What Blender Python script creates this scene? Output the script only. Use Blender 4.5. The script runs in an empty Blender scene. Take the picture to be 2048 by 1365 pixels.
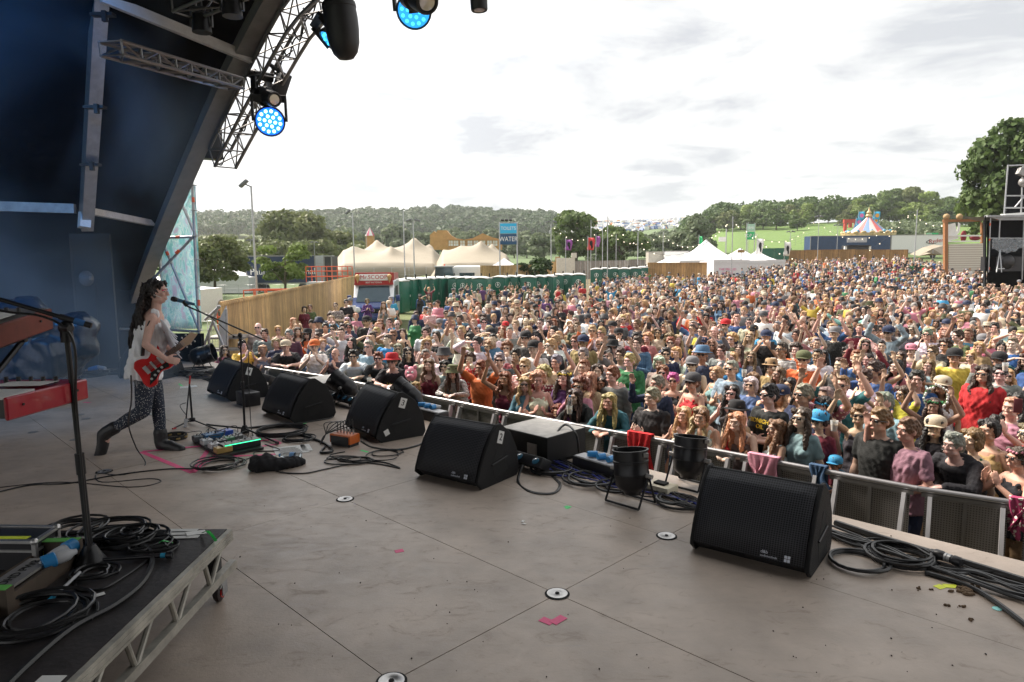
import bpy, bmesh, math, random
import numpy as np
from mathutils import Vector, Matrix, Euler, Quaternion
rad = math.radians
SC = bpy.context.scene
COL = SC.collection
FPX, HOR, H0 = 1365.0, 522.0, 3.3
DECK = 1.45
_p = math.atan((682.5 - HOR) / FPX); _r = rad(-0.5)
CF = Vector((0, math.cos(_p), -math.sin(_p)))
_U0 = Vector((0, math.sin(_p), math.cos(_p))); _R0 = Vector((1, 0, 0))
CR = _R0 * math.cos(_r) + _U0 * math.sin(_r)
CU = _U0 * math.cos(_r) - _R0 * math.sin(_r)
CAM = Vector((0, 0, H0))
cd = bpy.data.cameras.new('camera'); cam = bpy.data.objects.new('camera', cd); COL.objects.link(cam)
cd.sensor_width = 36; cd.lens = 36 * FPX / 2048; cd.clip_start = 0.05; cd.clip_end = 6000
M = Matrix.Identity(4)
for i in range(3):
 M[i][0] = CR[i]; M[i][1] = CU[i]; M[i][2] = -CF[i]; M[i][3] = CAM[i]
cam.matrix_world = M
SC.camera = cam
SUN_EL, SUN_AZ = 46.0, -52.0
w = bpy.data.worlds.new('World'); SC.world = w; w.use_nodes = True
nt = w.node_tree; nt.nodes.clear()
def N(t, tp, **kw):
 n = t.nodes.new(tp)
 for k, v in kw.items():
  if k in n.inputs: n.inputs[k].default_value = v
  else: setattr(n, k, v)
 return n
out = N(nt, 'ShaderNodeOutputWorld')
sky = N(nt, 'ShaderNodeTexSky', sky_type='NISHITA', sun_disc=False, sun_elevation=rad(SUN_EL), sun_rotation=rad(SUN_AZ), air_density=1.2, dust_density=2.5)
bg1 = N(nt, 'ShaderNodeBackground', Strength=0.07); nt.links.new(sky.outputs[0], bg1.inputs[0])
tc = N(nt, 'ShaderNodeTexCoord'); sp = N(nt, 'ShaderNodeSeparateXYZ'); nt.links.new(tc.outputs['Generated'], sp.inputs[0])
mx = N(nt, 'ShaderNodeMath', operation='MAXIMUM'); nt.links.new(sp.outputs[2], mx.inputs[0]); mx.inputs[1].default_value = 0.0
ad = N(nt, 'ShaderNodeMath', operation='ADD'); nt.links.new(mx.outputs[0], ad.inputs[0]); ad.inputs[1].default_value = 0.13
dx = N(nt, 'ShaderNodeMath', operation='DIVIDE'); dy = N(nt, 'ShaderNodeMath', operation='DIVIDE')
nt.links.new(sp.outputs[0], dx.inputs[0]); nt.links.new(ad.outputs[0], dx.inputs[1])
nt.links.new(sp.outputs[1], dy.inputs[0]); nt.links.new(ad.outputs[0], dy.inputs[1])
cb = N(nt, 'ShaderNodeCombineXYZ'); nt.links.new(dx.outputs[0], cb.inputs[0]); nt.links.new(dy.outputs[0], cb.inputs[1])
n1 = N(nt, 'ShaderNodeTexNoise', Scale=1.7, Detail=10.0, Roughness=0.60, Distortion=0.35); nt.links.new(cb.outputs[0], n1.inputs['Vector'])
r1 = N(nt, 'ShaderNodeValToRGB'); nt.links.new(n1.outputs[0], r1.inputs[0])
r1.color_ramp.elements[0].position = 0.36; r1.color_ramp.elements[0].color = (0.27, 0.28, 0.298, 1)
r1.color_ramp.elements[1].position = 0.58; r1.color_ramp.elements[1].color = (0.455, 0.448, 0.436, 1)
e = r1.color_ramp.elements.new(0.47); e.color = (0.36, 0.365, 0.372, 1)
sv = Vector((math.sin(rad(SUN_AZ)) * math.cos(rad(SUN_EL)), math.cos(rad(SUN_AZ)) * math.cos(rad(SUN_EL)), math.sin(rad(SUN_EL))))
dt = N(nt, 'ShaderNodeVectorMath', operation='DOT_PRODUCT'); nt.links.new(tc.outputs['Generated'], dt.inputs[0]); dt.inputs[1].default_value = sv
mr = N(nt, 'ShaderNodeMapRange'); nt.links.new(dt.outputs['Value'], mr.inputs[0])
mr.inputs[1].default_value = 0.50; mr.inputs[2].default_value = 1.0; mr.inputs[3].default_value = 1.0; mr.inputs[4].default_value = 1.7
bg2 = N(nt, 'ShaderNodeBackground'); nt.links.new(r1.outputs[0], bg2.inputs[0]); nt.links.new(mr.outputs[0], bg2.inputs[1])
n2 = N(nt, 'ShaderNodeTexNoise', Scale=0.62, Detail=5.0, Roughness=0.5); nt.links.new(cb.outputs[0], n2.inputs['Vector'])
r2 = N(nt, 'ShaderNodeValToRGB'); nt.links.new(n2.outputs[0], r2.inputs[0])
r2.color_ramp.elements[0].position = 0.26; r2.color_ramp.elements[0].color = (0, 0, 0, 1)
r2.color_ramp.elements[1].position = 0.36; r2.color_ramp.elements[1].color = (1, 1, 1, 1)
ms = N(nt, 'ShaderNodeMixShader'); nt.links.new(r2.outputs[0], ms.inputs[0]); nt.links.new(bg1.outputs[0], ms.inputs[1]); nt.links.new(bg2.outputs[0], ms.inputs[2])
nt.links.new(ms.outputs[0], out.inputs[0])
sl = bpy.data.lights.new('sun', 'SUN'); sl.energy = 3.8; sl.angle = rad(20); sl.color = (1.0, 0.90, 0.79)
so = bpy.data.objects.new('sun', sl); COL.objects.link(so)
so.rotation_euler = sv.to_track_quat('Z', 'Y').to_euler()
SC.view_settings.view_transform = 'Standard'; SC.view_settings.look = 'None'
SC.view_settings.exposure = 1.38; SC.view_settings.gamma = 1.0; SC.view_settings.use_curve_mapping = False
SC.render.engine = 'CYCLES'
SC.cycles.use_denoising = True
SC.cycles.max_bounces = 7; SC.cycles.diffuse_bounces = 3; SC.cycles.glossy_bounces = 3; SC.cycles.transmission_bounces = 4
SC.cycles.volume_bounces = 1; SC.cycles.transparent_max_bounces = 12
SC.cycles.caustics_reflective = False; SC.cycles.caustics_refractive = False
SC.cycles.sample_clamp_indirect = 4.0
SC.cycles.volume_step_rate = 2.0; SC.cycles.volume_max_steps = 96
def ray(px, py):
 return CF + CR * ((px - 1024) / FPX) - CU * ((py - 682.5) / FPX)
def G(px, py, z=0.0):
 d = ray(px, py); return CAM + d * ((z - H0) / d.z)
def AT(px, py, Y):
 d = ray(px, py); return CAM + d * (Y / d.y)
S2 = math.sqrt(0.5)
EU = Vector((-S2, S2, 0)); EV = Vector((S2, S2, 0))
def SV(u, v, z=DECK): return EU * u + EV * v + Vector((0, 0, z))
def PV(px, py, v):
 d = ray(px, py); return CAM + d * (v / (d.dot(EV)))
MATS = {}
def mat(name, col=(0.5, 0.5, 0.5), rough=0.6, metal=0.0, var=0.12, vs=6.0, bump=0.0, bs=40.0, objcol=False, emit=None, es=1.0, alpha=1.0, trans=0.0, spec=0.5, coat=0.0, attr=None, detail=4.0, backface=None):
 if name in MATS: return MATS[name]
 m = bpy.data.materials.new(name); m.use_nodes = True; t = m.node_tree
 b = t.nodes['Principled BSDF']
 b.inputs['Roughness'].default_value = rough; b.inputs['Metallic'].default_value = metal
 b.inputs['Specular IOR Level'].default_value = spec; b.inputs['Coat Weight'].default_value = coat
 b.inputs['Alpha'].default_value = alpha; b.inputs['Transmission Weight'].default_value = trans
 if emit: b.inputs['Emission Color'].default_value = (*emit, 1); b.inputs['Emission Strength'].default_value = es
 src = None
 if objcol:
  o = N(t, 'ShaderNodeObjectInfo'); src = o.outputs['Color']
 elif attr:
  o = N(t, 'ShaderNodeAttribute', attribute_name=attr); src = o.outputs['Color']
 tcn = N(t, 'ShaderNodeTexCoord')
 if var > 0:
  nz = N(t, 'ShaderNodeTexNoise', Scale=vs, Detail=detail, Roughness=0.6); t.links.new(tcn.outputs['Object'], nz.inputs['Vector'])
  mrr = N(t, 'ShaderNodeMapRange'); t.links.new(nz.outputs[0], mrr.inputs[0])
  mrr.inputs[1].default_value = 0.3; mrr.inputs[2].default_value = 0.7; mrr.inputs[3].default_value = 1 - var; mrr.inputs[4].default_value = 1 + var
  mm = N(t, 'ShaderNodeVectorMath', operation='SCALE'); t.links.new(mrr.outputs[0], mm.inputs['Scale'])
  if src is not None: t.links.new(src, mm.inputs[0])
  else: mm.inputs[0].default_value = col
  t.links.new(mm.outputs[0], b.inputs['Base Color'])
 else:
  if src is not None: t.links.new(src, b.inputs['Base Color'])
  else: b.inputs['Base Color'].default_value = (*col, 1)
 if bump > 0:
  nb = N(t, 'ShaderNodeTexNoise', Scale=bs, Detail=3.0); t.links.new(tcn.outputs['Object'], nb.inputs['Vector'])
  bp = N(t, 'ShaderNodeBump', Strength=bump, Distance=0.02); t.links.new(nb.outputs[0], bp.inputs['Height']); t.links.new(bp.outputs[0], b.inputs['Normal'])
 MATS[name] = m
 return m
class MB:
 def __init__(s): s.v = []; s.f = []; s.mi = []; s.m = 0; s.xf = None
 def _add(s, vs, fs):
  o = len(s.v)
  if s.xf is not None: vs = [s.xf @ Vector(q) for q in vs]
  s.v.extend([tuple(q) for q in vs]); s.f.extend([tuple(i + o for i in f) for f in fs]); s.mi.extend([s.m] * len(fs)); return s
 def box(s, c, d, rot=None, bev=0.0):
  c = Vector(c); hx, hy, hz = d[0] / 2, d[1] / 2, d[2] / 2
  R = rot.to_matrix() if isinstance(rot, (Euler, Quaternion)) else (rot if rot is not None else Matrix.Identity(3))
  if bev > 0:
   bm = bmesh.new(); bmesh.ops.create_cube(bm, size=1)
   for q in bm.verts: q.co = Vector((q.co.x * d[0], q.co.y * d[1], q.co.z * d[2]))
   bmesh.ops.bevel(bm, geom=bm.edges[:], offset=min(bev, min(d) * 0.45), segments=2, affect='EDGES', profile=0.5)
   bm.verts.index_update()
   vs = [c + R @ q.co for q in bm.verts]; fs = [[q.index for q in f.verts] for f in bm.faces]; bm.free()
   return s._add(vs, fs)
  vs = [c + R @ Vector((x * hx, y * hy, z * hz)) for x in (-1, 1) for y in (-1, 1) for z in (-1, 1)]
  return s._add(vs, [(0, 1, 3, 2), (4, 6, 7, 5), (0, 4, 5, 1), (2, 3, 7, 6), (0, 2, 6, 4), (1, 5, 7, 3)])
 def beam(s, a, b, w, h, up=(0, 0, 1)):
  a, b = Vector(a), Vector(b); d = (b - a); L = d.length; z = d.normalized(); up = Vector(up)
  x = z.cross(up)
  if x.length < 1e-4: x = z.cross(Vector((1, 0, 0)))
  x.normalize(); y = x.cross(z)
  R = Matrix((x, y, z)).transposed()
  return s.box((a + b) / 2, (w, h, L), R)
 def tube(s, pts, r, n=8, closed=False, cap=True, flat=1.0):
  pts = [Vector(q) for q in pts]; k = len(pts); rs = r if hasattr(r, '__len__') else [r] * k
  vs = []; prev = None
  for i, q in enumerate(pts):
   if closed: d = pts[(i + 1) % k] - pts[i - 1]
   else: d = pts[min(i + 1, k - 1)] - pts[max(i - 1, 0)]
   if d.length < 1e-9: d = Vector((0, 0, 1))
   d.normalize()
   if prev is None:
    a = d.cross(Vector((0, 0, 1)))
    if a.length < 1e-3: a = d.cross(Vector((0, 1, 0)))
   else: a = prev - d * prev.dot(d)
   if a.length < 1e-6: a = d.orthogonal()
   a.normalize(); prev = a; b = d.cross(a)
   for j in range(n):
    t = 2 * math.pi * j / n
    vs.append(q + (a * math.cos(t) + b * math.sin(t) * flat) * rs[i])
  fs = []
  for i in range(k if closed else k - 1):
   for j in range(n):
    a0 = i * n + j; a1 = i * n + (j + 1) % n; i2 = (i + 1) % k
    fs.append((a0, a1, i2 * n + (j + 1) % n, i2 * n + j))
  if cap and not closed:
   fs.append(tuple(range(n))[::-1]); fs.append(tuple((k - 1) * n + j for j in range(n)))
  return s._add(vs, fs)
 def cyl(s, a, b, r, r2=None, n=12): return s.tube([a, b], [r, r if r2 is None else r2], n)
 def lathe(s, c, prof, n=20, axis=(0, 0, 1), cap=True):
  z = Vector(axis).normalized(); x = z.orthogonal().normalized()
  if abs(z.z) > 0.999: x = Vector((1, 0, 0))
  y = z.cross(x); c = Vector(c); vs = []
  for (r, h) in prof:
   for j in range(n):
    t = 2 * math.pi * j / n; vs.append(c + z * h + (x * math.cos(t) + y * math.sin(t)) * max(r, 1e-4))
  fs = [(i * n + j, i * n + (j + 1) % n, (i + 1) * n + (j + 1) % n, (i + 1) * n + j) for i in range(len(prof) - 1) for j in range(n)]
  if cap: fs.append(tuple(range(n))[::-1]); fs.append(tuple((len(prof) - 1) * n + j for j in range(n)))
  return s._add(vs, fs)
 def sph(s, c, r, n=12, m=8, rot=None):
  c = Vector(c); rr = (r, r, r) if not hasattr(r, '__len__') else r
  R = rot.to_matrix() if isinstance(rot, (Euler, Quaternion)) else (rot or Matrix.Identity(3))
  vs = [c + R @ Vector((0, 0, rr[2]))]
  for i in range(1, m):
   a = math.pi * i / m
   for j in range(n):
    b = 2 * math.pi * j / n
    vs.append(c + R @ Vector((rr[0] * math.sin(a) * math.cos(b), rr[1] * math.sin(a) * math.sin(b), rr[2] * math.cos(a))))
  vs.append(c + R @ Vector((0, 0, -rr[2]))); fs = []
  for j in range(n): fs.append((0, 1 + j, 1 + (j + 1) % n))
  for i in range(m - 2):
   for j in range(n):
    a0 = 1 + i * n + j; a1 = 1 + i * n + (j + 1) % n; fs.append((a0, a0 + n, a1 + n, a1))
  L = len(vs) - 1; o = 1 + (m - 2) * n
  for j in range(n): fs.append((L, o + (j + 1) % n, o + j))
  return s._add(vs, fs)
 def prism(s, poly, a, b):
  a, b = Vector(a), Vector(b); n = len(poly); P = [Vector(q) for q in poly]
  vs = [a + q for q in P] + [b + q for q in P]
  fs = [tuple(range(n))[::-1], tuple(range(n, 2 * n))] + [(i, (i + 1) % n, n + (i + 1) % n, n + i) for i in range(n)]
  return s._add(vs, fs)
 def quad(s, a, b, c, d): return s._add([Vector(q) for q in (a, b, c, d)], [(0, 1, 2, 3)])
 def grid(s, P):
  r = len(P); c = len(P[0]); vs = [q for row in P for q in row]
  return s._add(vs, [(i * c + j, i * c + j + 1, (i + 1) * c + j + 1, (i + 1) * c + j) for i in range(r - 1) for j in range(c - 1)])
 def mesh(s, name, mats, smooth=40):
  me = bpy.data.meshes.new(name); me.from_pydata(s.v, [], s.f); me.validate(verbose=False)
  for m in (mats if isinstance(mats, (list, tuple)) else [mats]): me.materials.append(m)
  if len(me.materials) > 1 and len(me.polygons) == len(s.mi):
   me.polygons.foreach_set('material_index', s.mi)
  bm = bmesh.new(); bm.from_mesh(me); bmesh.ops.recalc_face_normals(bm, faces=bm.faces[:]); bm.to_mesh(me); bm.free()
  if smooth:
   me.shade_smooth(); me.set_sharp_from_angle(angle=rad(smooth))
  return me
 def build(s, name, mats, parent=None, smooth=40, label=None, cat=None, group=None, kind=None, mods=None):
  o = bpy.data.objects.new(name, s.mesh(name, mats, smooth)); COL.objects.link(o)
  if parent is not None: o.parent = parent
  tag(o, label, cat, group, kind)
  return o
def tag(o, label=None, cat=None, group=None, kind=None):
 if label: o['label'] = label
 if cat: o['category'] = cat
 if group: o['group'] = group
 if kind: o['kind'] = kind
 return o
def empty(name, label, cat, loc=(0, 0, 0), rz=0.0, group=None):
 o = bpy.data.objects.new(name, None); COL.objects.link(o); o.empty_display_size = 0.1
 o.location = loc; o.rotation_euler = (0, 0, rz); return tag(o, label, cat, group)
def copy_tree(src, loc=None, rz=None, label=None, group=None, parent=None, scale=None):
 c = src.copy(); COL.objects.link(c)
 if parent is not None: c.parent = parent
 for ch in src.children: copy_tree(ch, parent=c)
 if loc is not None: c.location = loc
 if rz is not None: c.rotation_euler = (0, 0, rz)
 if scale is not None: c.scale = (scale,) * 3 if not hasattr(scale, '__len__') else scale
 if label: c['label'] = label
 if group: c['group'] = group
 return c
def text_mesh(body, size, ext=0.002, align='CENTER'):
 cu = bpy.data.curves.new('t', 'FONT'); cu.body = body; cu.size = size; cu.extrude = ext; cu.align_x = align; cu.align_y = 'CENTER'; cu.resolution_u = 3
 ob = bpy.data.objects.new('t', cu); COL.objects.link(ob)
 me = bpy.data.meshes.new_from_object(ob); vs = [q.co.copy() for q in me.vertices]; fs = [tuple(p.vertices) for p in me.polygons]
 bpy.data.objects.remove(ob); bpy.data.curves.remove(cu); bpy.data.meshes.remove(me)
 return vs, fs
def add_text(mb, body, size, origin, right, up, ext=0.002, align='CENTER', sx=1.0):
 vs, fs = text_mesh(body, size, ext, align)
 right = Vector(right).normalized(); up = Vector(up).normalized(); n = right.cross(up); o = Vector(origin)
 mb._add([o + right * (q.x * sx) + up * q.y + n * q.z for q in vs], fs)
def smooth_path(pts, k=6):
 P = [Vector(q) for q in pts]
 if len(P) < 3: return P
 out = []
 for i in range(len(P) - 1):
  a = P[max(i - 1, 0)]; b = P[i]; c = P[i + 1]; d = P[min(i + 2, len(P) - 1)]
  for j in range(k):
   t = j / k
   out.append(0.5 * ((2 * b) + (c - a) * t + (2 * a - 5 * b + 4 * c - d) * t * t + (3 * b - a - 3 * c + d) * t ** 3))
 out.append(P[-1]); return out
RND = random.Random(7)
# ============================================================ STAGE
M_deck = mat('deck_ply', (0.44, 0.362, 0.30), rough=0.42, var=0.22, vs=2.2, bump=0.06, bs=70, detail=8)
def deck_material():
 m = M_deck; t = m.node_tree; b = t.nodes['Principled BSDF']
 tcn = N(t, 'ShaderNodeTexCoord')
 mp = N(t, 'ShaderNodeMapping'); t.links.new(tcn.outputs['Object'], mp.inputs[0]); mp.inputs['Rotation'].default_value = (0, 0, 0.5); mp.inputs['Scale'].default_value = (2.2, 4.2, 1)
 a = N(t, 'ShaderNodeTexNoise', Scale=2.3, Detail=9.0, Roughness=0.72, Distortion=1.4); t.links.new(mp.outputs[0], a.inputs['Vector'])
 r = N(t, 'ShaderNodeValToRGB'); t.links.new(a.outputs[0], r.inputs[0]); r.color_ramp.elements[0].position = 0.56; r.color_ramp.elements[1].position = 0.82
 old = b.inputs['Base Color'].links[0].from_socket
 mixn = N(t, 'ShaderNodeMix', data_type='RGBA'); t.links.new(r.outputs[0], mixn.inputs[0]); t.links.new(old, mixn.inputs[6]); mixn.inputs[7].default_value = (0.22, 0.165, 0.13, 1)
 mp2 = N(t, 'ShaderNodeMapping'); t.links.new(tcn.outputs['Object'], mp2.inputs[0]); mp2.inputs['Rotation'].default_value = (0, 0, -0.9); mp2.inputs['Scale'].default_value = (0.6, 9, 1)
 c = N(t, 'ShaderNodeTexNoise', Scale=3.1, Detail=6.0, Roughness=0.7, Distortion=0.8); t.links.new(mp2.outputs[0], c.inputs['Vector'])
 r3 = N(t, 'ShaderNodeValToRGB'); t.links.new(c.outputs[0], r3.inputs[0]); r3.color_ramp.elements[0].position = 0.60; r3.color_ramp.elements[1].position = 0.72
 ml = N(t, 'ShaderNodeMath', operation='MULTIPLY'); t.links.new(r3.outputs[0], ml.inputs[0]); ml.inputs[1].default_value = 0.5
 mix2 = N(t, 'ShaderNodeMix', data_type='RGBA'); t.links.new(ml.outputs[0], mix2.inputs[0]); t.links.new(mixn.outputs[2], mix2.inputs[6]); mix2.inputs[7].default_value = (0.36, 0.32, 0.30, 1)
 v = N(t, 'ShaderNodeTexVoronoi', Scale=3.4); t.links.new(tcn.outputs['Object'], v.inputs['Vector'])
 r4 = N(t, 'ShaderNodeValToRGB'); t.links.new(v.outputs['Distance'], r4.inputs[0]); r4.color_ramp.elements[0].position = 0.018; r4.color_ramp.elements[0].color = (1, 1, 1, 1); r4.color_ramp.elements[1].position = 0.032; r4.color_ramp.elements[1].color = (0, 0, 0, 1)
 mix3 = N(t, 'ShaderNodeMix', data_type='RGBA'); t.links.new(r4.outputs[0], mix3.inputs[0]); t.links.new(mix2.outputs[2], mix3.inputs[6]); mix3.inputs[7].default_value = (0.03, 0.022, 0.018, 1)
 t.links.new(mix3.outputs[2], b.inputs['Base Color'])
 mrx = N(t, 'ShaderNodeMapRange'); t.links.new(a.outputs[0], mrx.inputs[0]); mrx.inputs[1].default_value = 0.35; mrx.inputs[2].default_value = 0.7; mrx.inputs[3].default_value = 0.34; mrx.inputs[4].default_value = 0.56
 t.links.new(mrx.outputs[0], b.inputs['Roughness'])
deck_material()
M_dark = mat('dark_gap', (0.012, 0.012, 0.012), rough=0.9)
M_drape = mat('black_drape', (0.006, 0.007, 0.009), spec=.12, rough=0.95, bump=0.3, bs=5)
M_roof = mat('roof_membrane', (0.006, 0.0065, 0.008), spec=.15, rough=0.9, bump=0.9, bs=2.5)
M_alu = mat('aluminium', (0.52, 0.51, 0.50), rough=0.38, metal=0.85, var=0.15, vs=9)
M_alud = mat('dull_aluminium', (0.30, 0.29, 0.28), rough=0.5, metal=0.6, var=0.2, vs=9)
M_galv = mat('galvanised_steel', (0.42, 0.43, 0.44), rough=0.45, metal=0.7, var=0.2, vs=14)
M_blackmetal = mat('black_metal', (0.016, 0.016, 0.018), rough=0.4, metal=0.3)
M_blackplastic = mat('black_plastic', (0.014, 0.014, 0.016), rough=0.5, bump=0.1, bs=200)
M_white = mat('white_paint', (0.78, 0.77, 0.74), rough=0.5, var=0.06)
M_orange = mat('orange_mark', (0.75, 0.12, 0.04), rough=0.6)
PU, PVV, U00, V00 = 2.21, 1.115, 2.39, 1.615
V_EDGE = V00 + 3 * PVV + 0.06
deck = MB(); g = 0.0024
vcuts = [V00 + k * PVV for k in range(-9, 4)] ; vcuts[-1] = V_EDGE
ucuts = [U00 + k * PU for k in range(-6, 7)]
for i in range(len(ucuts) - 1):
 for j in range(len(vcuts) - 1):
  a = (ucuts[i] + g, ucuts[i + 1] - g); b = (vcuts[j] + g, vcuts[j + 1] - g)
  q = [SV(a[0], b[0], 0), SV(a[1], b[0], 0), SV(a[1], b[1], 0), SV(a[0], b[1], 0)]
  deck.prism(q, (0, 0, DECK - 0.03), (0, 0, DECK - RND.random() * 0.0015))
deck.m = 1
q = [SV(ucuts[0], vcuts[0], 0), SV(ucuts[-1], vcuts[0], 0), SV(ucuts[-1], V_EDGE - 0.02, 0), SV(ucuts[0], V_EDGE - 0.02, 0)]
deck.prism(q, (0, 0, DECK - 0.30), (0, 0, DECK - 0.034))
deck.build('stage_floor', [M_deck, M_blackmetal], smooth=0, kind='structure')
sk = MB(); sk.prism([SV(-8, V_EDGE - 0.10, 0), SV(15.5, V_EDGE - 0.10, 0), SV(15.5, V_EDGE - 0.16, 0), SV(-8, V_EDGE - 0.16, 0)], (0, 0, 0.0), (0, 0, DECK - 0.31))
sk.build('stage_skirt', M_drape, label='black cloth skirt closing the front of the stage below its lip', cat='skirt')
def plate(u, v, label, first=[None]):
 if first[0] is None:
  r = empty('levelling_plate', label, 'floor plate', SV(u, v, DECK), 0, 'steel plates at the deck panel corners')
  m = MB(); m.lathe((0, 0, 0.0005), [(0.0, 0), (0.070, 0), (0.070, 0.002), (0.062, 0.0022)], 28); m.build('dark_rim', M_dark, r)
  m = MB(); m.lathe((0, 0, 0.003), [(0.0, 0), (0.052, 0), (0.058, 0.003), (0.03, 0.0035), (0.028, 0.002), (0.0, 0.002)], 28); m.build('steel_disc', M_alu, r)
  m = MB(); m.lathe((0, 0, 0.0052), [(0.0, 0), (0.013, 0), (0.012, 0.004), (0, 0.004)], 6); m.build('bolt', M_dark, r)
  first[0] = r; return r
 return copy_tree(first[0], SV(u, v, DECK), label=label)
plate(U00, V00, 'round steel plate in the deck, largest one at the bottom edge of the picture')
plate(U00, V00 + PVV, 'round steel plate just behind the pink corner of tape')
plate(U00, V00 + 2 * PVV, 'round steel plate near the left front corner of the biggest monitor')
plate(U00 + PU, V00 + PVV, 'round steel plate halfway between the cart wheel and monitor two')
plate(U00 + PU, V00, 'round steel plate half hidden past the cart corner')
plate(U00 + 2 * PU, V00 , 'small round steel plate left of the pink tape triangle')
plate(U00 + 3 * PU, V00 + PVV, 'small round steel plate on the floor beyond the singer')
def tape(name, pts, w, m, label, cat='tape mark'):
 mb = MB()
 for k in range(len(pts) - 1):
  a, b = Vector(pts[k]), Vector(pts[k + 1]); d = (b - a).normalized(); s = d.cross(Vector((0, 0, 1))) * w / 2
  zz = Vector((0, 0, 0.0012 + 0.0006 * k))
  mb.prism([a - s, b - s, b + s, a + s], zz - Vector((0, 0, 0.001)), zz)
 return mb.build(name, m, smooth=0, label=label, cat=cat)
M_pink = mat('pink_tape', (0.85, 0.10, 0.26), rough=0.55, var=0.1)
M_green = mat('green_tape', (0.10, 0.75, 0.22), rough=0.55)
M_yell = mat('yellow_tape', (0.72, 0.78, 0.05), rough=0.55)
D = DECK
def F(px, py, dz=0.0): return G(px, py, D + dz)
tape('tape_mark', [F(1082, 1238), F(1105, 1247), F(1128, 1234)], 0.05, M_pink, 'pink corner of tape on the deck behind the big steel plate')
tape('tape_mark', [F(790, 1104), F(807, 1101)], 0.045, M_pink, 'short pink strip of tape alone on the grey deck')
tri = tape('tape_triangle', [F(283, 904), F(385, 946), F(440, 905), F(560, 888), F(545, 880), F(285, 904)], 0.05, M_pink, 'large pink tape outline on the floor round the pedal board')
tape('tape_mark', [F(425, 915), F(568, 908)], 0.045, M_pink, 'pink tape strip running under the guitar cable coil')
tape('tape_mark', [F(386, 942), F(425, 888)], 0.045, M_pink, 'pink tape strip pointing from the triangle corner to the pedals')
tape('tape_mark', [F(1136, 1018), F(1131, 1013), F(1142, 1015)], 0.03, M_green, 'tiny green tape tick beside the floor seam')
tape('tape_mark', [F(1873, 1176), F(1887, 1172), F(1915, 1174)], 0.045, M_yell, 'yellow tape corner beside the dried mud at right')
tape('tape_mark', [F(722, 901), F(736, 905)], 0.03, M_green, 'small green tape tick in front of the orange splitter box')
tape('tape_mark', [F(608, 848), F(614, 845)], 0.03, M_green, 'small green tape tick in front of monitor five')
tape('tape_mark', [F(358, 768), F(366, 774)], 0.03, M_green, 'small green tape tick behind the short microphone stand')
tape('tape_mark', [F(168, 805), F(180, 806)], 0.05, M_pink, 'small pink tape mark left of the singer')
mb = MB()
for k in range(46):
 c = F(1985 - 50 + RND.gauss(0, 11), 1183 + RND.gauss(0, 4)); mb.sph(c + Vector((0, 0, 0.004)), (RND.uniform(.008, .022), RND.uniform(.008, .02), RND.uniform(.006, .014)), 6, 4)
for (x, y) in ((1925, 1213), (1945, 1240), (1893, 1211), (1862, 1180), (1840, 1178)):
 for k in range(5): mb.sph(F(x + RND.gauss(0, 3), y + RND.gauss(0, 1.5)) + Vector((0, 0, .002)), RND.uniform(.004, .010), 5, 4)
mb.build('mud', mat('mud', (0.13, 0.085, 0.05), rough=0.95, bump=0.4), kind='stuff', label='crumbled brown mud lying on the deck near the cables', cat='mud')
mb = MB(); mb.lathe(F(1994, 1218), [(0, 0), (0.022, 0), (0.022, 0.002), (0, 0.002)], 16); mb.build('sticker', mat('aqua_paper', (0.35, 0.8, 0.78)), label='round pale aqua sticker on the deck at right', cat='sticker')
mb = MB()
for k in range(70):
 c = F(RND.uniform(480, 2040), RND.uniform(960, 1355)); r = RND.uniform(.002, .005); mb.sph(c + Vector((0, 0, r * .5)), (r, r * RND.uniform(.6, 2), r * .7), 5, 4)
mb.build('grit', mat('grit', (0.03, 0.02, 0.015), rough=0.95), kind='stuff', label='dark crumbs of grit scattered over the deck', cat='grit')
mb = MB()
for (x, y) in ((1046, 1043), (1048, 1048)): mb.box(F(x, y, 0.003), (0.03, 0.02, 0.003), Euler((0.1, 0, RND.random() * 3)))
mb.build('paper_scrap', M_white, label='torn white paper scraps on the middle of the deck', cat='paper scraps')
prof = [(-3.0, 0.0), (0.0, 1.45), (2.4, 3.3), (4.8, 4.95), (6.75, 6.15), (8.85, 7.15), (11.5, 7.95), (14.5, 8.3), (17.5, 8.1), (20.5, 7.2), (24, 5.2), (28, 1.45), (29, 0)]
pp = smooth_path([Vector((t, z, 0)) for t, z in prof], 4)
UF = 16.76
def arch(t, z, v, off=0.0): return SV(UF - t, v, z + off)
roof = empty('stage_roof', 'black arched stage canopy with grey edge beam, top left', 'stage roof')
mb = MB(); rows = []
for v in np.linspace(-8.5, 4.55, 9): rows.append([arch(q.x, q.y, v, 0.22 + 0.04 * math.sin(v * 2.1)) for q in pp])
mb.grid(rows); o = mb.build('membrane', M_roof, roof, smooth=60)
s = o.modifiers.new('thick', 'SOLIDIFY'); s.thickness = 0.04
mb = MB()
bp_ = [arch(q.x, q.y, 4.45) for q in pp]
for k in range(len(bp_) - 1): mb.beam(bp_[k], bp_[k + 1], 0.16, 0.26, up=EV)
mb.build('edge_beam', mat('grey_beam', (0.20, 0.195, 0.19), rough=0.5, metal=0.3), roof, smooth=30)
mb = MB()
for v in (0.8, -3.0, -6.8):
 b2 = [arch(q.x, q.y, v) for q in pp]
 for k in range(len(b2) - 1): mb.beam(b2[k], b2[k + 1], 0.14, 0.22, up=EV)
mb.build('rear_rib', M_alud, roof, smooth=30)
a, b = AT(203, -6, 8.7), AT(503, 118, 10.15)
mb = MB(); mb.beam(a, b, 0.07, 0.13); mb.build('purlin', mat('pale_beam', (0.55, 0.53, 0.52), rough=0.5), roof)
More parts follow.
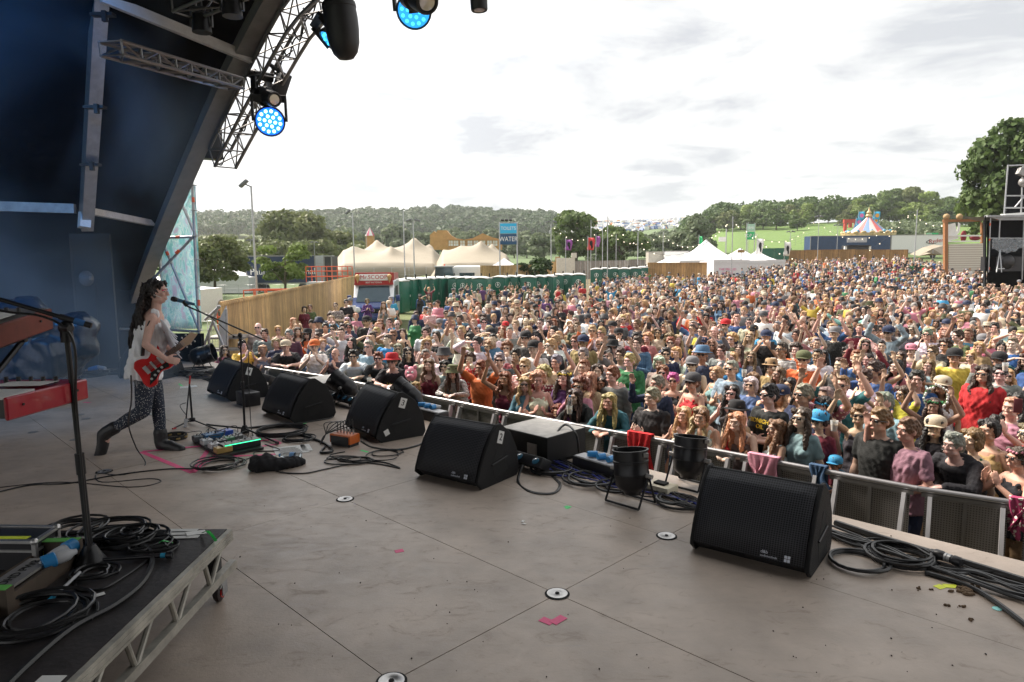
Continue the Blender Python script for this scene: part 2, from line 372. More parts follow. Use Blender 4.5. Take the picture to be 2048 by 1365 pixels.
mb = MB(); mb.beam(AT(201, -20, 8.75), AT(172, 455, 10.6), 0.20, 0.16, up=EV); mb.build('column', M_alu, roof)
mb = MB(); mb.beam(AT(170, 424, 10.5), AT(168, 456, 10.45), 0.17, 0.14, up=EV); mb.build('column_foot', M_white, roof)
mb = MB(); mb.beam(AT(176, 422, 10.6), AT(316, 449, 12.9), 0.10, 0.10); mb.build('side_rail', mat('pale_beam'), roof)
mb = MB(); mb.beam(AT(-10, 413, 10.2), AT(150, 418, 10.5), 0.12, 0.14); mb.build('side_rail', M_alud, roof)
def truss(mb, path, w, h, r=0.025, seg=0.5, up=(0, 0, 1), br=0.012):
 path = [Vector(q) for q in path]; ch = [[], [], [], []]
 L = [0.0]
 for k in range(1, len(path)): L.append(L[-1] + (path[k] - path[k - 1]).length)
 n = max(2, int(L[-1] / seg)); pts = []
 for i in range(n + 1):
  d = L[-1] * i / n; k = 0
  while k < len(L) - 2 and L[k + 1] < d: k += 1
  f = (d - L[k]) / (L[k + 1] - L[k]); pts.append(path[k].lerp(path[k + 1], f))
 for i, q in enumerate(pts):
  t = (pts[min(i + 1, n)] - pts[max(i - 1, 0)]).normalized(); x = t.cross(Vector(up)).normalized(); y = x.cross(t).normalized()
  for c, (sx, sy) in enumerate(((-1, -1), (1, -1), (1, 1), (-1, 1))): ch[c].append(q + x * sx * w / 2 + y * sy * h / 2)
 for c in range(4): mb.tube(ch[c], r, 7)
 for i in range(n):
  for c in range(4):
   c2 = (c + 1) % 4
   if i % 2: mb.cyl(ch[c][i], ch[c2][i + 1], br, n=5)
   else: mb.cyl(ch[c2][i], ch[c][i + 1], br, n=5)
   mb.cyl(ch[c][i], ch[c2][i], br, n=5)
 for c in range(4): mb.cyl(ch[c][n], ch[(c + 1) % 4][n], br * 1.3, n=5)
VT = 4.75
tp = [PV(445, 318, VT), PV(490, 230, VT), PV(547, 125, VT), PV(590, 50, VT), PV(640, -8, VT), PV(720, -75, VT), PV(860, -160, VT)]
mb = MB(); truss(mb, smooth_path(tp, 4), 0.34, 0.34, 0.026, 0.42, up=EV)
mb.build('lighting_truss', mat('truss_alu', (0.20, 0.19, 0.185), rough=0.4, metal=0.75), label='curved aluminium lighting truss hanging along the stage front under the canopy', cat='truss')
mb = MB(); truss(mb, [AT(222, 97, 7.2), AT(470, 168, 9.6)], 0.24, 0.13, 0.02, 0.3)
mb.build('inner_truss', mat('truss_alu'), label='straight aluminium truss reaching from the column to the curved truss', cat='truss')
mb = MB(); truss(mb, [AT(368, 8, 8.2), AT(500, -50, 7.6)], 0.3, 0.26, 0.02, 0.4)
mb.build('upper_truss', mat('truss_alu'), label='short dark truss high under the canopy at the top edge', cat='truss')
def hang_fixture(px, py, Y, label, s=1.0):
 r = empty('stage_lamp', label, 'stage lamp'); c = AT(px, py, Y)
 m = MB(); m.cyl(c + Vector((0, 0, .18 * s)), c + Vector((0, 0, -.02 * s)), .09 * s, .11 * s); m.build('lamp_body', M_blackmetal, r)
 m = MB(); m.box(c + Vector((0, 0, .24 * s)), (.24 * s, .05 * s, .05 * s)); m.box(c + Vector((-.12 * s, 0, .14 * s)), (.02 * s, .04 * s, .2 * s)); m.box(c + Vector((.12 * s, 0, .14 * s)), (.02 * s, .04 * s, .2 * s)); m.cyl(c + Vector((0, 0, .25 * s)), c + Vector((0, 0, .42 * s)), .02 * s); m.build('yoke', M_blackmetal, r)
 return r
hang_fixture(404, 62, 8.3, 'small black lamp hanging under the high truss')
hang_fixture(465, 30, 7.9, 'small black lamp hanging just right of the high truss')
mb = MB()
for k in range(12):
 t0 = 0.05 + k * .078
 a = AT(425, 196, 11.9) ; mb.tube([a + Vector((0, 0, -k * .06)), a + Vector((0.012 * (-1) ** k, 0, -k * .06 - .05))], 0.009, 5)
mb.build('hoist_chain', M_blackmetal, label='short hanging chain beside the lower end of the curved truss', cat='chain')
mb = MB(); c = AT(420, 268, 11.8); mb.box(c, (.34, .26, .85), Euler((0, 0, .6)), bev=.02); mb.cyl(c + Vector((0, 0, .42)), c + Vector((0, 0, .8)), .03)
mb.build('hoist_motor', M_blackmetal, label='black chain hoist box at the foot of the curved truss', cat='hoist')
M_lampglow = mat('blue_lamp_lit', (0.1, 0.3, 0.9), emit=(0.0, 0.09, 1.0), es=.9, var=0)
M_ledwhite = mat('blue_led_lit', (0.6, 0.9, 1.0), emit=(0.35, 0.75, 1.0), es=2.6, var=0)
M_lens = mat('blue_lens', (0.02, 0.10, 0.28), rough=0.15, emit=(0.02, 0.22, 0.6), es=0.9, var=0)  # low blue glow put into the lens of lamps that are off
def led_head(c, aim, R, label, lit):
 r = empty('led_wash_light', label, 'stage light'); c = Vector(c); a = Vector(aim).normalized()
 m = MB(); m.lathe(c, [(0, -R * .95), (R * .5, -R * .95), (R * .85, -R * .6), (R * 1.05, -R * .1), (R * 1.05, R * .12), (R * .98, R * .16), (R * .95, R * .05), (0, R * .05)], 24, a); m.build('housing', M_blackplastic, r)
 x = a.orthogonal().normalized(); y = a.cross(x)
 m = MB(); m.lathe(c + a * R * .055, [(0, 0), (R * .93, 0), (R * .93, .004), (0, .004)], 24, a); m.build('lens_face', M_lampglow if lit else M_lens, r)
 leds = [(0, 0)] + [(math.cos(k * math.pi / 3) * .36, math.sin(k * math.pi / 3) * .36) for k in range(6)] + [(math.cos(k * math.pi / 6) * .71, math.sin(k * math.pi / 6) * .71) for k in range(12)]
 for (lx, ly) in leds:
  m = MB(); m.sph(c + a * (R * .07) + x * lx * R + y * ly * R, R * .115, 8, 6)
  m.build('led', M_ledwhite if lit else mat('blue_bead', (0.03, 0.3, 0.6), rough=0.1, emit=(0.05, 0.45, 0.9), es=1.2, var=0), r)  # beads of lamps that are off also emit a low blue
 up = (Vector((0, 0, 1)) - a * a.z).normalized(); sd = a.cross(up)
 m = MB()
 for s_ in (-1, 1): m.beam(c + sd * s_ * R * 1.12, c + sd * s_ * R * 1.12 + up * R * 1.5 - a * R * .3, R * .16, R * .5, up=a)
 m.beam(c + sd * -R * 1.2 + up * R * 1.5 - a * R * .3, c + sd * R * 1.2 + up * R * 1.5 - a * R * .3, R * .5, R * .2, up=a)
 m.build('yoke', M_blackplastic, r)
 return r
def long_head(c, d, R, L, label, yoke_to=None, bullet=False):
 r = empty('moving_head_light', label, 'moving head'); c = Vector(c); d = Vector(d).normalized()
 if bullet:
  m = MB(); m.lathe(c, [(0, 0), (R * .8, 0), (R * .98, L * .06), (R, L * .10), (R, L * .14), (R * .97, L * .15), (R, L * .3), (R * .98, L * .5), (R * .9, L * .72), (R * .72, L * .88), (R * .45, L * .97), (0, L)], 24, d); m.build('housing', M_blackplastic, r)
  m = MB(); sd = d.cross(Vector((0, 1, 0))).normalized(); f_ = d.cross(sd); m.beam(c + f_ * -R * .72 + d * L * .28 + sd * -R * .5, c + f_ * -R * .66 + d * L * .62 + sd * -R * .3, R * .5, R * .5, up=f_); m.build('control_panel', mat('panel_grey', (.10, .10, .12), rough=.4), r)
  return r
 m = MB(); m.lathe(c, [(0, 0), (R * .55, 0), (R * .85, L * .08), (R, L * .3), (R * .98, L * .55), (R * .8, L * .6), (R * .78, L * .95), (R * .72, L), (R * .6, L), (R * .55, L * .97), (0, L * .97)], 20, d); m.build('housing', M_blackplastic, r)
 m = MB(); m.lathe(c + d * L * .972, [(0, 0), (R * .5, 0), (R * .5, .006), (0, .012)], 18, d); m.build('lens', mat('lens_glass', (0.6, 0.6, 0.62), rough=0.08, metal=0.6, var=0), r)
 if yoke_to is not None:
  y = Vector(yoke_to); sd = d.cross(y - c - d * L * .3)
  sd = sd.normalized() if sd.length > 1e-3 else Vector((1, 0, 0)); m = MB(); b0 = c + d * L * .3
  for s_ in (-1, 1): m.beam(b0 + sd * s_ * R * 1.1, y + sd * s_ * R * .9, R * .25, R * .7, up=d)
  m.box(y, (R * 2.1, R * 1.9, R * .9), d.to_track_quat('Y', 'Z'), bev=R * .2); m.build('yoke', M_blackplastic, r)
 return r
Yl = PV(535, 240, VT).y
led_head(PV(540, 243, VT - .1), (ray(540, 243) * -1 + Vector((-.12, 0, -.18))), 0.20, 'round wash light glowing bright blue at the lower end of the truss', True)
long_head(PV(518, 190, VT - .1), PV(576, 208, VT - .12) - PV(518, 190, VT - .1), 0.14, 0.52, 'black moving head beside the glowing blue light, aimed right', PV(522, 152, VT))
long_head(PV(676, 0, VT - .2), Vector((0.10, .06, -1)), 0.20, 0.68, 'largest black moving head hanging straight down from the truss', PV(676, -35, VT - .2), bullet=True)
led_head(PV(668, 84, VT - .1), (-.5, -.25, -.75), 0.19, 'dark wash light half hidden behind the largest moving head', False)
led_head(PV(828, 22, VT - .2), (ray(828, 22) * -1 + Vector((-.2, 0, -.25))), 0.175, 'round light with faintly glowing blue beads at the top edge', False)
long_head(PV(812, -22, VT - .5), PV(882, 22, VT - .7) - PV(812, -22, VT - .5), 0.15, 0.58, 'black moving head crossing the blue bead light at the top edge', PV(835, -60, VT))
long_head(PV(955, -40, VT - .3), Vector((0.05, 0, -1)), 0.10, 0.27, 'moving head of which only the tip shows at the top edge', PV(955, -70, VT))
r = empty('effect_light', 'boxy black strobe light bolted to the outer side of the truss', 'stage light')
c = PV(562, 172, VT + .2); mb = MB(); mb.box(c, (.16, .22, .36), Euler((.2, .3, .7)), bev=.015); mb.build('lamp_body', M_blackplastic, r)
mb = MB(); mb.box(c + Vector((-.02, .02, .22)), (.05, .05, .14)); mb.cyl(c + Vector((0, 0, .2)), c + Vector((-.15, 0, .3)), .03); mb.build('clamp', M_blackmetal, r)
mb = MB()
for k in range(9):
 a = PV(430 + k * 22, 320 - k * 38, VT + .1); mb.tube(smooth_path([a, a + Vector((.1, 0, -.18 + RND.random() * .1)), a + Vector((.22, -.1, .05)), a + Vector((.4, -.2, .1 + RND.random() * .1))], 5), 0.012, 5)
mb.build('truss_cable', M_blackmetal, label='black power cables draped in loops through the curved truss', cat='cable')
def spot(loc, to, energy, col, size, blend=0.6, rad_=0.12):
 l = bpy.data.lights.new('spot', 'SPOT'); l.energy = energy; l.color = col; l.spot_size = rad(size); l.spot_blend = blend; l.shadow_soft_size = rad_
 o = bpy.data.objects.new('lamp_beam', l); COL.objects.link(o); o.location = loc; o.rotation_euler = (Vector(to) - Vector(loc)).to_track_quat('-Z', 'Y').to_euler()
 return o
spot(SV(6.5, 1.0, 6.3), SV(13, 1.2, 4.4), 210, (0.04, 0.34, 1.0), 80)
spot(SV(8.0, -2.0, 6.0), SV(12.5, 3.0, 2.2), 120, (0.08, 0.42, 1.0), 70)
mb = MB(); rows = []
for i in range(40):
 v = -5 + 8.3 * i / 39; rows.append([SV(14.4 + 0.06 * math.sin(v * 9) + .03 * math.sin(v * 23), v, z) for z in np.linspace(DECK, 4.3, 6)])
mb.grid(rows); o = mb.build('side_drape', M_drape, smooth=60, label='dark cloth wall closing the left side of the stage', cat='drape')
o.modifiers.new('thick', 'SOLIDIFY').thickness = 0.02
mb = MB(); rows = []
for i in range(30):
 v = 1.2 + 3.4 * i / 29; rows.append([SV(15.2 + 0.05 * math.sin(v * 7 + z), v, z) for z in np.linspace(0.2, 5.2, 8)])
mb.grid(rows); o = mb.build('wing_drape', M_roof, smooth=60, label='creased black sheet hanging behind the tall panel under the canopy', cat='drape')
o.modifiers.new('thick', 'SOLIDIFY').thickness = 0.02
a, b = F(160, 741), F(239, 738)
mb = MB(); d = (b - a); nrm = d.cross(Vector((0, 0, 1))).normalized()
mb.prism([a, b, b - nrm * .08, a - nrm * .08], (0, 0, 0.01), (0, 0, 2.38)); mb.m = 1
mb.prism([a + nrm * .012, a + d * .06 + nrm * .012, a + d * .06 + nrm * .004, a + nrm * .004], (0, 0, .02), (0, 0, 2.3))
mb.build('tall_panel', [mat('panel_black', (0.008, 0.009, 0.011), rough=.6), M_blackmetal], smooth=0, label='tall flat black panel standing behind the singer', cat='panel')
for k, (x, y, Y) in enumerate(((206, 30, 8.4), (190, 215, 9.2), (181, 330, 9.9))):
 mb = MB(); mb.box(AT(x, y, Y) , (.26, .10, .035)); mb.box(AT(x + 3, y + 3, Y - .06), (.05, .05, .12)); mb.build('strap', M_blackmetal, label='black strap buckled round the leaning column, %s one' % ('top', 'middle', 'lowest')[k], cat='strap')
# ============================================================ PEOPLE: one continuous body each, clothing and hair as children
def fuse(mb, name, voxel, smooth=3, wrinkle=0.0, wfreq=14.0, seed=0, mats=None, dec=None, fac=0.5, zf=.75):
 me = bpy.data.meshes.new(name); me.from_pydata(mb.v, [], mb.f)
 bm = bmesh.new(); bm.from_mesh(me); bmesh.ops.recalc_face_normals(bm, faces=bm.faces[:]); bm.to_mesh(me); bm.free()
 o = bpy.data.objects.new('tmp', me); COL.objects.link(o)
 r = o.modifiers.new('r', 'REMESH'); r.mode = 'VOXEL'; r.voxel_size = voxel
 if smooth: s = o.modifiers.new('s', 'SMOOTH'); s.iterations = smooth; s.factor = fac
 if dec: d = o.modifiers.new('d', 'DECIMATE'); d.ratio = dec
 dg = bpy.context.evaluated_depsgraph_get(); ev = o.evaluated_get(dg)
 m2 = bpy.data.meshes.new_from_object(ev); m2.name = name
 bpy.data.objects.remove(o); bpy.data.meshes.remove(me)
 if wrinkle:
  n = len(m2.vertices); co = np.empty(n * 3, 'f'); no = np.empty(n * 3, 'f')
  m2.vertices.foreach_get('co', co); m2.vertices.foreach_get('normal', no); co = co.reshape(-1, 3); no = no.reshape(-1, 3)
  rg = np.random.RandomState(seed); h = np.zeros(n)
  for k in range(7):
   f = rg.randn(3) * wfreq * (1 + .35 * k); f[2] *= zf; ph = rg.rand() * 6.28
   w2 = rg.randn(3) * wfreq * .4; h += np.sin(co @ f + ph + 1.3 * np.sin(co @ w2)) / (1 + .35 * k)
  co += no * (h * wrinkle * 0.35)[:, None]; m2.vertices.foreach_set('co', co.ravel().astype('f')); m2.update()
 m2.shade_smooth(); m2.materials.clear()
 for m in (mats or []): m2.materials.append(m)
 return m2
def cap_(mb, a, b, ra, rb, n=10):
 a, b = Vector(a), Vector(b); mb.tube([a, b], [ra, rb], n); mb.sph(a, ra, n, 6); mb.sph(b, rb, n, 6)
def chain_(mb, P, R, n=10):
 for i in range(len(P) - 1): cap_(mb, P[i], P[i + 1], R[i], R[i + 1], n)
def rings(mb, RG, right, n=20, p=2.4):
 right = Vector(right).normalized(); vs = []; k = len(RG)
 for i, (c, w, d) in enumerate(RG):
  c = Vector(c); ax = (Vector(RG[min(i + 1, k - 1)][0]) - Vector(RG[max(i - 1, 0)][0])).normalized(); fw = ax.cross(right).normalized(); rt = fw.cross(ax)
  for j in range(n):
   t = 2 * math.pi * j / n; cs, sn = math.cos(t), math.sin(t)
   q = (abs(cs) ** p + abs(sn) ** p) ** (-1 / p)
   vs.append(c + rt * (cs * q * w) + fw * (sn * q * d))
 fs = [(i * n + j, i * n + (j + 1) % n, (i + 1) * n + (j + 1) % n, (i + 1) * n + j) for i in range(k - 1) for j in range(n)]
 fs.append(tuple(range(n))[::-1]); fs.append(tuple((k - 1) * n + j for j in range(n)))
 mb._add(vs, fs)
def hand(mb, w, d, nrm, curl=0.35, side=1, s=1.0, spread=0.12):
 """w wrist, d pointing direction, nrm back-of-hand normal; side=+1 puts the thumb on d x nrm side"""
 w, d = Vector(w), Vector(d).normalized(); nrm = Vector(nrm); nrm = (nrm - d * nrm.dot(d)).normalized(); x = d.cross(nrm) * side
 R = Matrix((x, nrm, d)).transposed()
 mb.sph(w + d * .045 * s, (.040 * s, .017 * s, .052 * s), 12, 8, R)
 mb.sph(w + d * .065 * s, (.042 * s, .015 * s, .030 * s), 12, 8, R)
 mb.sph(w + d * .035 * s + x * .022 * s - nrm * .006 * s, (.018 * s, .017 * s, .030 * s), 10, 8, R)
 for i, (ox, ln) in enumerate(((.030, .072), (.010, .080), (-.010, .075), (-.029, .058))):
  a = w + d * (.085 - abs(ox) * .15) * s + x * ox * s; dd = (d + x * (ox * spread * 30)).normalized(); P = [a]; c = 0
  for sg in (.42, .32, .26):
   c += curl * (1.0 + .12 * i); v = dd * math.cos(c) - nrm * math.sin(c); P.append(P[-1] + v * ln * sg * s)
  chain_(mb, P, [.0098 * s, .0092 * s, .0082 * s, .0068 * s], 8)
 a = w + d * .028 * s + x * .034 * s - nrm * .006 * s; b = a + (x * .75 + d * .75 - nrm * .15).normalized() * .036 * s; c = b + (d * .9 + x * .28 - nrm * .25 * (1 + curl)).normalized() * .032 * s
 chain_(mb, [a, b, c], [.013 * s, .0105 * s, .0085 * s], 8)
def head_skin(mb, hc, fwd, up=(0, 0, 1), s=1.0, fem=False):
 fwd = Vector(fwd).normalized(); up = Vector(up); up = (up - fwd * up.dot(fwd)).normalized(); x = fwd.cross(up)
 R = Matrix((x, fwd, up)).transposed(); P = lambda a, b, c: Vector(hc) + (x * a + fwd * b + up * c) * s
 E = lambda a, b, c, r: mb.sph(P(a, b, c), tuple(q * s for q in r), 16, 12, R)
 E(0, -.008, .022, (.076, .096, .096)); E(0, .020, -.035, (.058, .068, .080)); E(0, .052, -.088, (.024 if fem else .030, .022, .018))
 E(0, .078, .028, (.052, .018, .014)); E(0, .100, -.016, (.011, .015, .024)); E(0, .109, -.030, (.015, .013, .010))
 E(0, .086, -.062, (.022, .010, .008)); E(0, .085, -.072, (.018, .009, .007))
 for q in (-1, 1): E(q * .038, .068, -.022, (.020, .020, .018)); E(q * .078, -.004, -.006, (.012, .020, .030)); E(q * .045, .02, -.070, (.020, .045, .022))
 return P, R
def face_parts(P, s=1.0):
 e = MB()
 for q in (-1, 1): e.sph(P(q * .031, .078, .004), (.012 * s, .010 * s, .0065 * s), 8, 6)
 e.m = 1
 for q in (-1, 1): e.sph(P(q * .031, .0865, .004), .0052 * s, 8, 6)
 e.m = 2
 for q in (-1, 1): e.tube([P(q * .014, .096, .022), P(q * .032, .093, .027), P(q * .050, .080, .021)], [.002 * s, .0027 * s, .0015 * s], 5)
 return e
def J_default(fem=False):
 k = 0.88 if fem else 1.0
 J = dict(pelvis=Vector((0, 0, .93)), waist=Vector((0, -.005, 1.09)), chest=Vector((0, -.01, 1.28)), shz=Vector((0, .005, 1.42)), neck=Vector((0, .005, 1.475)), head=Vector((0, -.02, 1.635)),
    face=Vector((0, -1, .1)))
 for s_, n in ((-1, 'R'), (1, 'L')):
  J['sh' + n] = Vector((s_ * .175 * k, .005, 1.415)); J['el' + n] = Vector((s_ * .235 * k, .03, 1.14)); J['wr' + n] = Vector((s_ * .245 * k, -.06, .90))
  J['hd' + n] = Vector((0, -.25, -1)); J['hn' + n] = Vector((s_, 0, 0)); J['curl' + n] = .3
  J['hip' + n] = Vector((s_ * .088, 0, .90)); J['kn' + n] = Vector((s_ * .095, -.02, .49)); J['an' + n] = Vector((s_ * .10, .02, .09)); J['toe' + n] = Vector((s_ * .12, -.17, .035))
 J['fem'] = fem
 return J
def torso_rings(J, g=0.0, lo='pelvis', fem=None):
 fem = J['fem'] if fem is None else fem
 w = (.168, .128, .142, .140, .10, .058) if fem else (.160, .142, .172, .170, .12, .066)
 d = (.122, .098, .112, .088, .07, .052) if fem else (.118, .108, .122, .100, .085, .060)
 c = [J['pelvis'], J['waist'], J['chest'], J['shz'], J['shz'].lerp(J['neck'], .55), J['neck']]
 return [(c[i], w[i] + g, d[i] + g) for i in range(6)]
def skin_blob(J, hands=True):
 mb = MB(); fem = J['fem']; k = .86 if fem else 1.0; rt = J['shL'] - J['shR']
 T = torso_rings(J); rings(mb, T, rt)
 mb.sph(J['pelvis'] + Vector((0, 0, -.03)), (.15, .11, .09), 14, 8)
 cap_(mb, J['neck'] - Vector((0, 0, .03)), J['head'] - Vector((0, 0, .05)), .055 * k, .052 * k)
 if fem:
  f = T[2][0]; fw = rt.cross(Vector((0, 0, 1))).normalized(); fw = fw if fw.dot(J['face']) > 0 else -fw
  for s_ in (-1, 1): mb.sph(f + fw * .085 + rt.normalized() * .065 * s_, (.06, .05, .055), 12, 8)
 P, R = head_skin(mb, J['head'], J['face'], J.get('headup', (0, 0, 1)), 1.0, fem)
 for n in 'RL':
  chain_(mb, [J['sh' + n], J['sh' + n].lerp(J['el' + n], .35), J['el' + n]], [.054 * k, .050 * k, .040 * k])
  chain_(mb, [J['el' + n], J['el' + n].lerp(J['wr' + n], .3), J['wr' + n]], [.040 * k, .042 * k, .027 * k])
  if hands: hand(mb, J['wr' + n], J['hd' + n], J['hn' + n], J['curl' + n], J.get('side' + n, -1 if n == 'R' else 1), .92 if fem else 1.0)
  else: mb.sph(J['wr' + n] + J['hd' + n].normalized() * .07, .045, 8, 6)
  chain_(mb, [J['hip' + n], J['hip' + n].lerp(J['kn' + n], .4), J['kn' + n], J['kn' + n].lerp(J['an' + n], .3), J['an' + n]], [.088, .080, .056, .056, .038])
  cap_(mb, J['an' + n] - Vector((0, 0, .03)), J['toe' + n], .045, .034)
 return mb, P
def shirt_blob(J, kind='tee', g=.014):
 mb = MB(); fem = J['fem']; k = .86 if fem else 1.0; rt = J['shL'] - J['shR']; x = rt.normalized(); fem_ = fem
 T = torso_rings(J, g)
 low = (J['pelvis'] + (J['pelvis'] - J['waist']).normalized() * .09, T[0][1] + .028, T[0][2] + .030); T = [(T[0][0], T[0][1] + .016, T[0][2] + .018)] + T[1:]
 if kind in ('tank', 'dress'):
  top = J['chest'].lerp(J['shz'], .74); rr = [low, T[0], T[1], (J['chest'], T[2][1] - (.0 if fem else .004), T[2][2]), (top, T[3][1] - .032, T[3][2] - .006)]
  if kind == 'dress':
   lo2 = J['hipL'].lerp(J['hipR'], .5).lerp(J['knL'].lerp(J['knR'], .5), .55); rr = [(lo2, .24, .2), (J['pelvis'], T[0][1] + .03, T[0][2] + .03)] + rr[2:]
  rings(mb, rr, rt)
  for s_ in (-1, 1):
   a = J['neck'] + x * s_ * .085 - Vector((0, 0, .035)); fw = Vector((-x.y, x.x, 0));
   for q in (-1, 1): cap_(mb, top + x * s_ * .075 + fw * .075 * q, a, .027, .024)
 else:
  if kind == 'jacket': T = [(c, w + .016, d + .02) for c, w, d in T]; low = (low[0], low[1] + .025, low[2] + .03)
  rings(mb, [low] + T[:5] + [(T[5][0] - Vector((0, 0, .008)), T[5][1] + .004, T[5][2] + .004)], rt)
  for n in 'RL':
   s, e, w_ = J['sh' + n], J['el' + n], J['wr' + n]
   if kind == 'tee':
    q = s.lerp(e, .62); chain_(mb, [s, s.lerp(e, .3), q], [.066 * k, .066 * k, .064 * k])
   else:
    b = .014 if kind == 'jacket' else .006
    chain_(mb, [s, s.lerp(e, .5), e, e.lerp(w_, .5), e.lerp(w_, .93)], [.062 * k + b, .056 * k + b, .050 * k + b, .046 * k + b, .038 * k + b * .7])
  if kind == 'jacket': mb.sph(J['neck'] + Vector((0, .035, -.01)), (.085, .06, .035), 12, 8)
 if fem:
  fw = rt.cross(Vector((0, 0, 1))).normalized(); fw = fw if fw.dot(J['face']) > 0 else -fw
  for s_ in (-1, 1): mb.sph(J['chest'] + fw * .09 + x * .065 * s_, (.066 + g * .5, .055 + g * .5, .060 + g * .5), 12, 8)
 return mb
def trouser_blob(J, kind='long', g=.013):
 mb = MB(); rt = J['shL'] - J['shR']; T = torso_rings(J, g)
 rings(mb, [(J['pelvis'] - Vector((0, 0, .10)), .165, .118), (J['pelvis'], T[0][1] - .002, T[0][2]), (J['pelvis'].lerp(J['waist'], .5), T[1][1] + .006, T[1][2])], rt)
 for n in 'RL':
  h, k, a = J['hip' + n], J['kn' + n], J['an' + n]
  if kind == 'shorts': chain_(mb, [h, h.lerp(k, .5), h.lerp(k, .85)], [.100, .094, .088])
  else: chain_(mb, [h, h.lerp(k, .5), k, k.lerp(a, .4), k.lerp(a, .95)], [.098, .086, .068, .066, .058])
 return mb
def shoe_blob(J, hi=False):
 mb = MB()
 for n in 'RL':
  a, t = J['an' + n], J['toe' + n]; cap_(mb, a - Vector((0, 0, .035)), t, .052, .040)
  mb.sph(a.lerp(t, .45) - Vector((0, 0, .02)), (.05, .09, .03), 10, 6)
  if hi: cap_(mb, a, a + (J['kn' + n] - a).normalized() * .10, .054, .052)
 return mb
def hair_blob(P, kind, s=1.0, seed=0):
 mb = MB(); rg = random.Random(seed); E = lambda a, b, c, r, n=12: mb.sph(P(a, b, c), tuple(q * s for q in r) if hasattr(r, '__len__') else r * s, n, 8)
 if kind == 'bald':
  for a in range(9):
   t = math.pi * (a / 8); E(math.cos(t) * .076, -.02 - math.sin(t) * .075, -.01, (.018, .022, .035))
  return mb
 if kind == 'short' or kind == 'crop':
  b = .004 if kind == 'crop' else .012
  E(0, -.018, .040, (.080 + b, .094 + b, .086 + b)); E(0, -.055, -.005, (.074 + b, .058 + b, .070)); E(0, .05, .095, (.055, .040, .025))
  for q in (-1, 1): E(q * .070, -.005, .02, (.014 + b * .5, .022, .040))
  if kind == 'short':
   for i in range(16):
    t = rg.random() * 6.28; E(math.cos(t) * .05, math.sin(t) * .06 + .0, .10 + rg.random() * .025, (.02, .026, .014))
 elif kind == 'curly':
  for i in range(70):
   t = rg.random() * 6.28; f = rg.random() * 1.9 - .5; r = .105; z = math.sin(f) * r; c = math.cos(f) * r
   y = math.sin(t) * c
   if y > .045 and z < .055: continue
   E(math.cos(t) * c * 1.05, y - .02, z + .035, .030)
  E(0, -.02, .04, (.09, .095, .09))
 elif kind == 'bob':
  E(0, -.015, .045, (.090, .100, .090)); E(0, -.045, -.02, (.092, .070, .095))
  for q in (-1, 1): E(q * .080, .012, -.025, (.024, .045, .082)); E(q * .055, .060, .075, (.038, .034, .034))
 elif kind in ('long', 'wavy', 'tail', 'bun', 'swept'):
  E(0, -.016, .043, (.088, .100, .089)); E(0, -.055, -.005, (.080, .058, .080))
  for q in (-1, 1): E(q * .052, .052, .078, (.036, .036, .034)); E(q * .076, .005, .01, (.018, .034, .060))
  if kind in ('long', 'wavy'):
   w = .006 if kind == 'long' else .022
   for q in (-1, 1):
    for i in range(3):
     ph = rg.random() * 6; pts = [P(q * (.078 - .03 * i), .022 - .045 * i, -.03)]
     for j in range(1, 7): pts.append(P(q * (.088 - .032 * i + .008 * j * (.5)) + w * math.sin(ph + j * 1.9), .014 - .036 * i + (.010 * j if i == 0 else -.004 * j), -.03 - .052 * j))
     chain_(mb, pts, [.030, .031, .032, .031, .028, .022, .010], 8)
   chain_(mb, [P(0, -.085, -.02), P(0, -.095, -.14), P(0, -.09, -.30)], [.05, .055, .025], 8)
  elif kind == 'swept': pass
  elif kind == 'tail': chain_(mb, [P(0, -.10, .04), P(0, -.135, 0), P(.01, -.12, -.12), P(.01, -.10, -.22)], [.026, .030, .028, .012], 8)
  else: E(0, -.07, .13, .042); E(0, -.1, .1, .03)
 return mb
def hat_mesh(P, kind, R=1.0):
 mb = MB(); up = (P(0, 0, 1) - P(0, 0, 0)).normalized(); fw = (P(0, 1, 0) - P(0, 0, 0)).normalized(); c = P(0, -.01, .045)
 if kind == 'cap':
  mb.lathe(c, [(.108, -.012), (.112, .02), (.107, .058), (.083, .092), (.045, .110), (0, .116)], 20, up)
  x = fw.cross(up); rows = []
  for r in np.linspace(.085, .175, 5): rows.append([c + fw * (r * math.cos(t) * 1.0) + x * (min(r, .11) * math.sin(t) * .9) + up * (.004 - .012 * abs(math.sin(t)) - (r - .08) * .16) for t in np.linspace(-1.25, 1.25, 11)])
  for rw in rows: rw
  top = [[q + up * .004 for q in rw] for rw in rows]; mb.grid(rows); mb.grid(top)
  mb.tube([q + up * .002 for q in rows[-1]], .0035, 5); mb.sph(c + up * .104, .008, 6, 4)
 elif kind == 'hat':
  mb.lathe(c, [(.100, .0), (.155, -.008), (.162, -.002), (.160, .002), (.112, .012), (.110, .03), (.102, .095), (.075, .115), (.04, .105), (0, .100)], 22, up)
 elif kind == 'bucket':
  mb.lathe(c, [(.108, .0), (.145, -.045), (.148, -.043), (.113, .008), (.100, .090), (.065, .106), (0, .110)], 20, up)
 elif kind == 'wreath':
  x = fw.cross(up)
  for k in range(20):
   t = k * math.pi / 10; q = c + (fw * math.cos(t) * .104 + x * math.sin(t) * .096) + up * (.03 + .01 * math.sin(k * 2.3)); mb.sph(q, (.016, .016, .014), 6, 5)
 return mb
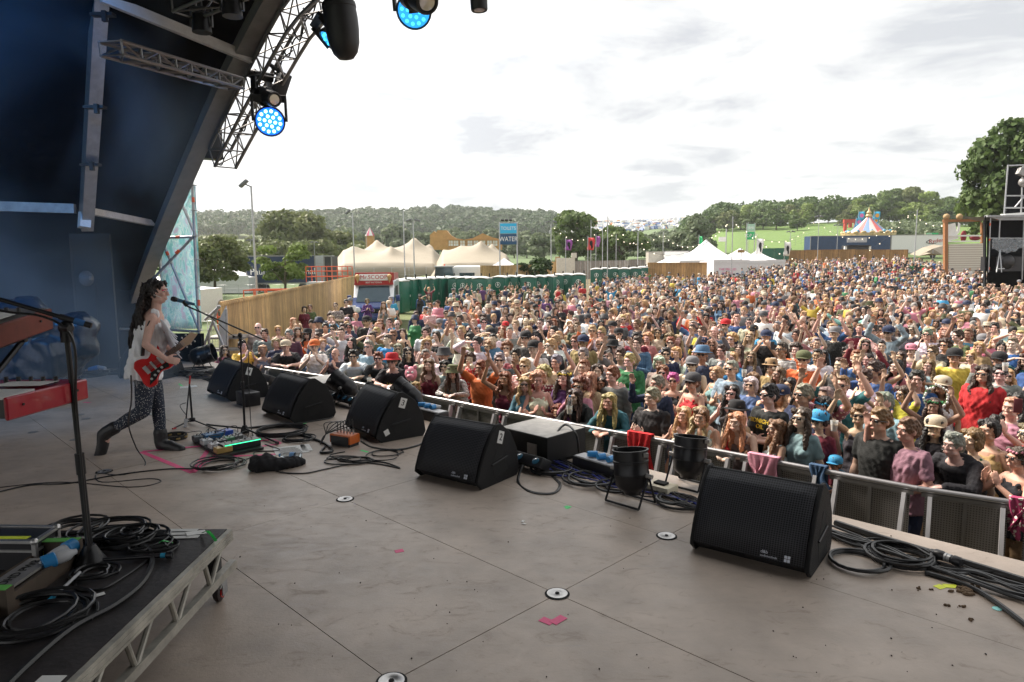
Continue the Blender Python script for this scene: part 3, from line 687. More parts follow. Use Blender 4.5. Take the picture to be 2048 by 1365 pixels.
def shades_mesh(P, s=1.0):
 mb = MB()
 for q in (-1, 1):
  mb.sph(P(q * .032, .094, .004), (.0225 * s, .007 * s, .0165 * s), 12, 8); mb.tube([P(q * .058, .088, .012), P(q * .082, .04, .01), P(q * .084, -.01, .006)], .004, 5)
 mb.tube([P(-.012, .104, .010), P(.012, .104, .010)], .004, 5)
 return mb
M_skin = mat('skin', rough=0.58, var=0.07, vs=16, objcol=True, bump=0.05, bs=60)
M_cloth = mat('cloth', rough=0.85, var=0.12, vs=9, objcol=True, bump=0.25, bs=90)
M_hair = mat('hair', rough=0.45, var=0.35, vs=28, objcol=True, bump=0.6, bs=60)
M_shade = mat('dark_lens', (0.012, 0.012, 0.014), rough=0.12, var=0, coat=0.5)
M_eyew = mat('eye_white', (0.55, 0.53, 0.50), rough=0.3, var=0); M_eyed = mat('eye_dark', (0.05, 0.03, 0.02), rough=0.2, var=0)
def stripes(name, a_col, freq, ang=(0, 0, 0), thr=0.5, axis='Z'):
 m = mat(name, rough=.85, var=.08, vs=9, objcol=True); t = m.node_tree; b = t.nodes['Principled BSDF']; old = b.inputs['Base Color'].links[0].from_socket
 tcn = N(t, 'ShaderNodeTexCoord'); wv = N(t, 'ShaderNodeTexWave', Scale=freq, bands_direction=axis); t.links.new(tcn.outputs['Object'], wv.inputs['Vector'])
 gt = N(t, 'ShaderNodeMath', operation='GREATER_THAN'); t.links.new(wv.outputs['Fac'], gt.inputs[0]); gt.inputs[1].default_value = thr
 mx_ = N(t, 'ShaderNodeMix', data_type='RGBA'); t.links.new(gt.outputs[0], mx_.inputs[0]); t.links.new(old, mx_.inputs[6]); mx_.inputs[7].default_value = (*a_col, 1)
 t.links.new(mx_.outputs[2], b.inputs['Base Color']); return m
def dots(name, a_col, scale, thr=0.25, mixobj=True):
 m = mat(name, rough=.8, var=.08, vs=9, objcol=True); t = m.node_tree; b = t.nodes['Principled BSDF']; old = b.inputs['Base Color'].links[0].from_socket
 tcn = N(t, 'ShaderNodeTexCoord'); vv = N(t, 'ShaderNodeTexVoronoi', Scale=scale); t.links.new(tcn.outputs['Object'], vv.inputs['Vector'])
 lt = N(t, 'ShaderNodeMath', operation='LESS_THAN'); t.links.new(vv.outputs['Distance'], lt.inputs[0]); lt.inputs[1].default_value = thr
 mx_ = N(t, 'ShaderNodeMix', data_type='RGBA'); t.links.new(lt.outputs[0], mx_.inputs[0]); t.links.new(old, mx_.inputs[6]); mx_.inputs[7].default_value = (*a_col, 1)
 t.links.new(mx_.outputs[2], b.inputs['Base Color']); return m
M_stripe = stripes('striped_cloth', (0.75, 0.73, 0.70), 14); M_plaid = stripes('checked_cloth', (0.06, 0.07, 0.10), 16, axis='X', thr=.72)
M_floral = dots('floral_cloth', (0.62, 0.58, 0.50), 26, .34); M_studs = dots('studded_cloth', (0.75, 0.75, 0.72), 62, .26)
def FACE(P, parent, share=None, s=1.0):
 """two eyes and two brows, each its own small part"""
 out = []
 for q in (-1, 1):
  if share and (q in share): em, bm_ = share[q]
  else:
   e = MB(); e.sph(P(q * .031, .078, .004), (.012 * s, .010 * s, .0065 * s), 8, 6); e.m = 1; e.sph(P(q * .031, .0865, .004), .0052 * s, 8, 6); em = e.mesh('eye', [M_eyew, M_eyed])
   e = MB(); e.tube([P(q * .014, .097, .022), P(q * .032, .094, .027), P(q * .050, .081, .021)], [.002 * s, .0027 * s, .0015 * s], 5); bm_ = e.mesh('eyebrow', M_eyed)
   if share is not None: share[q] = (em, bm_)
  obj_from(em, 'eye', parent); obj_from(bm_, 'eyebrow', parent)
def obj_from(me, name, parent, color=None, mats=None, label=None):
 o = bpy.data.objects.new(name, me); COL.objects.link(o); o.parent = parent
 if color: o.color = (*color, 1)
 if label: o['label'] = label
 return o
# ============================================================ THE SINGER
DS = 6.62
def W(px, py, dy=0.0): return AT(px, py, DS + dy)
J = J_default(True)
rootS = W(312, 905); rootS.z = DECK
J.update(pelvis=W(293, 735, .0), waist=W(296, 700, .0), chest=W(303, 662, 0), shz=W(308, 632, 0), neck=W(311, 620, 0), head=W(313, 585, 0), face=Vector((1, .08, .03)), headup=Vector((-.05, 0, 1)),
 shR=W(304, 636, -.15), shL=W(314, 634, .15), elR=W(291, 690, -.24), wrR=W(331, 718, -.22), elL=W(330, 694, .24), wrL=W(360, 697, .02),
 hdR=Vector((.9, .25, -.3)), hnR=Vector((.2, -1, .3)), curlR=.45, hdL=Vector((.75, -.55, .25)), hnL=Vector((.3, .4, -.8)), curlL=.75, sideR=-1, sideL=1,
 hipR=W(291, 748, -.08), hipL=W(300, 748, .08), knR=W(287, 822, -.10), anR=W(212, 866, -.10), toeR=W(201, 912, -.10),
 knL=W(317, 815, .08), anL=W(322, 884, .08), toeL=W(360, 899, .04))
singer = empty('person', 'dark-haired singer in white fringed vest and studded leggings stepping to the microphone', 'person')
sk_, PS = skin_blob(J)
skin_c = (0.64, 0.40, 0.33)
obj_from(fuse(sk_, 'body', .0062, 2, mats=[M_skin]), 'body', singer, skin_c)
mb = MB(); x_ = J['shL'] - J['shR']
rings(mb, [(W(288, 754), .215, .165), (W(289, 738), .205, .155), (W(294, 705), .180, .145), (W(303, 668), .165, .155), (W(306, 650), .150, .150), (W(307, 638), .12, .11)], x_)
for (s_, a) in ((1, -.075), (1, .075)):
 cap_(mb, W(300, 655, a), W(308, 624, a * 1.1), .045, .02); cap_(mb, W(316, 655, a * .8), W(314, 626, a), .03, .018)
obj_from(fuse(mb, 'vest', .009, 2, wrinkle=.016, wfreq=34, zf=.3, mats=[M_cloth]), 'vest', singer, (0.84, 0.85, 0.88))
mb = MB()
for k in range(34):
 t = k / 33; a = W(322 + 10 * t, 640 + 42 * t, -.15 + .22 * t); mb.tube([a, a + Vector((.06, -.02, -.06)), a + Vector((.11 + RND.random() * .05, -.03, -.12 - RND.random() * .06))], [.009, .008, .004], 5)
mb.build('fringe', mat('fringe_white', (0.7, 0.72, 0.78), rough=.8), singer); mb = MB()
for k in range(18):
 t = k / 17; a = W(262 + 50 * t, 752, -.17); mb.tube([a, a + Vector((-.01, 0, -.08 - RND.random() * .06))], [.003, .0015], 4)
mb.build('hem_thread', mat('fringe_white'), singer)
mb = MB()
rings(mb, [(W(294, 760), .17, .12), (W(293, 735), .172, .125), (W(294, 715), .15, .11)], x_)
chain_(mb, [J['hipR'], J['hipR'].lerp(J['knR'], .5), J['knR'], J['knR'].lerp(J['anR'], .35), J['anR']], [.100, .090, .070, .066, .044])
chain_(mb, [J['hipL'], J['hipL'].lerp(J['knL'], .5), J['knL'], J['knL'].lerp(J['anL'], .35), J['anL']], [.098, .086, .062, .062, .044])
obj_from(fuse(mb, 'leggings', .009, 3, wrinkle=.003, mats=[dots('studs_fine', (0.7, 0.7, 0.68), 70, .22)]), 'leggings', singer, (0.022, 0.030, 0.05))
for (a, t, kn) in ((J['anR'], J['toeR'], J['knR']), (J['anL'], J['toeL'], J['knL'])):
 mb = MB(); d = (t - a).normalized(); up = (kn - a).normalized(); chain_(mb, [a + up * .10, a, a + d * .05 - up * .02], [.066, .064, .058]); chain_(mb, [a - up * .03, a.lerp(t, .5) - up * .004, t + d * .01], [.058, .056, .046])
 mb.box(a.lerp(t, .5) - up * .045, (.27, .095, .022), (d.to_track_quat('X', 'Z')))
 obj_from(fuse(mb, 'boot', .008, 2, mats=[mat('boot_leather', (0.018, 0.018, 0.02), rough=.5, bump=.2)]), 'boot', singer)
mb = hair_blob(PS, 'swept', 1.0, 3)
chain_(mb, [W(300, 590), W(292, 615), W(284, 650), W(274, 690)], [.06, .065, .07, .03])
for k in range(52):
 t = RND.random(); q0 = W(286 + 22 * t, 566 + 24 * RND.random(), RND.uniform(-.09, .09)); e = RND.random()
 mb.tube(smooth_path([q0, W(277 + 12 * t, 610, RND.uniform(-.13, .10)), W(264 + 26 * e, 650, RND.uniform(-.14, .05)), W(259 + 34 * e, 690 + 8 * RND.random(), RND.uniform(-.14, .03))], 4), [.016] * 4 + [.019] * 4 + [.014] * 4 + [.004], 6)
for k in range(10):
 e = RND.random(); mb.tube(smooth_path([W(306, 606, .09), W(318, 632, .10), W(330 + 6 * e, 655 + 8 * e, .08)], 4), [.012] * 5 + [.008] * 3 + [.002], 5)
obj_from(fuse(mb, 'hair', .007, 1, wrinkle=.012, wfreq=110, zf=.25, mats=[M_hair]), 'hair', singer, (0.014, 0.009, 0.008))
FACE(PS, singer)
mb = MB(); mb.sph(PS(.0, .088, -.066), (.007, .016, .006), 10, 6); mb.build('lips', mat('lip_red', (0.45, 0.08, 0.08), rough=.4), singer)
mb = MB(); mb.sph(PS(-.038, .078, .018), (.012, .012, .008)); mb.sph(PS(.038, .078, .018), (.012, .012, .008)); mb.build('eye_paint', mat('pink_glitter', (0.8, 0.1, 0.25), rough=.4), singer)
mb = MB(); mb.sph(PS(.086, 0, -.008), .010, 8, 6); mb.tube([PS(.088, .01, -.02), PS(.075, .07, -.05)], .003, 5); mb.sph(PS(-.086, 0, -.008), .010, 8, 6); mb.tube([PS(-.088, .01, -.02), PS(-.075, .07, -.05)], .003, 5); mb.build('earpiece', M_white, singer)
mb = MB(); mb.tube(smooth_path([W(316, 628, .05), W(303, 640, -.17), W(290, 672, -.2), W(285, 712, -.2)], 5), .012, 6, flat=2.2); mb.build('strap', mat('strap_black', (.02, .02, .02)), singer)
guitar = empty('electric_guitar', 'red electric guitar held at the hip by the singer', 'guitar')
ga, gb = W(280, 752, -.21), W(364, 690, -.03)
gx = (gb - ga).normalized(); gn = Vector((.15, -1, .12)); gn = (gn - gx * gn.dot(gx)).normalized(); gy = gn.cross(gx)
outl = [(-.03, .10), (.02, .15), (.09, .135), (.14, .10), (.20, .12), (.27, .17), (.31, .165), (.30, .10), (.27, .055), (.30, -.02), (.33, -.07), (.31, -.12), (.24, -.13), (.17, -.105), (.10, -.13), (.04, -.185), (-.04, -.17), (-.06, -.10), (-.04, -.02)]
op = smooth_path([Vector((a, b, 0)) for a, b in outl + outl[:1]], 3)[:-1]; op = [q * .86 for q in op]
g0 = ga + gx * .03
def GP(a, b, c=0): return g0 + gx * a + gy * b + gn * c
mb = MB(); mb.prism([gx * q.x + gy * q.y for q in op], g0 - gn * .022, g0 + gn * .022); o = mb.build('guitar_body', mat('guitar_red', (0.55, 0.018, 0.02), rough=.2, coat=.6), guitar, smooth=50)
bv = o.modifiers.new('b', 'BEVEL'); bv.width = .006; bv.segments = 2; bv.angle_limit = rad(50)
L = (gb - g0).length
mb = MB(); mb.box(GP(.27 + (L - .27) / 2, 0, .024), (L - .27, .05, .02), Matrix((gx, gy, gn)).transposed())
mb.build('neck', mat('rosewood', (0.10, 0.05, 0.03), rough=.4), guitar)
mb = MB(); mb.prism([GP(L - .01, -.03), GP(L + .06, -.045), GP(L + .17, -.01), GP(L + .14, .04), GP(L - .01, .028)], gn * .01, gn * .026); hd_ = mb.build('headstock', mat('headstock_cream', (0.5, 0.35, 0.25), rough=.35), guitar)
mb = MB()
for k in range(6): mb.sph(GP(L + .02 + .022 * k, .05 if k % 2 else -.05, .018), .009, 8, 6); mb.cyl(GP(L + .02 + .022 * k, .05 if k % 2 else -.05, .018), GP(L + .02 + .022 * k, 0, .018), .003)
mb.build('tuning_pegs', M_alu, guitar)
mb = MB(); mb.box(GP(.12, 0, .028), (.02, .085, .014), Matrix((gx, gy, gn)).transposed()); mb.box(GP(.20, 0, .028), (.03, .08, .014), Matrix((gx, gy, gn)).transposed()); mb.box(GP(.05, 0, .027), (.035, .08, .016), Matrix((gx, gy, gn)).transposed()); mb.build('pickups', M_alu, guitar)
mb = MB(); mb.prism([GP(.06, -.04), GP(.24, -.05), GP(.22, -.10), (GP(.14, -.08)), GP(.06, -.12), GP(-.02, -.13)], gn * .023, gn * .026); mb.build('scratch_plate', mat('plate_black', (.02, .02, .02), rough=.2), guitar)
mb = MB()
for k in range(4): mb.cyl(GP(.03 + .045 * k, -.095 + .01 * k, .024), GP(.03 + .045 * k, -.095 + .01 * k, .042), .011)
mb.build('knobs', M_alu, guitar)
mb = MB()
for k in range(6): mb.cyl(GP(.04, -.022 + .009 * k, .040), GP(L + .03, -.018 + .007 * k, .036), .0011, n=4)
mb.build('strings', M_alu, guitar)
# ============================================================ GEAR ON THE STAGE
M_grille = mat('monitor_grille', (0.022, 0.023, 0.026), rough=0.6, metal=0.0, spec=.25)
def grille_holes():
 t = M_grille.node_tree; b = t.nodes['Principled BSDF']; tcn = N(t, 'ShaderNodeTexCoord')
 v = N(t, 'ShaderNodeTexVoronoi', Scale=68.0, Randomness=0.0, voronoi_dimensions='2D'); mp = N(t, 'ShaderNodeMapping'); mp.inputs['Rotation'].default_value = (-1.5708, 0, 0); mp.inputs['Scale'].default_value = (1, 1.3, 1.3)
 t.links.new(tcn.outputs['Object'], mp.inputs[0]); t.links.new(mp.outputs[0], v.inputs['Vector'])
 r = N(t, 'ShaderNodeValToRGB'); t.links.new(v.outputs['Distance'], r.inputs[0]); r.color_ramp.elements[0].position = .30; r.color_ramp.elements[0].color = (0.004, 0.004, 0.005, 1); r.color_ramp.elements[1].position = .46; r.color_ramp.elements[1].color = (0.048, 0.050, 0.058, 1)
 t.links.new(r.outputs[0], b.inputs['Base Color'])
grille_holes()
M_cab = mat('cabinet_black', (0.013, 0.013, 0.014), rough=0.65, spec=.3, bump=0.5, bs=260)
M_case = mat('flightcase_black', (0.015, 0.015, 0.018), rough=0.4)
M_paper = mat('paper_white', (0.72, 0.72, 0.70), rough=.7, var=.05)
M_ink = mat('ink_black', (0.01, 0.01, 0.01), rough=.7, var=0)
M_logo = mat('logo_grey', (0.55, 0.58, 0.66), rough=.5, var=0)
M_red = mat('red_paint', (0.50, 0.02, 0.02), rough=.35)
M_bluep = mat('blue_plastic', (0.03, 0.22, 0.50), rough=.35)
M_greyp = mat('grey_plastic', (0.42, 0.43, 0.45), rough=.45)
M_cable = mat('cable_black', (0.016, 0.016, 0.017), rough=0.38, var=.05)
M_wood = mat('plywood', (0.30, 0.17, 0.08), rough=.6, var=.2, vs=5)
def wedge(pl, pr, label, num=None, sticker=None, W_=0.70, H=0.50, Dp=0.58):
 a, b = F(*pl), F(*pr); c = (a + b) / 2; d = (b - a); rz = math.atan2(d.y, d.x); W_ = max(W_, min(d.length, .80))
 r = empty('wedge_monitor', label, 'stage monitor', c, rz, 'wedge monitors along the front of the stage')
 prof_ = [(0.06, 0.0), (0.0, 0.05), (0.005, 0.085), (0.05, 0.20), (0.12, 0.325), (0.20, 0.43), (0.275, H), (0.325, H), (0.46, 0.40), (0.55, 0.24), (Dp, 0.05), (Dp - .03, 0.0)]
 t = .025
 for sx in (-1, 1):
  m = MB(); x0 = sx * W_ / 2; m.prism([Vector((0, y, z)) for y, z in prof_], (x0 - sx * t, 0, 0), (x0, 0, 0))
  o = m.build('side_panel', M_cab, r, smooth=25); bv = o.modifiers.new('b', 'BEVEL'); bv.width = .006; bv.segments = 2; bv.angle_limit = rad(30)
 m = MB(); inner = [(y + (.02 if y < .3 else -.012), z - (.012 if z > .1 else -.012)) for y, z in prof_]
 m.prism([Vector((0, y, z)) for y, z in inner], (-W_ / 2 + t, 0, 0), (W_ / 2 - t, 0, 0)); m.build('cabinet', M_cab, r, smooth=25)
 m = MB(); gp = [(0.004, 0.075), (0.045, 0.20), (0.115, 0.328), (0.195, 0.433), (0.262, H - .012)]
 rows = [[Vector((x, y - .004 - .012 * math.cos(x / W_ * 3.0), z + .006 * math.cos(x / W_ * 3))) for x in np.linspace(-W_ / 2 + t + .004, W_ / 2 - t - .004, 9)] for y, z in gp]
 m.grid(rows); o = m.build('grille', M_grille, r, smooth=60); o.modifiers.new('s', 'SOLIDIFY').thickness = .004
 for sx in (-1, 1):
  m = MB(); x0 = sx * (W_ / 2 + .0012)
  for tri in ([(.20, .20), (.30, .33), (.37, .30), (.36, .23)], [(.20, .16), (.36, .19), (.41, .09), (.22, .06)]):
   m.prism([Vector((0, y, z)) for y, z in tri], (x0, 0, 0), (x0 - sx * .02, 0, 0))
  m.build('handle_recess', M_dark, r, smooth=0)
  m = MB(); m.cyl((x0 + sx * .004, .185, .175), (x0 + sx * .004, .40, .205), .007); m.build('handle', M_blackmetal, r)
 m = MB(); up = Vector((0, .05, .12)).normalized(); o_ = Vector((W_ * .12, -.006, .105)); m.xf = None
 add_text(m, 'd&b', .026, o_ + Vector((0, -.012, 0)) + up * .018, (1, 0, 0), up, .0008, 'LEFT'); add_text(m, 'audiotechnik', .019, o_ + Vector((0, -.012, 0)) - up * .004, (1, 0, 0), up, .0008, 'LEFT')
 for i in range(2):
  for j in range(2): m.box(o_ + Vector((.145 + .018 * i, -.012, 0)) + up * (-.004 + .020 * j), (.015, .002, .017), Matrix((Vector((1, 0, 0)), Vector((1, 0, 0)).cross(up) * -1, up)).transposed())
 m.build('logo', M_logo, r, smooth=0)
 if num:
  yc, zc = .315, .385; x0 = W_ / 2 + .0015; tilt = -.35
  rt = Vector((0, math.cos(tilt), math.sin(tilt))); up = Vector((0, -math.sin(tilt), math.cos(tilt)))
  m = MB(); m.box((x0, yc, zc), (.002, .075, .105), Matrix.Rotation(tilt, 3, 'X')); p_ = m.build('paper_label', M_paper, r, smooth=0)
  m = MB(); add_text(m, num, .085, (x0 + .003, yc, zc), rt, up, .0008); m.build('number', M_ink, p_, smooth=0)
 if sticker:
  m = MB(); m.box((W_ / 2 + .0015, .12, .10), (.002, .055, .06), Matrix.Rotation(.4, 3, 'X')); m.build('tape_patch', M_paper, r, smooth=0)
 return r
wedge((1383, 1104), (1612, 1163), 'largest wedge monitor in the right foreground, grille facing the camera', W_=.72)
wedge((832, 955), (952, 984), 'wedge monitor with a paper number 2 on its side', '2')
wedge((682, 855), (762, 893), 'wedge monitor with a paper number 3 on its side, behind the orange box', '3', True)
wedge((518, 826), (588, 852), 'wedge monitor without a number between monitors 3 and 4')
wedge((412, 788), (456, 806), 'farthest front wedge monitor, with paper number 4', '4')
a = F(300, 752); r = copy_tree(bpy.data.objects['wedge_monitor.003'], F(330, 748), 2.9, label='wedge monitor seen from behind beyond the singer')
def simple_box(name, label, cat, c3, dims, rz, m_, bev=.008, group=None):
 m = MB(); m.box((0, 0, dims[2] / 2), dims, bev=bev); o = m.build(name, m_, label=label, cat=cat, group=group); o.location = c3; o.rotation_euler = (0, 0, rz); return o
def boxrot(pl, pr): d = F(*pr) - F(*pl); return math.atan2(d.y, d.x)
def fill(px, py, rz, dims, label):
 r = empty('front_fill_speaker', label, 'speaker', F(px, py), rz, 'front fill speakers on the stage lip')
 m = MB(); m.box((0, 0, dims[2] / 2), dims, bev=.01); m.build('cabinet', M_cab, r)
 m = MB(); m.box((0, 0, dims[2] + .002), (dims[0] - .02, dims[1] - .02, .003)); m.build('sky_sheen_top', mat('sky_sheen_top', (0.52, 0.50, 0.47), rough=.75, var=.2, vs=9), r)  # the sky's reflection is put into the pale colour of this top
 m = MB(); m.box((0, dims[1] / 2 + .003, dims[2] / 2), (dims[0] - .06, .006, dims[2] - .05)); m.build('grille', M_grille, r)
 m = MB(); m.box((dims[0] * .2, -dims[1] / 2 - .003, dims[2] * .5), (.12, .006, .10)); m.build('socket_plate', M_alud, r)
 return r
fill(1085, 908, rad(-45), (.62, .55, .26), 'low speaker box with a sheen-painted grey top between monitor two and the rail')
fill(655, 792, rad(-45), (.60, .5, .24), 'low speaker box with a grey top half hidden behind the unnumbered monitor')
def batten(px, py, rz, L_, label):
 r = empty('led_batten', label, 'light bar', F(px, py), rz, 'light bars lying on the stage lip')
 m = MB(); m.box((0, 0, .09), (L_, .13, .10), Euler((-.5, 0, 0)), bev=.01); m.build('bar_housing', M_blackplastic, r)
 for k in range(2 if L_ < .5 else 5):
  x = -L_ / 2 + .1 + k * (.14 if L_ > .5 else .2); m = MB(); m.lathe((x, -.065, .125), [(0, 0), (.032, 0), (.036, .006), (.02, .01), (0, .008)], 14, (0, -.6, .8)); m.build('lens', mat('led_lens', (0.03, 0.10, 0.16), rough=.1, var=0), r)
 m = MB(); m.box((-L_ / 2 + .04, 0, .03), (.03, .1, .06)); m.box((L_ / 2 - .04, 0, .03), (.03, .1, .06)); m.build('foot_bracket', M_blackmetal, r)
 return r
batten(1062, 942, rad(-45), .36, 'short black light bar beside monitor two')
batten(693, 812, rad(-45), .9, 'long black light bar between monitor 3 and the front rail')
batten(520, 765, rad(-45), .9, 'long light bar by the rail behind monitor four')
def dist(px, py, rz, L_, label):
 r = empty('power_strip', label, 'power box', F(px, py), rz, 'power boxes along the stage lip')
 m = MB(); m.box((0, 0, .06), (L_, .16, .12), bev=.006); m.build('box_body', M_case, r)
 m = MB(); m.box((0, 0, .122), (L_ - .03, .13, .004)); m.build('lid', M_greyp, r)
 for k in range(3):
  x = -L_ * .3 + k * .12; m = MB(); m.cyl((x, -.03, .155), (x + .05 - .03 * k, .04, .15), .026, .030); m.build('blue_plug', M_bluep, r)
  m = MB(); m.cyl((x + .05 - .03 * k, .04, .15), (x + .11 - .05 * k, .11, .14), .026, .018); m.build('plug_grip', M_greyp, r)
 return r
dist(572, 800, rad(-45), .6, 'long low power box with blue plugs right of monitor 4')
dist(858, 838, rad(-45), .55, 'power box with blue plugs right of monitor 3')
dist(1215, 952, rad(-50), .70, 'power box with big blue and grey plugs before the speaker with the sheen-painted top')
simple_box('floor_case', 'small black case standing in front of monitor four', 'case', F(497, 810), (.30, .2, .18), rad(-45), M_case)
def par(px, py, R, L_, aim, label, stand=True, yaw=0.0):
 base = F(px, py); r = empty('par_can', label, 'par can', base, 0, 'black par cans on the stage lip'); a = Vector(aim).normalized(); c = Vector((0, 0, .24 if stand else R + .03))
 m = MB(); m.lathe(c, [(R * .2, -L_ * .52), (R * .45, -L_ * .5), (R * .55, -L_ * .42), (R * .80, -L_ * .36), (R * .95, -L_ * .27), (R, -L_ * .05), (R * 1.03, -L_ * .04), (R * 1.03, 0), (R, .01), (R, L_ * .22), (R * 1.03, L_ * .23), (R * 1.03, L_ * .27), (R, L_ * .28), (R, L_ * .48), (R * 1.07, L_ * .485), (R * 1.07, L_ * .51), (R * .96, L_ * .51), (R * .96, -L_ * .05), (0, -L_ * .1)], 28, a); m.build('can', mat('par_black', (0.012, 0.012, 0.014), rough=.35, metal=.3), r)
 x = a.cross(Vector((0, 0, 1))); x = x.normalized() if x.length > .2 else EU * -1
 x = Matrix.Rotation(yaw, 3, 'Z') @ x
 m = MB(); y = x.cross(Vector((0, 0, 1)))
 for s_ in (-1, 1):
  p0 = c + x * s_ * (R + .02); m.tube([p0 + Vector((0, 0, .01)), p0 - y * .10 + Vector((0, 0, -c.z + .012))], .009, 6); m.tube([p0, p0 + y * .12 + Vector((0, 0, -c.z + .012))], .009, 6)
 for q in (-.10, .12): m.tube([c + x * -(R + .02) - y * -q * 1.0 + Vector((0, 0, -c.z + .012)), c + x * (R + .02) + y * q + Vector((0, 0, -c.z + .012))], .009, 6)
 m.build('floor_stand', M_blackmetal, r)
 for s_ in (-1, 1):
  m = MB(); m.cyl(c + x * s_ * (R + .005), c + x * s_ * (R + .055), .018); m.build('knob', M_alud, r)
  m = MB(); m.box(c + x * s_ * (R + .01) + a * L_ * .46, (.035, .03, .03)); m.build('clip', M_alud, r)
 return r
par(1262, 1005, .132, .34, Vector((-.05, .12, .99)), 'black par can pointing straight up in front of the rail', yaw=.0)
par(1378, 972, .132, .34, Vector((.08, .12, .99)), 'second black par can, right behind the big monitor\'s corner')
par(690, 808, .125, .40, Vector((-.75, .1, .55)), 'par can pointing left above the long light bar')
par(818, 828, .12, .40, Vector((-.75, .25, .55)), 'par can lying behind monitor 3, mostly hidden')
par(405, 738, .16, .42, Vector((.75, .1, .2)), 'far par can on a stand at the left end of the rail')
r = empty('junction_box', 'cream box with black cover beside the two front par cans', 'junction box', F(1322, 985), rad(-45))
m = MB(); m.box((0, 0, .035), (.22, .16, .07), bev=.006); m.build('box_body', mat('cream_box', (.6, .55, .42), rough=.5), r); m = MB(); m.box((0, 0, .078), (.1, .07, .016)); m.build('cover', M_dark, r)
def cable(label, pts, r=.007, k=6, m_=None, lift=.0, name='cable', lay=True):
 P = [F(*p) if len(p) == 2 else F(p[0], p[1], p[2]) for p in pts]
 if lay: P = [q + Vector((0, 0, r + lift)) for q in P]
 m = MB(); m.tube(smooth_path(P, k), r, 6); return m.build(name, m_ or M_cable, label=label, cat='cable')
def coil(label, px, py, R, n, r=.007, ell=1.0, jit=.12, seed=1, z0=0.0, m_=None, group=None, base=None):
 c = base if base is not None else F(px, py, z0); rg = random.Random(seed); P = []; st = 18
 cx = cy = 0
 for i in range(n * st):
  t = 2 * math.pi * i / st
  if i % st == 0: ox, oy, rr = rg.gauss(0, jit * R), rg.gauss(0, jit * R), R * rg.uniform(1 - jit * 1.5, 1 + jit)
  f = .12; cx += (ox - cx) * f; cy += (oy - cy) * f
  P.append(c + Vector((cx + rr * math.cos(t), cy + rr * ell * math.sin(t), r + (i / st) * r * .9 + .002 * math.sin(3 * t))))
 m = MB(); m.tube(P, r, 6); return m.build('cable_coil', m_ or M_cable, label=label, cat='cable coil', group=group)
cable('long guitar cable running from the singer\'s hip down and across the floor', [(262, 752, 1.05), (263, 800, .8), (257, 850, .45), (272, 895, .15), (291, 930), (250, 950), (196, 948), (205, 965), (300, 958), (320, 965), (260, 975), (120, 965), (-20, 978)], .006, lay=False)
cable('thin cable lying on the floor from the left edge to the coil by the triangle', [(-20, 990), (60, 972), (140, 968), (230, 952), (330, 940), (400, 938), (470, 928)], .006)
coil('cable coil on the pink triangle in front of the pedal board', 435, 932, .20, 5, seed=2)
cable('cable from the front coil up to the pedal board', [(470, 928), (505, 915), (512, 905), (560, 902), (530, 890)], .006)
coil('cable coil between the pedal board and monitor 3', 560, 867, .26, 7, seed=4, r=.008)
coil('small cable loop just left of the orange box', 598, 879, .14, 4, seed=5)
cable('cable bundle from the far coil to the orange box', [(585, 868), (620, 878), (650, 890), (665, 905), (642, 908), (650, 897)], .013)
cable('cable with orange connector running from the splitter box to the right', [(722, 885, .09), (745, 897), (790, 902), (835, 893), (880, 872), (900, 855)], .010)
cable('black cable running behind the pedal board to monitor three', [(500, 858), (560, 853), (620, 845), (665, 836), (650, 825)], .008)
coil('loose tangled cable loops in front of monitor 3', 700, 925, .22, 5, seed=7, r=.006, ell=.6, jit=.35)
coil('wide loose cable loop right of the tangled loops', 765, 915, .22, 2, seed=8, r=.006, jit=.3)
cable('loose cable from the black cloth across to the tangled loops', [(540, 935), (560, 946), (610, 948), (650, 940), (700, 930), (760, 925), (800, 938), (760, 930), (690, 922), (660, 912), (690, 905)], .006)
cable('thick black cable bending in a wide U beside monitor 2', [(1045, 930, .12), (1036, 965), (1062, 985), (1105, 988), (1120, 970), (1100, 945), (1115, 922), (1160, 915, .05), (1170, 935), (1150, 945)], .014, lay=False)
cable('cable looped over the sheen-topped speaker box', [(1112, 918, .02), (1110, 875, .22), (1130, 850, .30), (1152, 868, .28), (1158, 905, .1)], .011, lay=False)
rg = random.Random(11)
for k in range(13):
 o1, o2 = rg.uniform(-13, 13), rg.uniform(-9, 9); P = []
 for i in range(9):
  t = i / 8; P.append((1010 + t * 430, 905 + t * 118 + rg.gauss(0, 8) + o1 * (1 - t) + o2 * t * 1.1, .004 + .02 * rg.random()))
 cable('black cable in the thick bundle between monitor 2 and the par cans' , P, rg.uniform(.006, .011), 5, m_=(M_cable if k % 4 else mat('cable_blue', (0.02, 0.03, 0.20), rough=.35)))['group'] = 'cables bundled along the stage lip'
for k, (x, y, R) in enumerate(((1095, 940, .17), (1180, 962, .20), (1235, 978, .15), (1345, 1005, .15))):
 coil('loop of cable number in the lip bundle', x, y, R, 3, r=.010, seed=20 + k, jit=.2)['label'] = ['cable coil beside the short light bar', 'cable coil under the power box with big plugs', 'cable coil left of the upright par can', 'cable coil right of the upright par can'][k]
for k in range(9):
 P = []; o1, o2 = rg.uniform(-10, 10), rg.uniform(-28, 28)
 for i in range(8):
  t = i / 7; P.append((1640 + t * 440, 1062 + t * 128 + o1 * (1 - t) + o2 * t + rg.gauss(0, 4), .004 + .02 * rg.random()))
 cable('black cable in the loose bundle leaving the picture at right', P, rg.uniform(.007, .012), 5)['group'] = 'cables running off at right'
coil('big flat cable coil right of the largest monitor', 1800, 1118, .20, 6, r=.009, seed=31, jit=.15)
coil('single wide cable loop against the largest monitor', 1712, 1128, .16, 2, r=.011, seed=32)
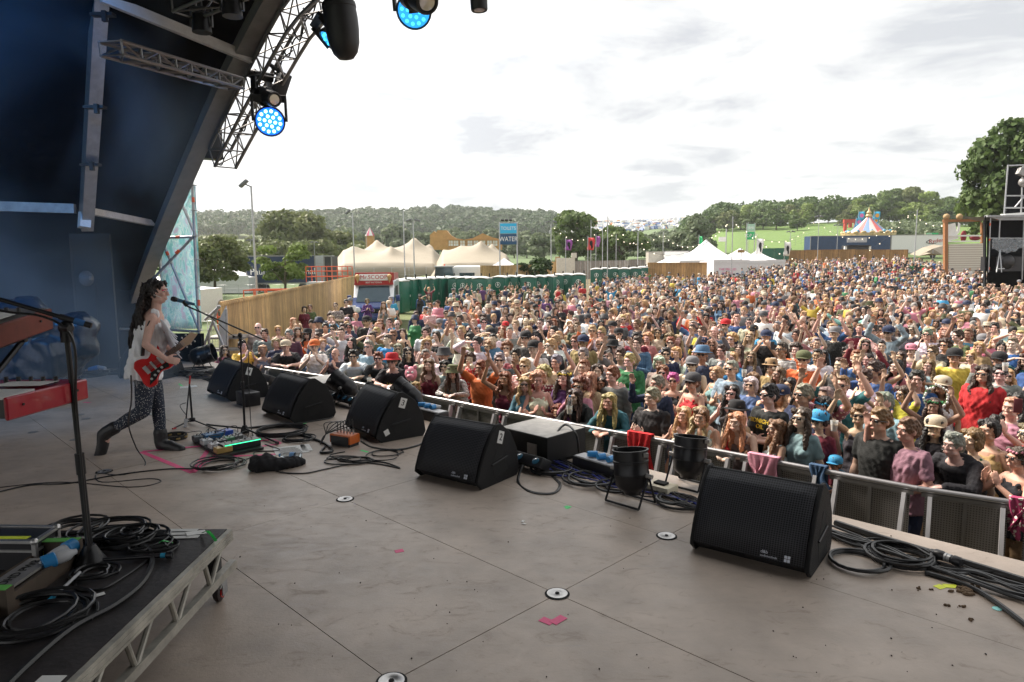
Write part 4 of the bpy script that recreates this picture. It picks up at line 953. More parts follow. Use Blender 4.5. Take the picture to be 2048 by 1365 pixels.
cable('thick sleeved cable loom along the back of the right bundle', [(1670, 1052), (1760, 1082), (1860, 1112), (1960, 1142), (2080, 1180)], .022)
cable('thick sleeved cable curving to the bottom right edge', [(1850, 1150), (1930, 1175), (1985, 1205), (2060, 1262)], .014)
r = empty('cable_connector', 'black barrel connector joining cables right of the big coil', 'connector'); a, b = F(1862, 1104, .05), F(1920, 1125, .05)
m = MB(); m.lathe(a, [(0, 0), (.02, 0), (.024, .02), (.03, .03), (.03, .07), (.025, .08), (.025, .13), (.03, .135), (.03, .17), (.022, .18), (0, .18)], 16, b - a); m.build('barrel', M_case, r)
m = MB(); m.lathe(a + (b - a).normalized() * .085, [(.0265, 0), (.0265, .012)], 16, b - a, cap=False); m.lathe(a + (b - a).normalized() * .10, [(.0265, 0), (.0265, .02)], 16, b - a, cap=False); m.build('ring', M_galv, r)
def mic(name, parent, a, b, col=(0.03, 0.10, 0.18)):
 m = MB(); d = (b - a).normalized(); m.lathe(a, [(0, 0), (.018, .004), (.026, .02), (.027, .04), (.022, .058), (.020, .062)], 14, d); m.build('mic_grille', M_blackmetal, parent)
 m = MB(); m.lathe(a + d * .062, [(.02, 0), (.019, .03), (.014, .15), (.013, .16), (0, .16)], 14, d); m.build('mic_handle', mat('mic_body', col, rough=.35), parent)
base = F(490, 866); YB = base.y
ms_ = empty('microphone_stand', 'straight round-base microphone stand with a long boom at the singer\'s mouth', 'microphone stand')
m = MB(); m.lathe(base, [(0, 0), (.02, 0), (.045, .0), (.04, .05), (.02, .085), (0, .085)], 18); m.build('stand_hub', M_blackmetal, ms_)
for (x, y) in ((600, 884), (415, 850), (560, 848)):
 e_ = F(x, y, .02) if x != 600 else F(555, 886, .02)
 m = MB(); m.cyl(base + Vector((0, 0, .05)), e_, .010); q_ = m.build('leg', M_blackmetal, ms_)
 m = MB(); m.cyl(e_ - (e_ - base).normalized() * .03, e_ + (e_ - base).normalized() * .012, .014); m.build('rubber_foot', M_blackplastic, q_)
top = AT(480, 672, YB)
m = MB(); m.cyl(base + Vector((0, 0, .08)), base.lerp(top, .52), .0125); m.cyl(base.lerp(top, .50), top, .0095); m.cyl(base.lerp(top, .49), base.lerp(top, .53), .018); m.build('pole', M_blackmetal, ms_)
m = MB(); m.cyl(top + Vector((0, 0, -.06)), top + Vector((0, 0, .03)), .018); m.box(top + Vector((-.035, 0, -.01)), (.06, .014, .014)); m.sph(top + Vector((-.07, 0, -.01)), .013, 8, 6); m.sph(top, .026, 10, 8); m.build('clutch', M_blackmetal, ms_)
ba, bb = AT(368, 610, 6.75), AT(532, 682, YB + .12)
m = MB(); m.cyl(ba, bb, .0085); m.build('boom', M_blackmetal, ms_)
m = MB(); m.cyl(bb - (bb - ba).normalized() * .02, bb + (bb - ba).normalized() * .01, .011); m.build('boom_tip', M_red, ms_)
mic('microphone', ms_, AT(341, 597, 6.68), AT(380, 607, 6.76))
m = MB(); m.cyl(AT(366, 602, 6.73), AT(374, 612, 6.75), .02); m.build('mic_clip', M_blackmetal, ms_)
m = MB(); m.tube(smooth_path([AT(388, 609, 6.77), AT(402, 625, 6.8), AT(425, 638, 6.9), AT(460, 668, 7.2), AT(494, 690, YB), AT(497, 760, YB - .03), AT(502, 850, YB - .03), F(506, 872)], 5), .005, 6); m.build('mic_cable', M_cable, ms_)
b2 = F(385, 848)
ss = empty('short_microphone_stand', 'short tripod stand with a drum microphone pointing down, red ends', 'microphone stand')
m = MB(); m.lathe(b2, [(0, 0.03), (.035, .03), (.03, .07), (0, .08)], 14); m.cyl(b2 + Vector((0, 0, .04)), AT(379, 772, b2.y), .011); m.build('pole', M_blackmetal, ss)
for (x, y) in ((440, 862), (345, 858), (372, 838)):
 e_ = F(x, y, .015); m = MB(); m.cyl(b2 + Vector((0, 0, .05)), e_, .008); l_ = m.build('leg', M_blackmetal, ss); m = MB(); m.cyl(e_, e_ + (b2 - e_).normalized() * .05, .010); m.build('red_foot', M_red, l_)
m = MB(); m.cyl(AT(380, 757, b2.y - .05), AT(371, 850, b2.y - .15), .008); m.build('boom', M_blackmetal, ss)
m = MB(); m.cyl(AT(380, 752, b2.y - .05), AT(379, 768, b2.y - .06), .010); m.build('red_end', M_red, ss)
m = MB(); m.cyl(AT(372, 838, b2.y - .14), AT(369, 873, b2.y - .17), .020, .014); m.build('microphone', M_greyp, ss)
m = MB(); m.tube(smooth_path([AT(372, 830, b2.y - .15), AT(360, 812, b2.y - .1), AT(372, 806, b2.y - .06)], 5), .004, 5); m.build('mic_cable', M_cable, ss)
tam = empty('tambourine', 'round tambourine lying on the floor behind the singer\'s front boot', 'tambourine', F(348, 878))
m = MB(); m.lathe((0, 0, 0), [(.12, 0), (.128, 0), (.128, .05), (.12, .05), (.12, 0)], 28, cap=False); m.build('frame', mat('shell_black', (.02, .02, .02)), tam)
for k in range(8):
 t = k * math.pi / 4; m = MB(); m.cyl((math.cos(t) * .124, math.sin(t) * .124, .018), (math.cos(t) * .124, math.sin(t) * .124, .032), .022); m.build('jingle', mat('brass', (.6, .45, .2), rough=.3, metal=.9), tam)
pb0, pb1, pb2, pb3 = F(385, 884), F(440, 918), F(528, 900), F(470, 864)
m = MB(); m.prism([pb0, pb1, pb2, pb3], (0, 0, .004), (0, 0, .028)); m.build('pedal_board', M_case, smooth=0, label='flat black board carrying the effects pedals', cat='pedal board')
def BP(a, b, z=.03): return pb1 * (1 - a) * (1 - b) + pb2 * a * (1 - b) + pb0 * (1 - a) * b + pb3 * a * b + Vector((0, 0, z))
rzb = math.atan2((pb2 - pb1).y, (pb2 - pb1).x)
def pedal(a, b, dx, dy, h, col, label, nk=3):
 r = empty('effects_pedal', label, 'effects pedal', BP(a, b), rzb, 'effects pedals on the board')
 m = MB(); m.prism([(-dx / 2, -dy / 2, 0), (dx / 2, -dy / 2, 0), (dx / 2, dy / 2, 0), (-dx / 2, dy / 2, 0)], (0, 0, 0), (0, 0, h)); o = m.build('housing', mat('pedal_%02d' % int(sum(c * (31, 17, 7)[i] for i, c in enumerate(col)) * 10), col, rough=.35, metal=.2), r, smooth=0)
 o.modifiers.new('b', 'BEVEL').width = .004
 for k in range(nk):
  m = MB(); m.cyl((-dx * .35 + dx * .7 * k / max(1, nk - 1), dy * .25, h), (-dx * .35 + dx * .7 * k / max(1, nk - 1), dy * .25, h + .012), .007); m.build('knob', M_blackplastic if k % 2 else M_alu, r)
 m = MB(); m.cyl((0, -dy * .28, h), (0, -dy * .28, h + .014), .009); m.build('footswitch', M_alu, r)
 return r
pedal(.16, .13, .15, .10, .055, (.45, .30, .10), 'gold effects pedal at the near corner of the board')
pedal(.12, .38, .09, .10, .05, (.60, .60, .62), 'silver effects pedal behind the gold one')
pedal(.10, .62, .10, .10, .05, (.50, .52, .54), 'pale grey effects pedal on the left edge of the board')
pedal(.08, .86, .12, .10, .05, (.10, .11, .12), 'black effects pedal at the far left corner of the board', 4)
pedal(.36, .80, .20, .13, .06, (.03, .13, .30), 'wide dark blue effects pedal at the back of the board', 5)
pedal(.62, .82, .16, .12, .06, (.03, .09, .45), 'bright blue effects pedal near the stand foot', 2)
pedal(.34, .48, .09, .11, .05, (.07, .07, .08), 'small black effects pedal in the middle of the board')
pedal(.54, .52, .09, .11, .05, (.10, .25, .14), 'green effects pedal in the middle of the board')
pedal(.74, .52, .09, .11, .05, (.12, .13, .13), 'dark grey effects pedal right of the green one')
r = pedal(.56, .16, .38, .12, .07, (.02, .025, .025), 'long black switcher pedal with a green edge light at the front of the board', 5)
m = MB(); m.box((0, -.062, .062), (.37, .004, .006)); m.build('green_strip', mat('green_led', (.05, .8, .3), emit=(.05, .9, .35), es=1.2, var=0), r)
pedal(.90, .20, .09, .11, .055, (.55, .55, .58), 'silver effects pedal at the right end of the board')
for k in range(7):
 P = [BP(rg.random(), rg.random(), .05)]
 P = [P[0], P[0] + Vector((rg.gauss(0, .05), rg.gauss(0, .05), .07)), P[0] + Vector((rg.gauss(0, .1), rg.gauss(0, .1), .04))]
 m = MB(); m.tube(smooth_path(P, 6), .004, 5); m.build('patch_cable', M_cable, label='short patch cable arching between two pedals on the board', cat='cable', group='patch cables on the pedal board')
r = empty('splitter_box', 'orange and black splitter box with a row of silver plugs', 'splitter box', F(690, 890), rad(-28))
m = MB(); m.box((0, 0, .075), (.27, .15, .09), bev=.006); m.build('box_body', mat('orange_paint', (.60, .13, .02), rough=.4), r)
m = MB(); m.box((0, -.078, .07), (.23, .01, .07)); m.box((0, 0, .015), (.25, .13, .03)); m.build('front_panel', M_case, r)
for k in range(6):
 x = -.11 + k * .042; m = MB(); m.cyl((x, .02, .12), (x, .02, .165), .009); p_ = m.build('plug', M_alu, r)
 m = MB(); m.cyl((x, .02, .165), (x - .004, .02, .19), .007); m.build('plug_collar', M_case, p_)
 m = MB(); m.tube(smooth_path([(x, .02, .17), (x - .02, .03, .215 + .01 * k), (x - .14 + .02 * k, -.02, .20), (-.20, -.06, .10), (-.24, -.10, -.0)], 5), .005, 5); m.build('plug_cable', M_cable, r)
def flat_paper(pts, label, text=False):
 P = [F(*p) for p in pts]; m = MB(); m.prism(P, (0, 0, .002), (0, 0, .004)); o = m.build('set_list', M_paper, smooth=0, label=label, cat='set list')
 if text:
  m = MB(); rt = (P[1] - P[0]).normalized(); up = (P[3] - P[0]).normalized()
  for k in range(8): m.box(P[0].lerp(P[3], .12 + .1 * k) + rt * (P[1] - P[0]).length * .45 + Vector((0, 0, .0052)), ((P[1] - P[0]).length * rg.uniform(.4, .7), .006, .001), Matrix.Rotation(math.atan2(rt.y, rt.x), 3, 'Z'))
  m.build('written_lines', M_ink, o, smooth=0)
flat_paper([(552, 911), (620, 905), (608, 890), (545, 897)], 'white set list sheet on the floor behind the bottle', True)
flat_paper([(605, 903), (626, 902), (618, 889), (600, 891)], 'second pale paper sheet half under the set list')
flat_paper([(360, 778), (396, 774), (392, 771), (360, 774)], 'white paper strip on the floor behind the short stand')
bt = empty('water_bottle', 'clear plastic water bottle lying on the floor by the black cloth', 'bottle'); a, b = F(602, 912, .034), F(556, 911, .034)
m = MB(); m.lathe(a, [(0, 0), (.03, 0), (.033, .01), (.033, .12), (.03, .14), (.033, .15), (.015, .185), (.013, .2)], 18, b - a); m.build('bottle_body', mat('clear_plastic', (.75, .85, .9), rough=.05, trans=.9, var=0), bt)
m = MB(); m.lathe(a + (b - a).normalized() * .20, [(0, 0), (.015, 0), (.015, .016), (0, .016)], 12, b - a); m.build('bottle_cap', M_bluep, bt)
m = MB(); m.lathe(a + (b - a).normalized() * .06, [(.0335, 0), (.0335, .045)], 18, b - a, cap=False); m.build('bottle_label', mat('label_blue', (.2, .4, .7), rough=.5), bt)
mb = MB()
for (x, y, r1, r2, z) in ((530, 930, .16, .09, .04), (555, 930, .15, .07, .03), (585, 926, .13, .055, .02), (515, 928, .09, .08, .05)): mb.sph(F(x, y, z), (r1, r1 * .7, r2), 14, 8, Euler((0, 0, rg.random())))
obj = bpy.data.objects.new('black_cloth', fuse(mb, 'black_cloth', .012, 1, wrinkle=.02, wfreq=22, mats=[mat('velvet_black', (.010, .010, .012), rough=.95)])); COL.objects.link(obj); tag(obj, 'crumpled black cloth bag dropped on the floor beside the bottle', 'cloth')
RZ = 1.82; xr, yr = G(452, 1060, RZ).x, G(452, 1058, RZ).y
riser = empty('rolling_riser', 'black-topped rolling platform with aluminium truss edge, bottom left', 'riser')
m = MB(); m.box(((xr - 4.6) / 2, (yr - 1.5) / 2, RZ - .012), (abs(-4.6 - xr), yr + 1.5, .022)); m.build('platform', mat('black_ply', (0.030, 0.026, 0.026), rough=.5, var=.45, vs=7, bump=.1), riser, smooth=0)
M_oldalu = mat('old_aluminium', (0.44, 0.42, 0.37), rough=.5, metal=.5, var=.3, vs=8)
m = MB(); y0, y1 = -1.4, yr - .003
m.box((xr + .016, (y0 + y1) / 2, RZ - .034), (.028, y1 - y0, .062)); m.box((xr + .026, (y0 + y1) / 2, RZ - .028), (.016, y1 - y0, .012)); m.box((xr + .026, (y0 + y1) / 2, RZ - .052), (.016, y1 - y0, .010)); m.box((xr - 1.5, yr - .016, RZ - .046), (3, .03, .06))
m.build('edge_rail', M_oldalu, riser, smooth=0)
m = MB(); m.beam((xr + .012, y0, RZ - .215), (xr + .012, y1 + .03, RZ - .215), .04, .045); m.build('lower_rail', M_oldalu, riser, smooth=0)
for k in range(11):
 y = y1 - .12 - k * .36
 m = MB(); m.cyl((xr + .012, y, RZ - .06), (xr + .012, y - .14, RZ - .20), .013, n=8); m.cyl((xr + .012, y - .20, RZ - .06), (xr + .012, y - .15, RZ - .20), .013, n=8); m.build('web_tube', M_oldalu, riser)
m = MB(); m.box((xr - .04, y1 - .10, RZ - .16), (.06, .06, .24)); m.build('leg_post', M_blackmetal, riser)
wc = Vector((xr - .02, y1 - .10, DECK + .05))
m = MB(); m.lathe(wc + Vector((-.018, 0, 0)), [(0, 0), (.042, 0), (.05, .008), (.05, .030), (.042, .036), (0, .036)], 20, (1, 0, 0)); cw = m.build('caster_wheel', mat('wheel_rubber', (.03, .02, .02), rough=.5), riser)
m = MB(); m.lathe(wc + Vector((.019, 0, 0)), [(0, 0), (.03, 0), (.03, .003), (0, .003)], 16, (1, 0, 0)); m.build('red_rim', M_red, cw)
m = MB(); m.box(wc + Vector((-.028, .01, .04)), (.006, .06, .11)); m.box(wc + Vector((.028, .01, .04)), (.006, .06, .11)); m.box(wc + Vector((0, 0, .10)), (.085, .085, .012)); m.box(wc + Vector((.01, -.05, .06)), (.06, .04, .012), Euler((.5, 0, 0))); m.build('caster_fork', M_galv, riser)
def FR(px, py, dz=0.0): return G(px, py, RZ + dz)
def onriser_box(name, p1, p2, p3, h, m_, label, cat):
 A, B, C_ = FR(*p1), FR(*p2), FR(*p3); r = empty(name, label, cat); D_ = A + (C_ - B)
 m = MB(); m.prism([A, B, C_, D_], (0, 0, .002), (0, 0, h)); m.build('case_body', m_, r, smooth=0); return r, (A, B, C_, D_)
fc, (A_, B_, C_, D_) = onriser_box('flight_case', (119, 1110), (74, 1142), (-60, 1140), .15, M_case, 'black flight case with aluminium edges on the rolling platform', 'flight case')
m = MB()
for (p, q) in ((A_, B_), (B_, C_), (C_, D_), (D_, A_)): m.beam(p + Vector((0, 0, .147)), q + Vector((0, 0, .147)), .022, .014); m.beam(p + Vector((0, 0, .10)), q + Vector((0, 0, .10)), .018, .010)
for p in (A_, B_): m.beam(p + Vector((0, 0, .004)), p + Vector((0, 0, .15)), .02, .02); m.sph(p + Vector((0, 0, .147)), .018, 8, 6)
m.build('edge_trim', M_alu, fc, smooth=0)
m = MB(); n_ = (B_ - A_).cross(Vector((0, 0, 1))).normalized(); n_ = n_ if n_.x > 0 else -n_; c = (A_ + B_) / 2 + n_ * .004 + Vector((0, 0, .06)); d = (B_ - A_).normalized(); m.beam(c - d * .04, c + d * .04, .004, .035); q_ = m.build('yellow_label', mat('label_yellow', (.62, .72, .05), rough=.6), fc, smooth=0)
m = MB(); add_text(m, 'L/R DRUM', .014, c + n_ * .004, -d, (0, 0, 1), .0006); m.build('handwriting', M_ink, q_, smooth=0)
m = MB(); t0 = C_.lerp(D_, .5).lerp(B_, .6) + Vector((0, 0, .151)); m.box(t0, (.16, .035, .002)); m.build('yellow_tape', mat('label_yellow'), fc, smooth=0)
tr = empty('connector_box', 'open plywood box with power connectors and a silver lid plate on the platform', 'power box')
E0, E1 = FR(22, 1225), FR(150, 1130); dd = (E1 - E0).normalized(); nn = Vector((-dd.y, dd.x, 0))
m = MB(); m.beam(E0 + Vector((0, 0, .04)), E1 + Vector((0, 0, .04)), .018, .08); m.beam(E0 + nn * .16 + Vector((0, 0, .04)), E1 + nn * .16 + Vector((0, 0, .04)), .018, .08); m.prism([E0, E1, E1 + nn * .16, E0 + nn * .16], (0, 0, .004), (0, 0, .02)); m.build('trough', mat('old_ply', (.07, .05, .035), rough=.7, var=.4), tr, smooth=0)
for E_, s_ in ((E0, -1), (E1, 1)):
 m = MB(); m.box(E_ + nn * .08 + dd * s_ * .02 + Vector((0, 0, .06)), (.05, .20, .12), Matrix.Rotation(math.atan2(dd.y, dd.x), 3, 'Z')); b_ = m.build('end_block', mat('old_ply'), tr, smooth=0)
 m = MB(); m.box(E_ + nn * .08 + dd * s_ * .02 + Vector((0, 0, .122)), (.046, .19, .003), Matrix.Rotation(math.atan2(dd.y, dd.x), 3, 'Z')); m.build('green_top', mat('green_paint', (.12, .42, .08), rough=.6), b_, smooth=0)
m = MB(); m.box(E0.lerp(E1, .42) + nn * .08 + Vector((0, 0, .085)), (.30, .11, .012), Matrix.Rotation(math.atan2(dd.y, dd.x), 3, 'Z')); sp_ = m.build('lid_plate', M_alud, tr, smooth=0)
m = MB(); add_text(m, 'DHD PWR', .055, E0.lerp(E1, .42) + nn * .08 + Vector((0, 0, .093)), dd, nn, .0006); m.build('stencil', M_dark, sp_, smooth=0)
def powerplug(pa, pb_, za, zb, label):
 r = empty('power_connector', label, 'power connector'); a, b = FR(pa[0], pa[1], za), FR(pb_[0], pb_[1], zb); d = (b - a).normalized(); L_ = (b - a).length
 m = MB(); m.lathe(a, [(0, 0), (.035, 0), (.036, .05), (.03, .055)], 18, d); m.build('blue_collar', M_bluep, r)
 m = MB(); m.lathe(a + d * .055, [(.03, 0), (.032, L_ * .3), (.028, L_ * .6), (.016, L_ * .8), (.012, L_)], 16, d); m.build('grip', M_greyp, r)
powerplug((148, 1090), (100, 1118), .10, .09, 'grey power plug with blue collar pointing right over the wooden box')
powerplug((85, 1128), (128, 1112), .09, .10, 'blue and grey power socket meeting the plug in the wooden box')
def rc(label, pts, r=.007, m_=None):
 P = [FR(*p) if len(p) == 2 else FR(*p) for p in pts]; P = [q + Vector((0, 0, r)) for q in P]; m = MB(); m.tube(smooth_path(P, 6), r, 6); m.build('cable', m_ or M_cable, label=label, cat='cable')
rc('thick black cable sweeping across the platform to its front corner', [(-40, 1440), (40, 1352), (140, 1265), (230, 1215), (285, 1170), (305, 1125), (290, 1098), (240, 1092), (180, 1084), (150, 1083, .06)], .013)
rc('thin black cable curving under the microphone stand', [(165, 1148), (150, 1165), (160, 1182), (205, 1180), (250, 1155), (300, 1120)], .006)
coil('heap of cable loops at the back of the platform', 0, 0, .16, 7, .007, seed=41, jit=.3, base=FR(265, 1078))
coil('flat cable loops behind the microphone stand foot', 0, 0, .17, 6, .007, seed=42, jit=.35, base=FR(215, 1070))
coil('loose cable loops left of the microphone stand on the platform', 0, 0, .15, 5, .007, seed=45, jit=.35, base=FR(140, 1068))
coil('cable ring standing apart beside the stand foot', 0, 0, .09, 3, .007, seed=43, jit=.15, base=FR(190, 1150))
coil('large cable coil at the left end of the wooden box', 0, 0, .18, 6, .008, seed=44, jit=.2, base=FR(85, 1245))
coil('cable coil among the loops near the stage-side edge', 0, 0, .11, 4, .006, seed=46, jit=.3, base=FR(310, 1095))
r = empty('cable_end', 'cable end with blue tape lying on the platform right of the stand', 'cable'); a, b = FR(205, 1120, .02), FR(345, 1110, .02)
m = MB(); m.cyl(a, b, .010); m.build('sleeve', M_case, r); m = MB(); m.cyl(a.lerp(b, .83), a.lerp(b, .90), .012); m.build('blue_band', mat('cyan_tape', (.02, .3, .5)), r); m = MB(); m.cyl(a.lerp(b, .92), b, .018); m.build('plug', M_case, r)
r = empty('tie_strap', 'grey metal rod with blue tape leaning on the wooden box', 'rod'); a, b = FR(95, 1205, .01), FR(160, 1145, .05); m = MB(); m.cyl(a, b, .007); m.build('rod', M_greyp, r); m = MB(); m.cyl(a, a.lerp(b, .18), .010); m.build('blue_wrap', mat('cyan_tape'), r)
m = MB()
for k in range(3): P0 = FR(343, 1062 + k * 7); m.box(P0 + Vector((.06, 0, .003)), (.17, .035, .002), Euler((0, 0, .04 * k)))
m.box(FR(392, 1066, .004), (.10, .06, .002), Euler((0, .1, .6))); m.build('white_tape', M_paper, smooth=0, label='strips of white tape stuck near the corner of the platform', cat='tape')
m = MB(); m.tube(smooth_path([FR(405, 1066, .01), FR(415, 1063, .05), FR(425, 1072, .015), FR(432, 1082, .02)], 5), .008, 5, flat=.3); m.tube(smooth_path([FR(315, 1090, .01), FR(325, 1082, .03), FR(346, 1086, .012)], 5), .006, 5, flat=.3)
m.build('green_ribbon', mat('ribbon_green', (.03, .45, .08), rough=.35), label='curled shiny green tape at the platform corner', cat='ribbon')
m = MB(); m.box(FR(197, 1190, .003), (.05, .03, .002), Euler((0, 0, .7))); m.box(FR(100, 1360, .003), (.09, .05, .002)); m.build('torn_label', M_paper, smooth=0, label='torn white label stuck on the platform', cat='label')
nb = FR(182, 1128); ns = empty('microphone_stand', 'tall black boom stand standing on the rolling platform, nearest the camera', 'microphone stand')
m = MB(); m.lathe(nb, [(0, 0), (.075, 0), (.072, .012), (.045, .06), (.025, .10), (0, .10)], 24); m.build('round_base', M_blackmetal, ns)
nt_ = AT(133, 668, nb.y)
m = MB(); m.cyl(nb + Vector((0, 0, .08)), nb.lerp(nt_, .47), .0165); m.cyl(nb.lerp(nt_, .45), nt_, .012); m.cyl(nb.lerp(nt_, .40), nb.lerp(nt_, .49), .021); m.build('pole', M_blackmetal, ns)
m = MB(); m.cyl(nt_ + Vector((0, 0, -.04)), nt_ + Vector((0, 0, .05)), .027); m.sph(nt_ + Vector((0, 0, .03)), .034, 12, 8); m.cyl(nt_ + Vector((.01, -.03, .03)), nt_ + Vector((.05, -.05, .03)), .014); m.build('clutch', M_blackmetal, ns)
a, b = AT(-40, 588, nb.y - .1), AT(183, 652, nb.y + .03)
m = MB(); m.cyl(a, b, .010); m.build('boom', M_blackmetal, ns)
m = MB(); m.cyl(b - (b - a).normalized() * .14, b, .014); m.build('counterweight', M_blackplastic, ns)
m = MB(); m.cyl(b - (b - a).normalized() * .075, b - (b - a).normalized() * .03, .0155); m.build('blue_band', mat('blue_tape', (.03, .13, .35)), ns)
m = MB(); m.tube(smooth_path([AT(-40, 612, nb.y - .12), AT(20, 625, nb.y - .1), AT(80, 632, nb.y - .06), AT(128, 655, nb.y - .04), AT(150, 700, nb.y - .03), AT(152, 800, nb.y - .02), AT(165, 950, nb.y - .03), AT(178, 1100, nb.y - .05)], 5), .006, 6); m.build('mic_cable', M_cable, ns)
def keyboard(px, pz, near_y, far_y, znear, zfar, h, colm, label, kind):
 r = empty('keyboard', label, 'keyboard'); x1 = px; x0 = px - 1.25
 n0 = Vector((x1, near_y, znear)); f0 = Vector((x1, far_y, zfar)); L_ = Vector((-1.25, 0, 0)); dz = Vector((0, 0, -h))
 m = MB(); m.prism([n0, f0, f0 + dz, n0 + dz], (-.018, 0, 0), (-1.25, 0, 0)); m.build('chassis', M_case, r, smooth=0)
 m = MB(); m.prism([n0 + Vector((0, -.01, .012)), f0 + Vector((0, .01, .012)), f0 + dz * 1.1 + Vector((0, .01, 0)), n0 + dz * 1.1 + Vector((0, -.01, 0))], (0, 0, 0), (-.018, 0, 0)); o = m.build('end_cheek', colm, r, smooth=0); o.modifiers.new('b', 'BEVEL').width = .006
 m = MB(); t = .62
 m.prism([n0.lerp(f0, .45) + Vector((0, 0, .002)), f0 + Vector((0, 0, .012)), f0 + Vector((0, 0, .001)), n0.lerp(f0, .45) - Vector((0, 0, .002))], (-.02, 0, 0), (-1.25, 0, 0)); m.build('top_panel', colm if kind == 'red' else M_alud, r, smooth=0)
 m = MB()
 for k in range(40):
  c = n0.lerp(f0, .20) + Vector((-.045 - k * .0295, 0, .006)); m.box(c, (.027, (f0 - n0).length * .38, .014))
 o = m.build('white_keys', mat('key_white', (.7, .7, .68), rough=.3), r, smooth=0); tag(o, kind='stuff')
 for k in range(18): m = MB(); c = n0.lerp(f0, .80) + Vector((-.08 - k * .06, 0, .012)); m.cyl(c, c + Vector((0, 0, .03)), .010, .009, 8); m.build('control_knob', M_blackplastic, r)
 m = MB(); pq = n0.lerp(f0, .65) + Vector((-.17, 0, .020)); m.box(pq, (.22, .15, .002), Euler((math.atan2(zfar - znear, far_y - near_y), 0, .05))); m.build('paper_note', M_paper, r, smooth=0)
 for q in (.15, .85):
  m = MB(); c = n0.lerp(f0, q) + dz * .4 + Vector((.003, 0, 0)); m.cyl(c, c + Vector((.004, 0, 0)), .006); m.build('screw', M_blackmetal, r)
 return r
keyboard(-2.125, 0, 2.83, 3.36, 2.735, 2.72, .080, mat('keyboard_red', (.30, .006, .022), rough=.3, coat=.3), 'red keyboard with a paper note on top, lower of the two at the left edge', 'red')
keyboard(-2.33, 0, 2.86, 3.45, 2.985, 3.07, .085, mat('walnut', (.15, .022, .012), rough=.5, var=.3, vs=7), 'wood-sided keyboard on the upper tier at the left edge', 'wood')
r = empty('keyboard_stand', 'black tubular stand holding both keyboards on the platform', 'keyboard stand')
m = MB(); m.tube([(-3.05, 2.95, RZ + .01), (-3.05, 3.42, 2.60), (-3.05, 3.50, 2.95)], .016, 8); m.tube([(-2.42, 2.86, 2.63), (-2.42, 3.36, 2.63)], .014, 8); m.tube([(-2.42, 2.9, 2.875), (-2.42, 3.42, 2.955)], .014, 8); m.build('side_frame', M_blackmetal, r)
m = MB(); m.tube([(-3.3, 2.95, RZ + .01), (-3.3, 3.45, 2.60), (-3.3, 3.5, 2.95)], .016, 8); m.tube([(-3.3, 3.45, RZ + .01), (-3.3, 2.95, 2.62)], .016, 8); m.tube([(-3.05, 3.2, 2.25), (-3.3, 3.2, 2.25)], .014, 8); m.tube([(-2.42, 3.36, 2.63), (-3.3, 3.36, 2.63)], .014, 8); m.tube([(-2.42, 3.38, 2.93), (-3.3, 3.38, 2.93)], .014, 8); m.tube([(-2.46, 3.0, 2.64), (-2.46, 3.42, 2.93)], .014, 8); m.build('side_frame', M_blackmetal, r)
mb = MB(); c = AT(62, 665, 8.6)
for k in range(16): mb.sph(c + Vector((rg.uniform(-.75, .45), rg.uniform(-.3, .3), rg.uniform(-.22, .18))), (rg.uniform(.25, .4), .35, rg.uniform(.12, .28)), 10, 8)
mb.box(c + Vector((-.2, 0, -.35)), (1.3, .6, .5))
o = bpy.data.objects.new('tarpaulin', fuse(mb, 'tarpaulin', .05, 2, wrinkle=.05, wfreq=9, mats=[mat('blue_tarp', (.008, .028, .055), rough=.3, bump=.4, bs=12)])); COL.objects.link(o); tag(o, 'blue tarpaulin thrown over gear behind the keyboards', 'tarpaulin')
gb0 = F(45, 762); r = empty('rack_case', 'dark rack of gear standing under the blue tarpaulin', 'rack case', gb0, rad(8))
m = MB(); m.box((0, .3, .38), (1.35, .6, .76), bev=.01); m.build('case_body', M_case, r)
m = MB()
for x in (-.66, -.2, .25, .66): m.box((x, -.005, .38), (.03, .02, .78))
m.box((0, -.006, .02), (1.35, .02, .04)); m.box((0, -.006, .74), (1.35, .02, .03)); m.build('edge_trim', M_alud, r, smooth=0)
lp = F(197, 742); r = empty('reflector_lamp', 'small pale dish lamp on a thin pole before the tall panel', 'lamp')
m = MB(); m.cyl(lp, AT(192, 562, lp.y), .008); m.build('pole', M_blackmetal, r)
m = MB(); m.lathe(AT(180, 557, lp.y - .02), [(.02, 0), (.06, -.02), (.12, -.055), (.135, -.09), (.138, -.09), (.11, -.05), (.06, -.012), (.02, .01)], 20, (.9, -.35, .05), cap=False); m.build('dish', mat('dish_grey', (.10, .105, .11), rough=.4), r)
m = MB(); m.cyl(AT(180, 557, lp.y - .02), AT(184, 557, lp.y - .02), .035); m.build('socket', M_alud, r)
for k, (x, y, R, n, lab) in enumerate(((55, 765, .42, 7, 'big cable coil on the floor at the far left'), (115, 762, .30, 5, 'cable coil in front of the rack case'), (180, 752, .2, 5, 'cable coil at the foot of the tall panel'), (385, 748, .25, 7, 'cable coil beside the far par can'), (430, 752, .3, 8, 'tangled cable coil behind monitor 4'), (250, 745, .2, 5, 'cable coil on the floor behind the singer'))):
 coil(lab, x, y, R, n, .011, seed=60 + k, jit=.3)
cable('thick cable along the foot of the left wall', [(-20, 770), (60, 752), (150, 750), (240, 750), (320, 748), (370, 745)], .018)
for k in range(5): cable('black cable in the bundle behind monitors 4 and 5', [(365, 745 + k * 2), (400, 752 + rg.gauss(0, 4)), (430, 765 + rg.gauss(0, 4)), (470, 770), (520, 775 + rg.gauss(0, 4)), (600, 795)], .010)['group'] = 'cables behind the far monitors'
r = empty('plug_cluster', 'blue and white plugs lying by the foot of the tall panel', 'plug'); c = F(178, 740, .05)
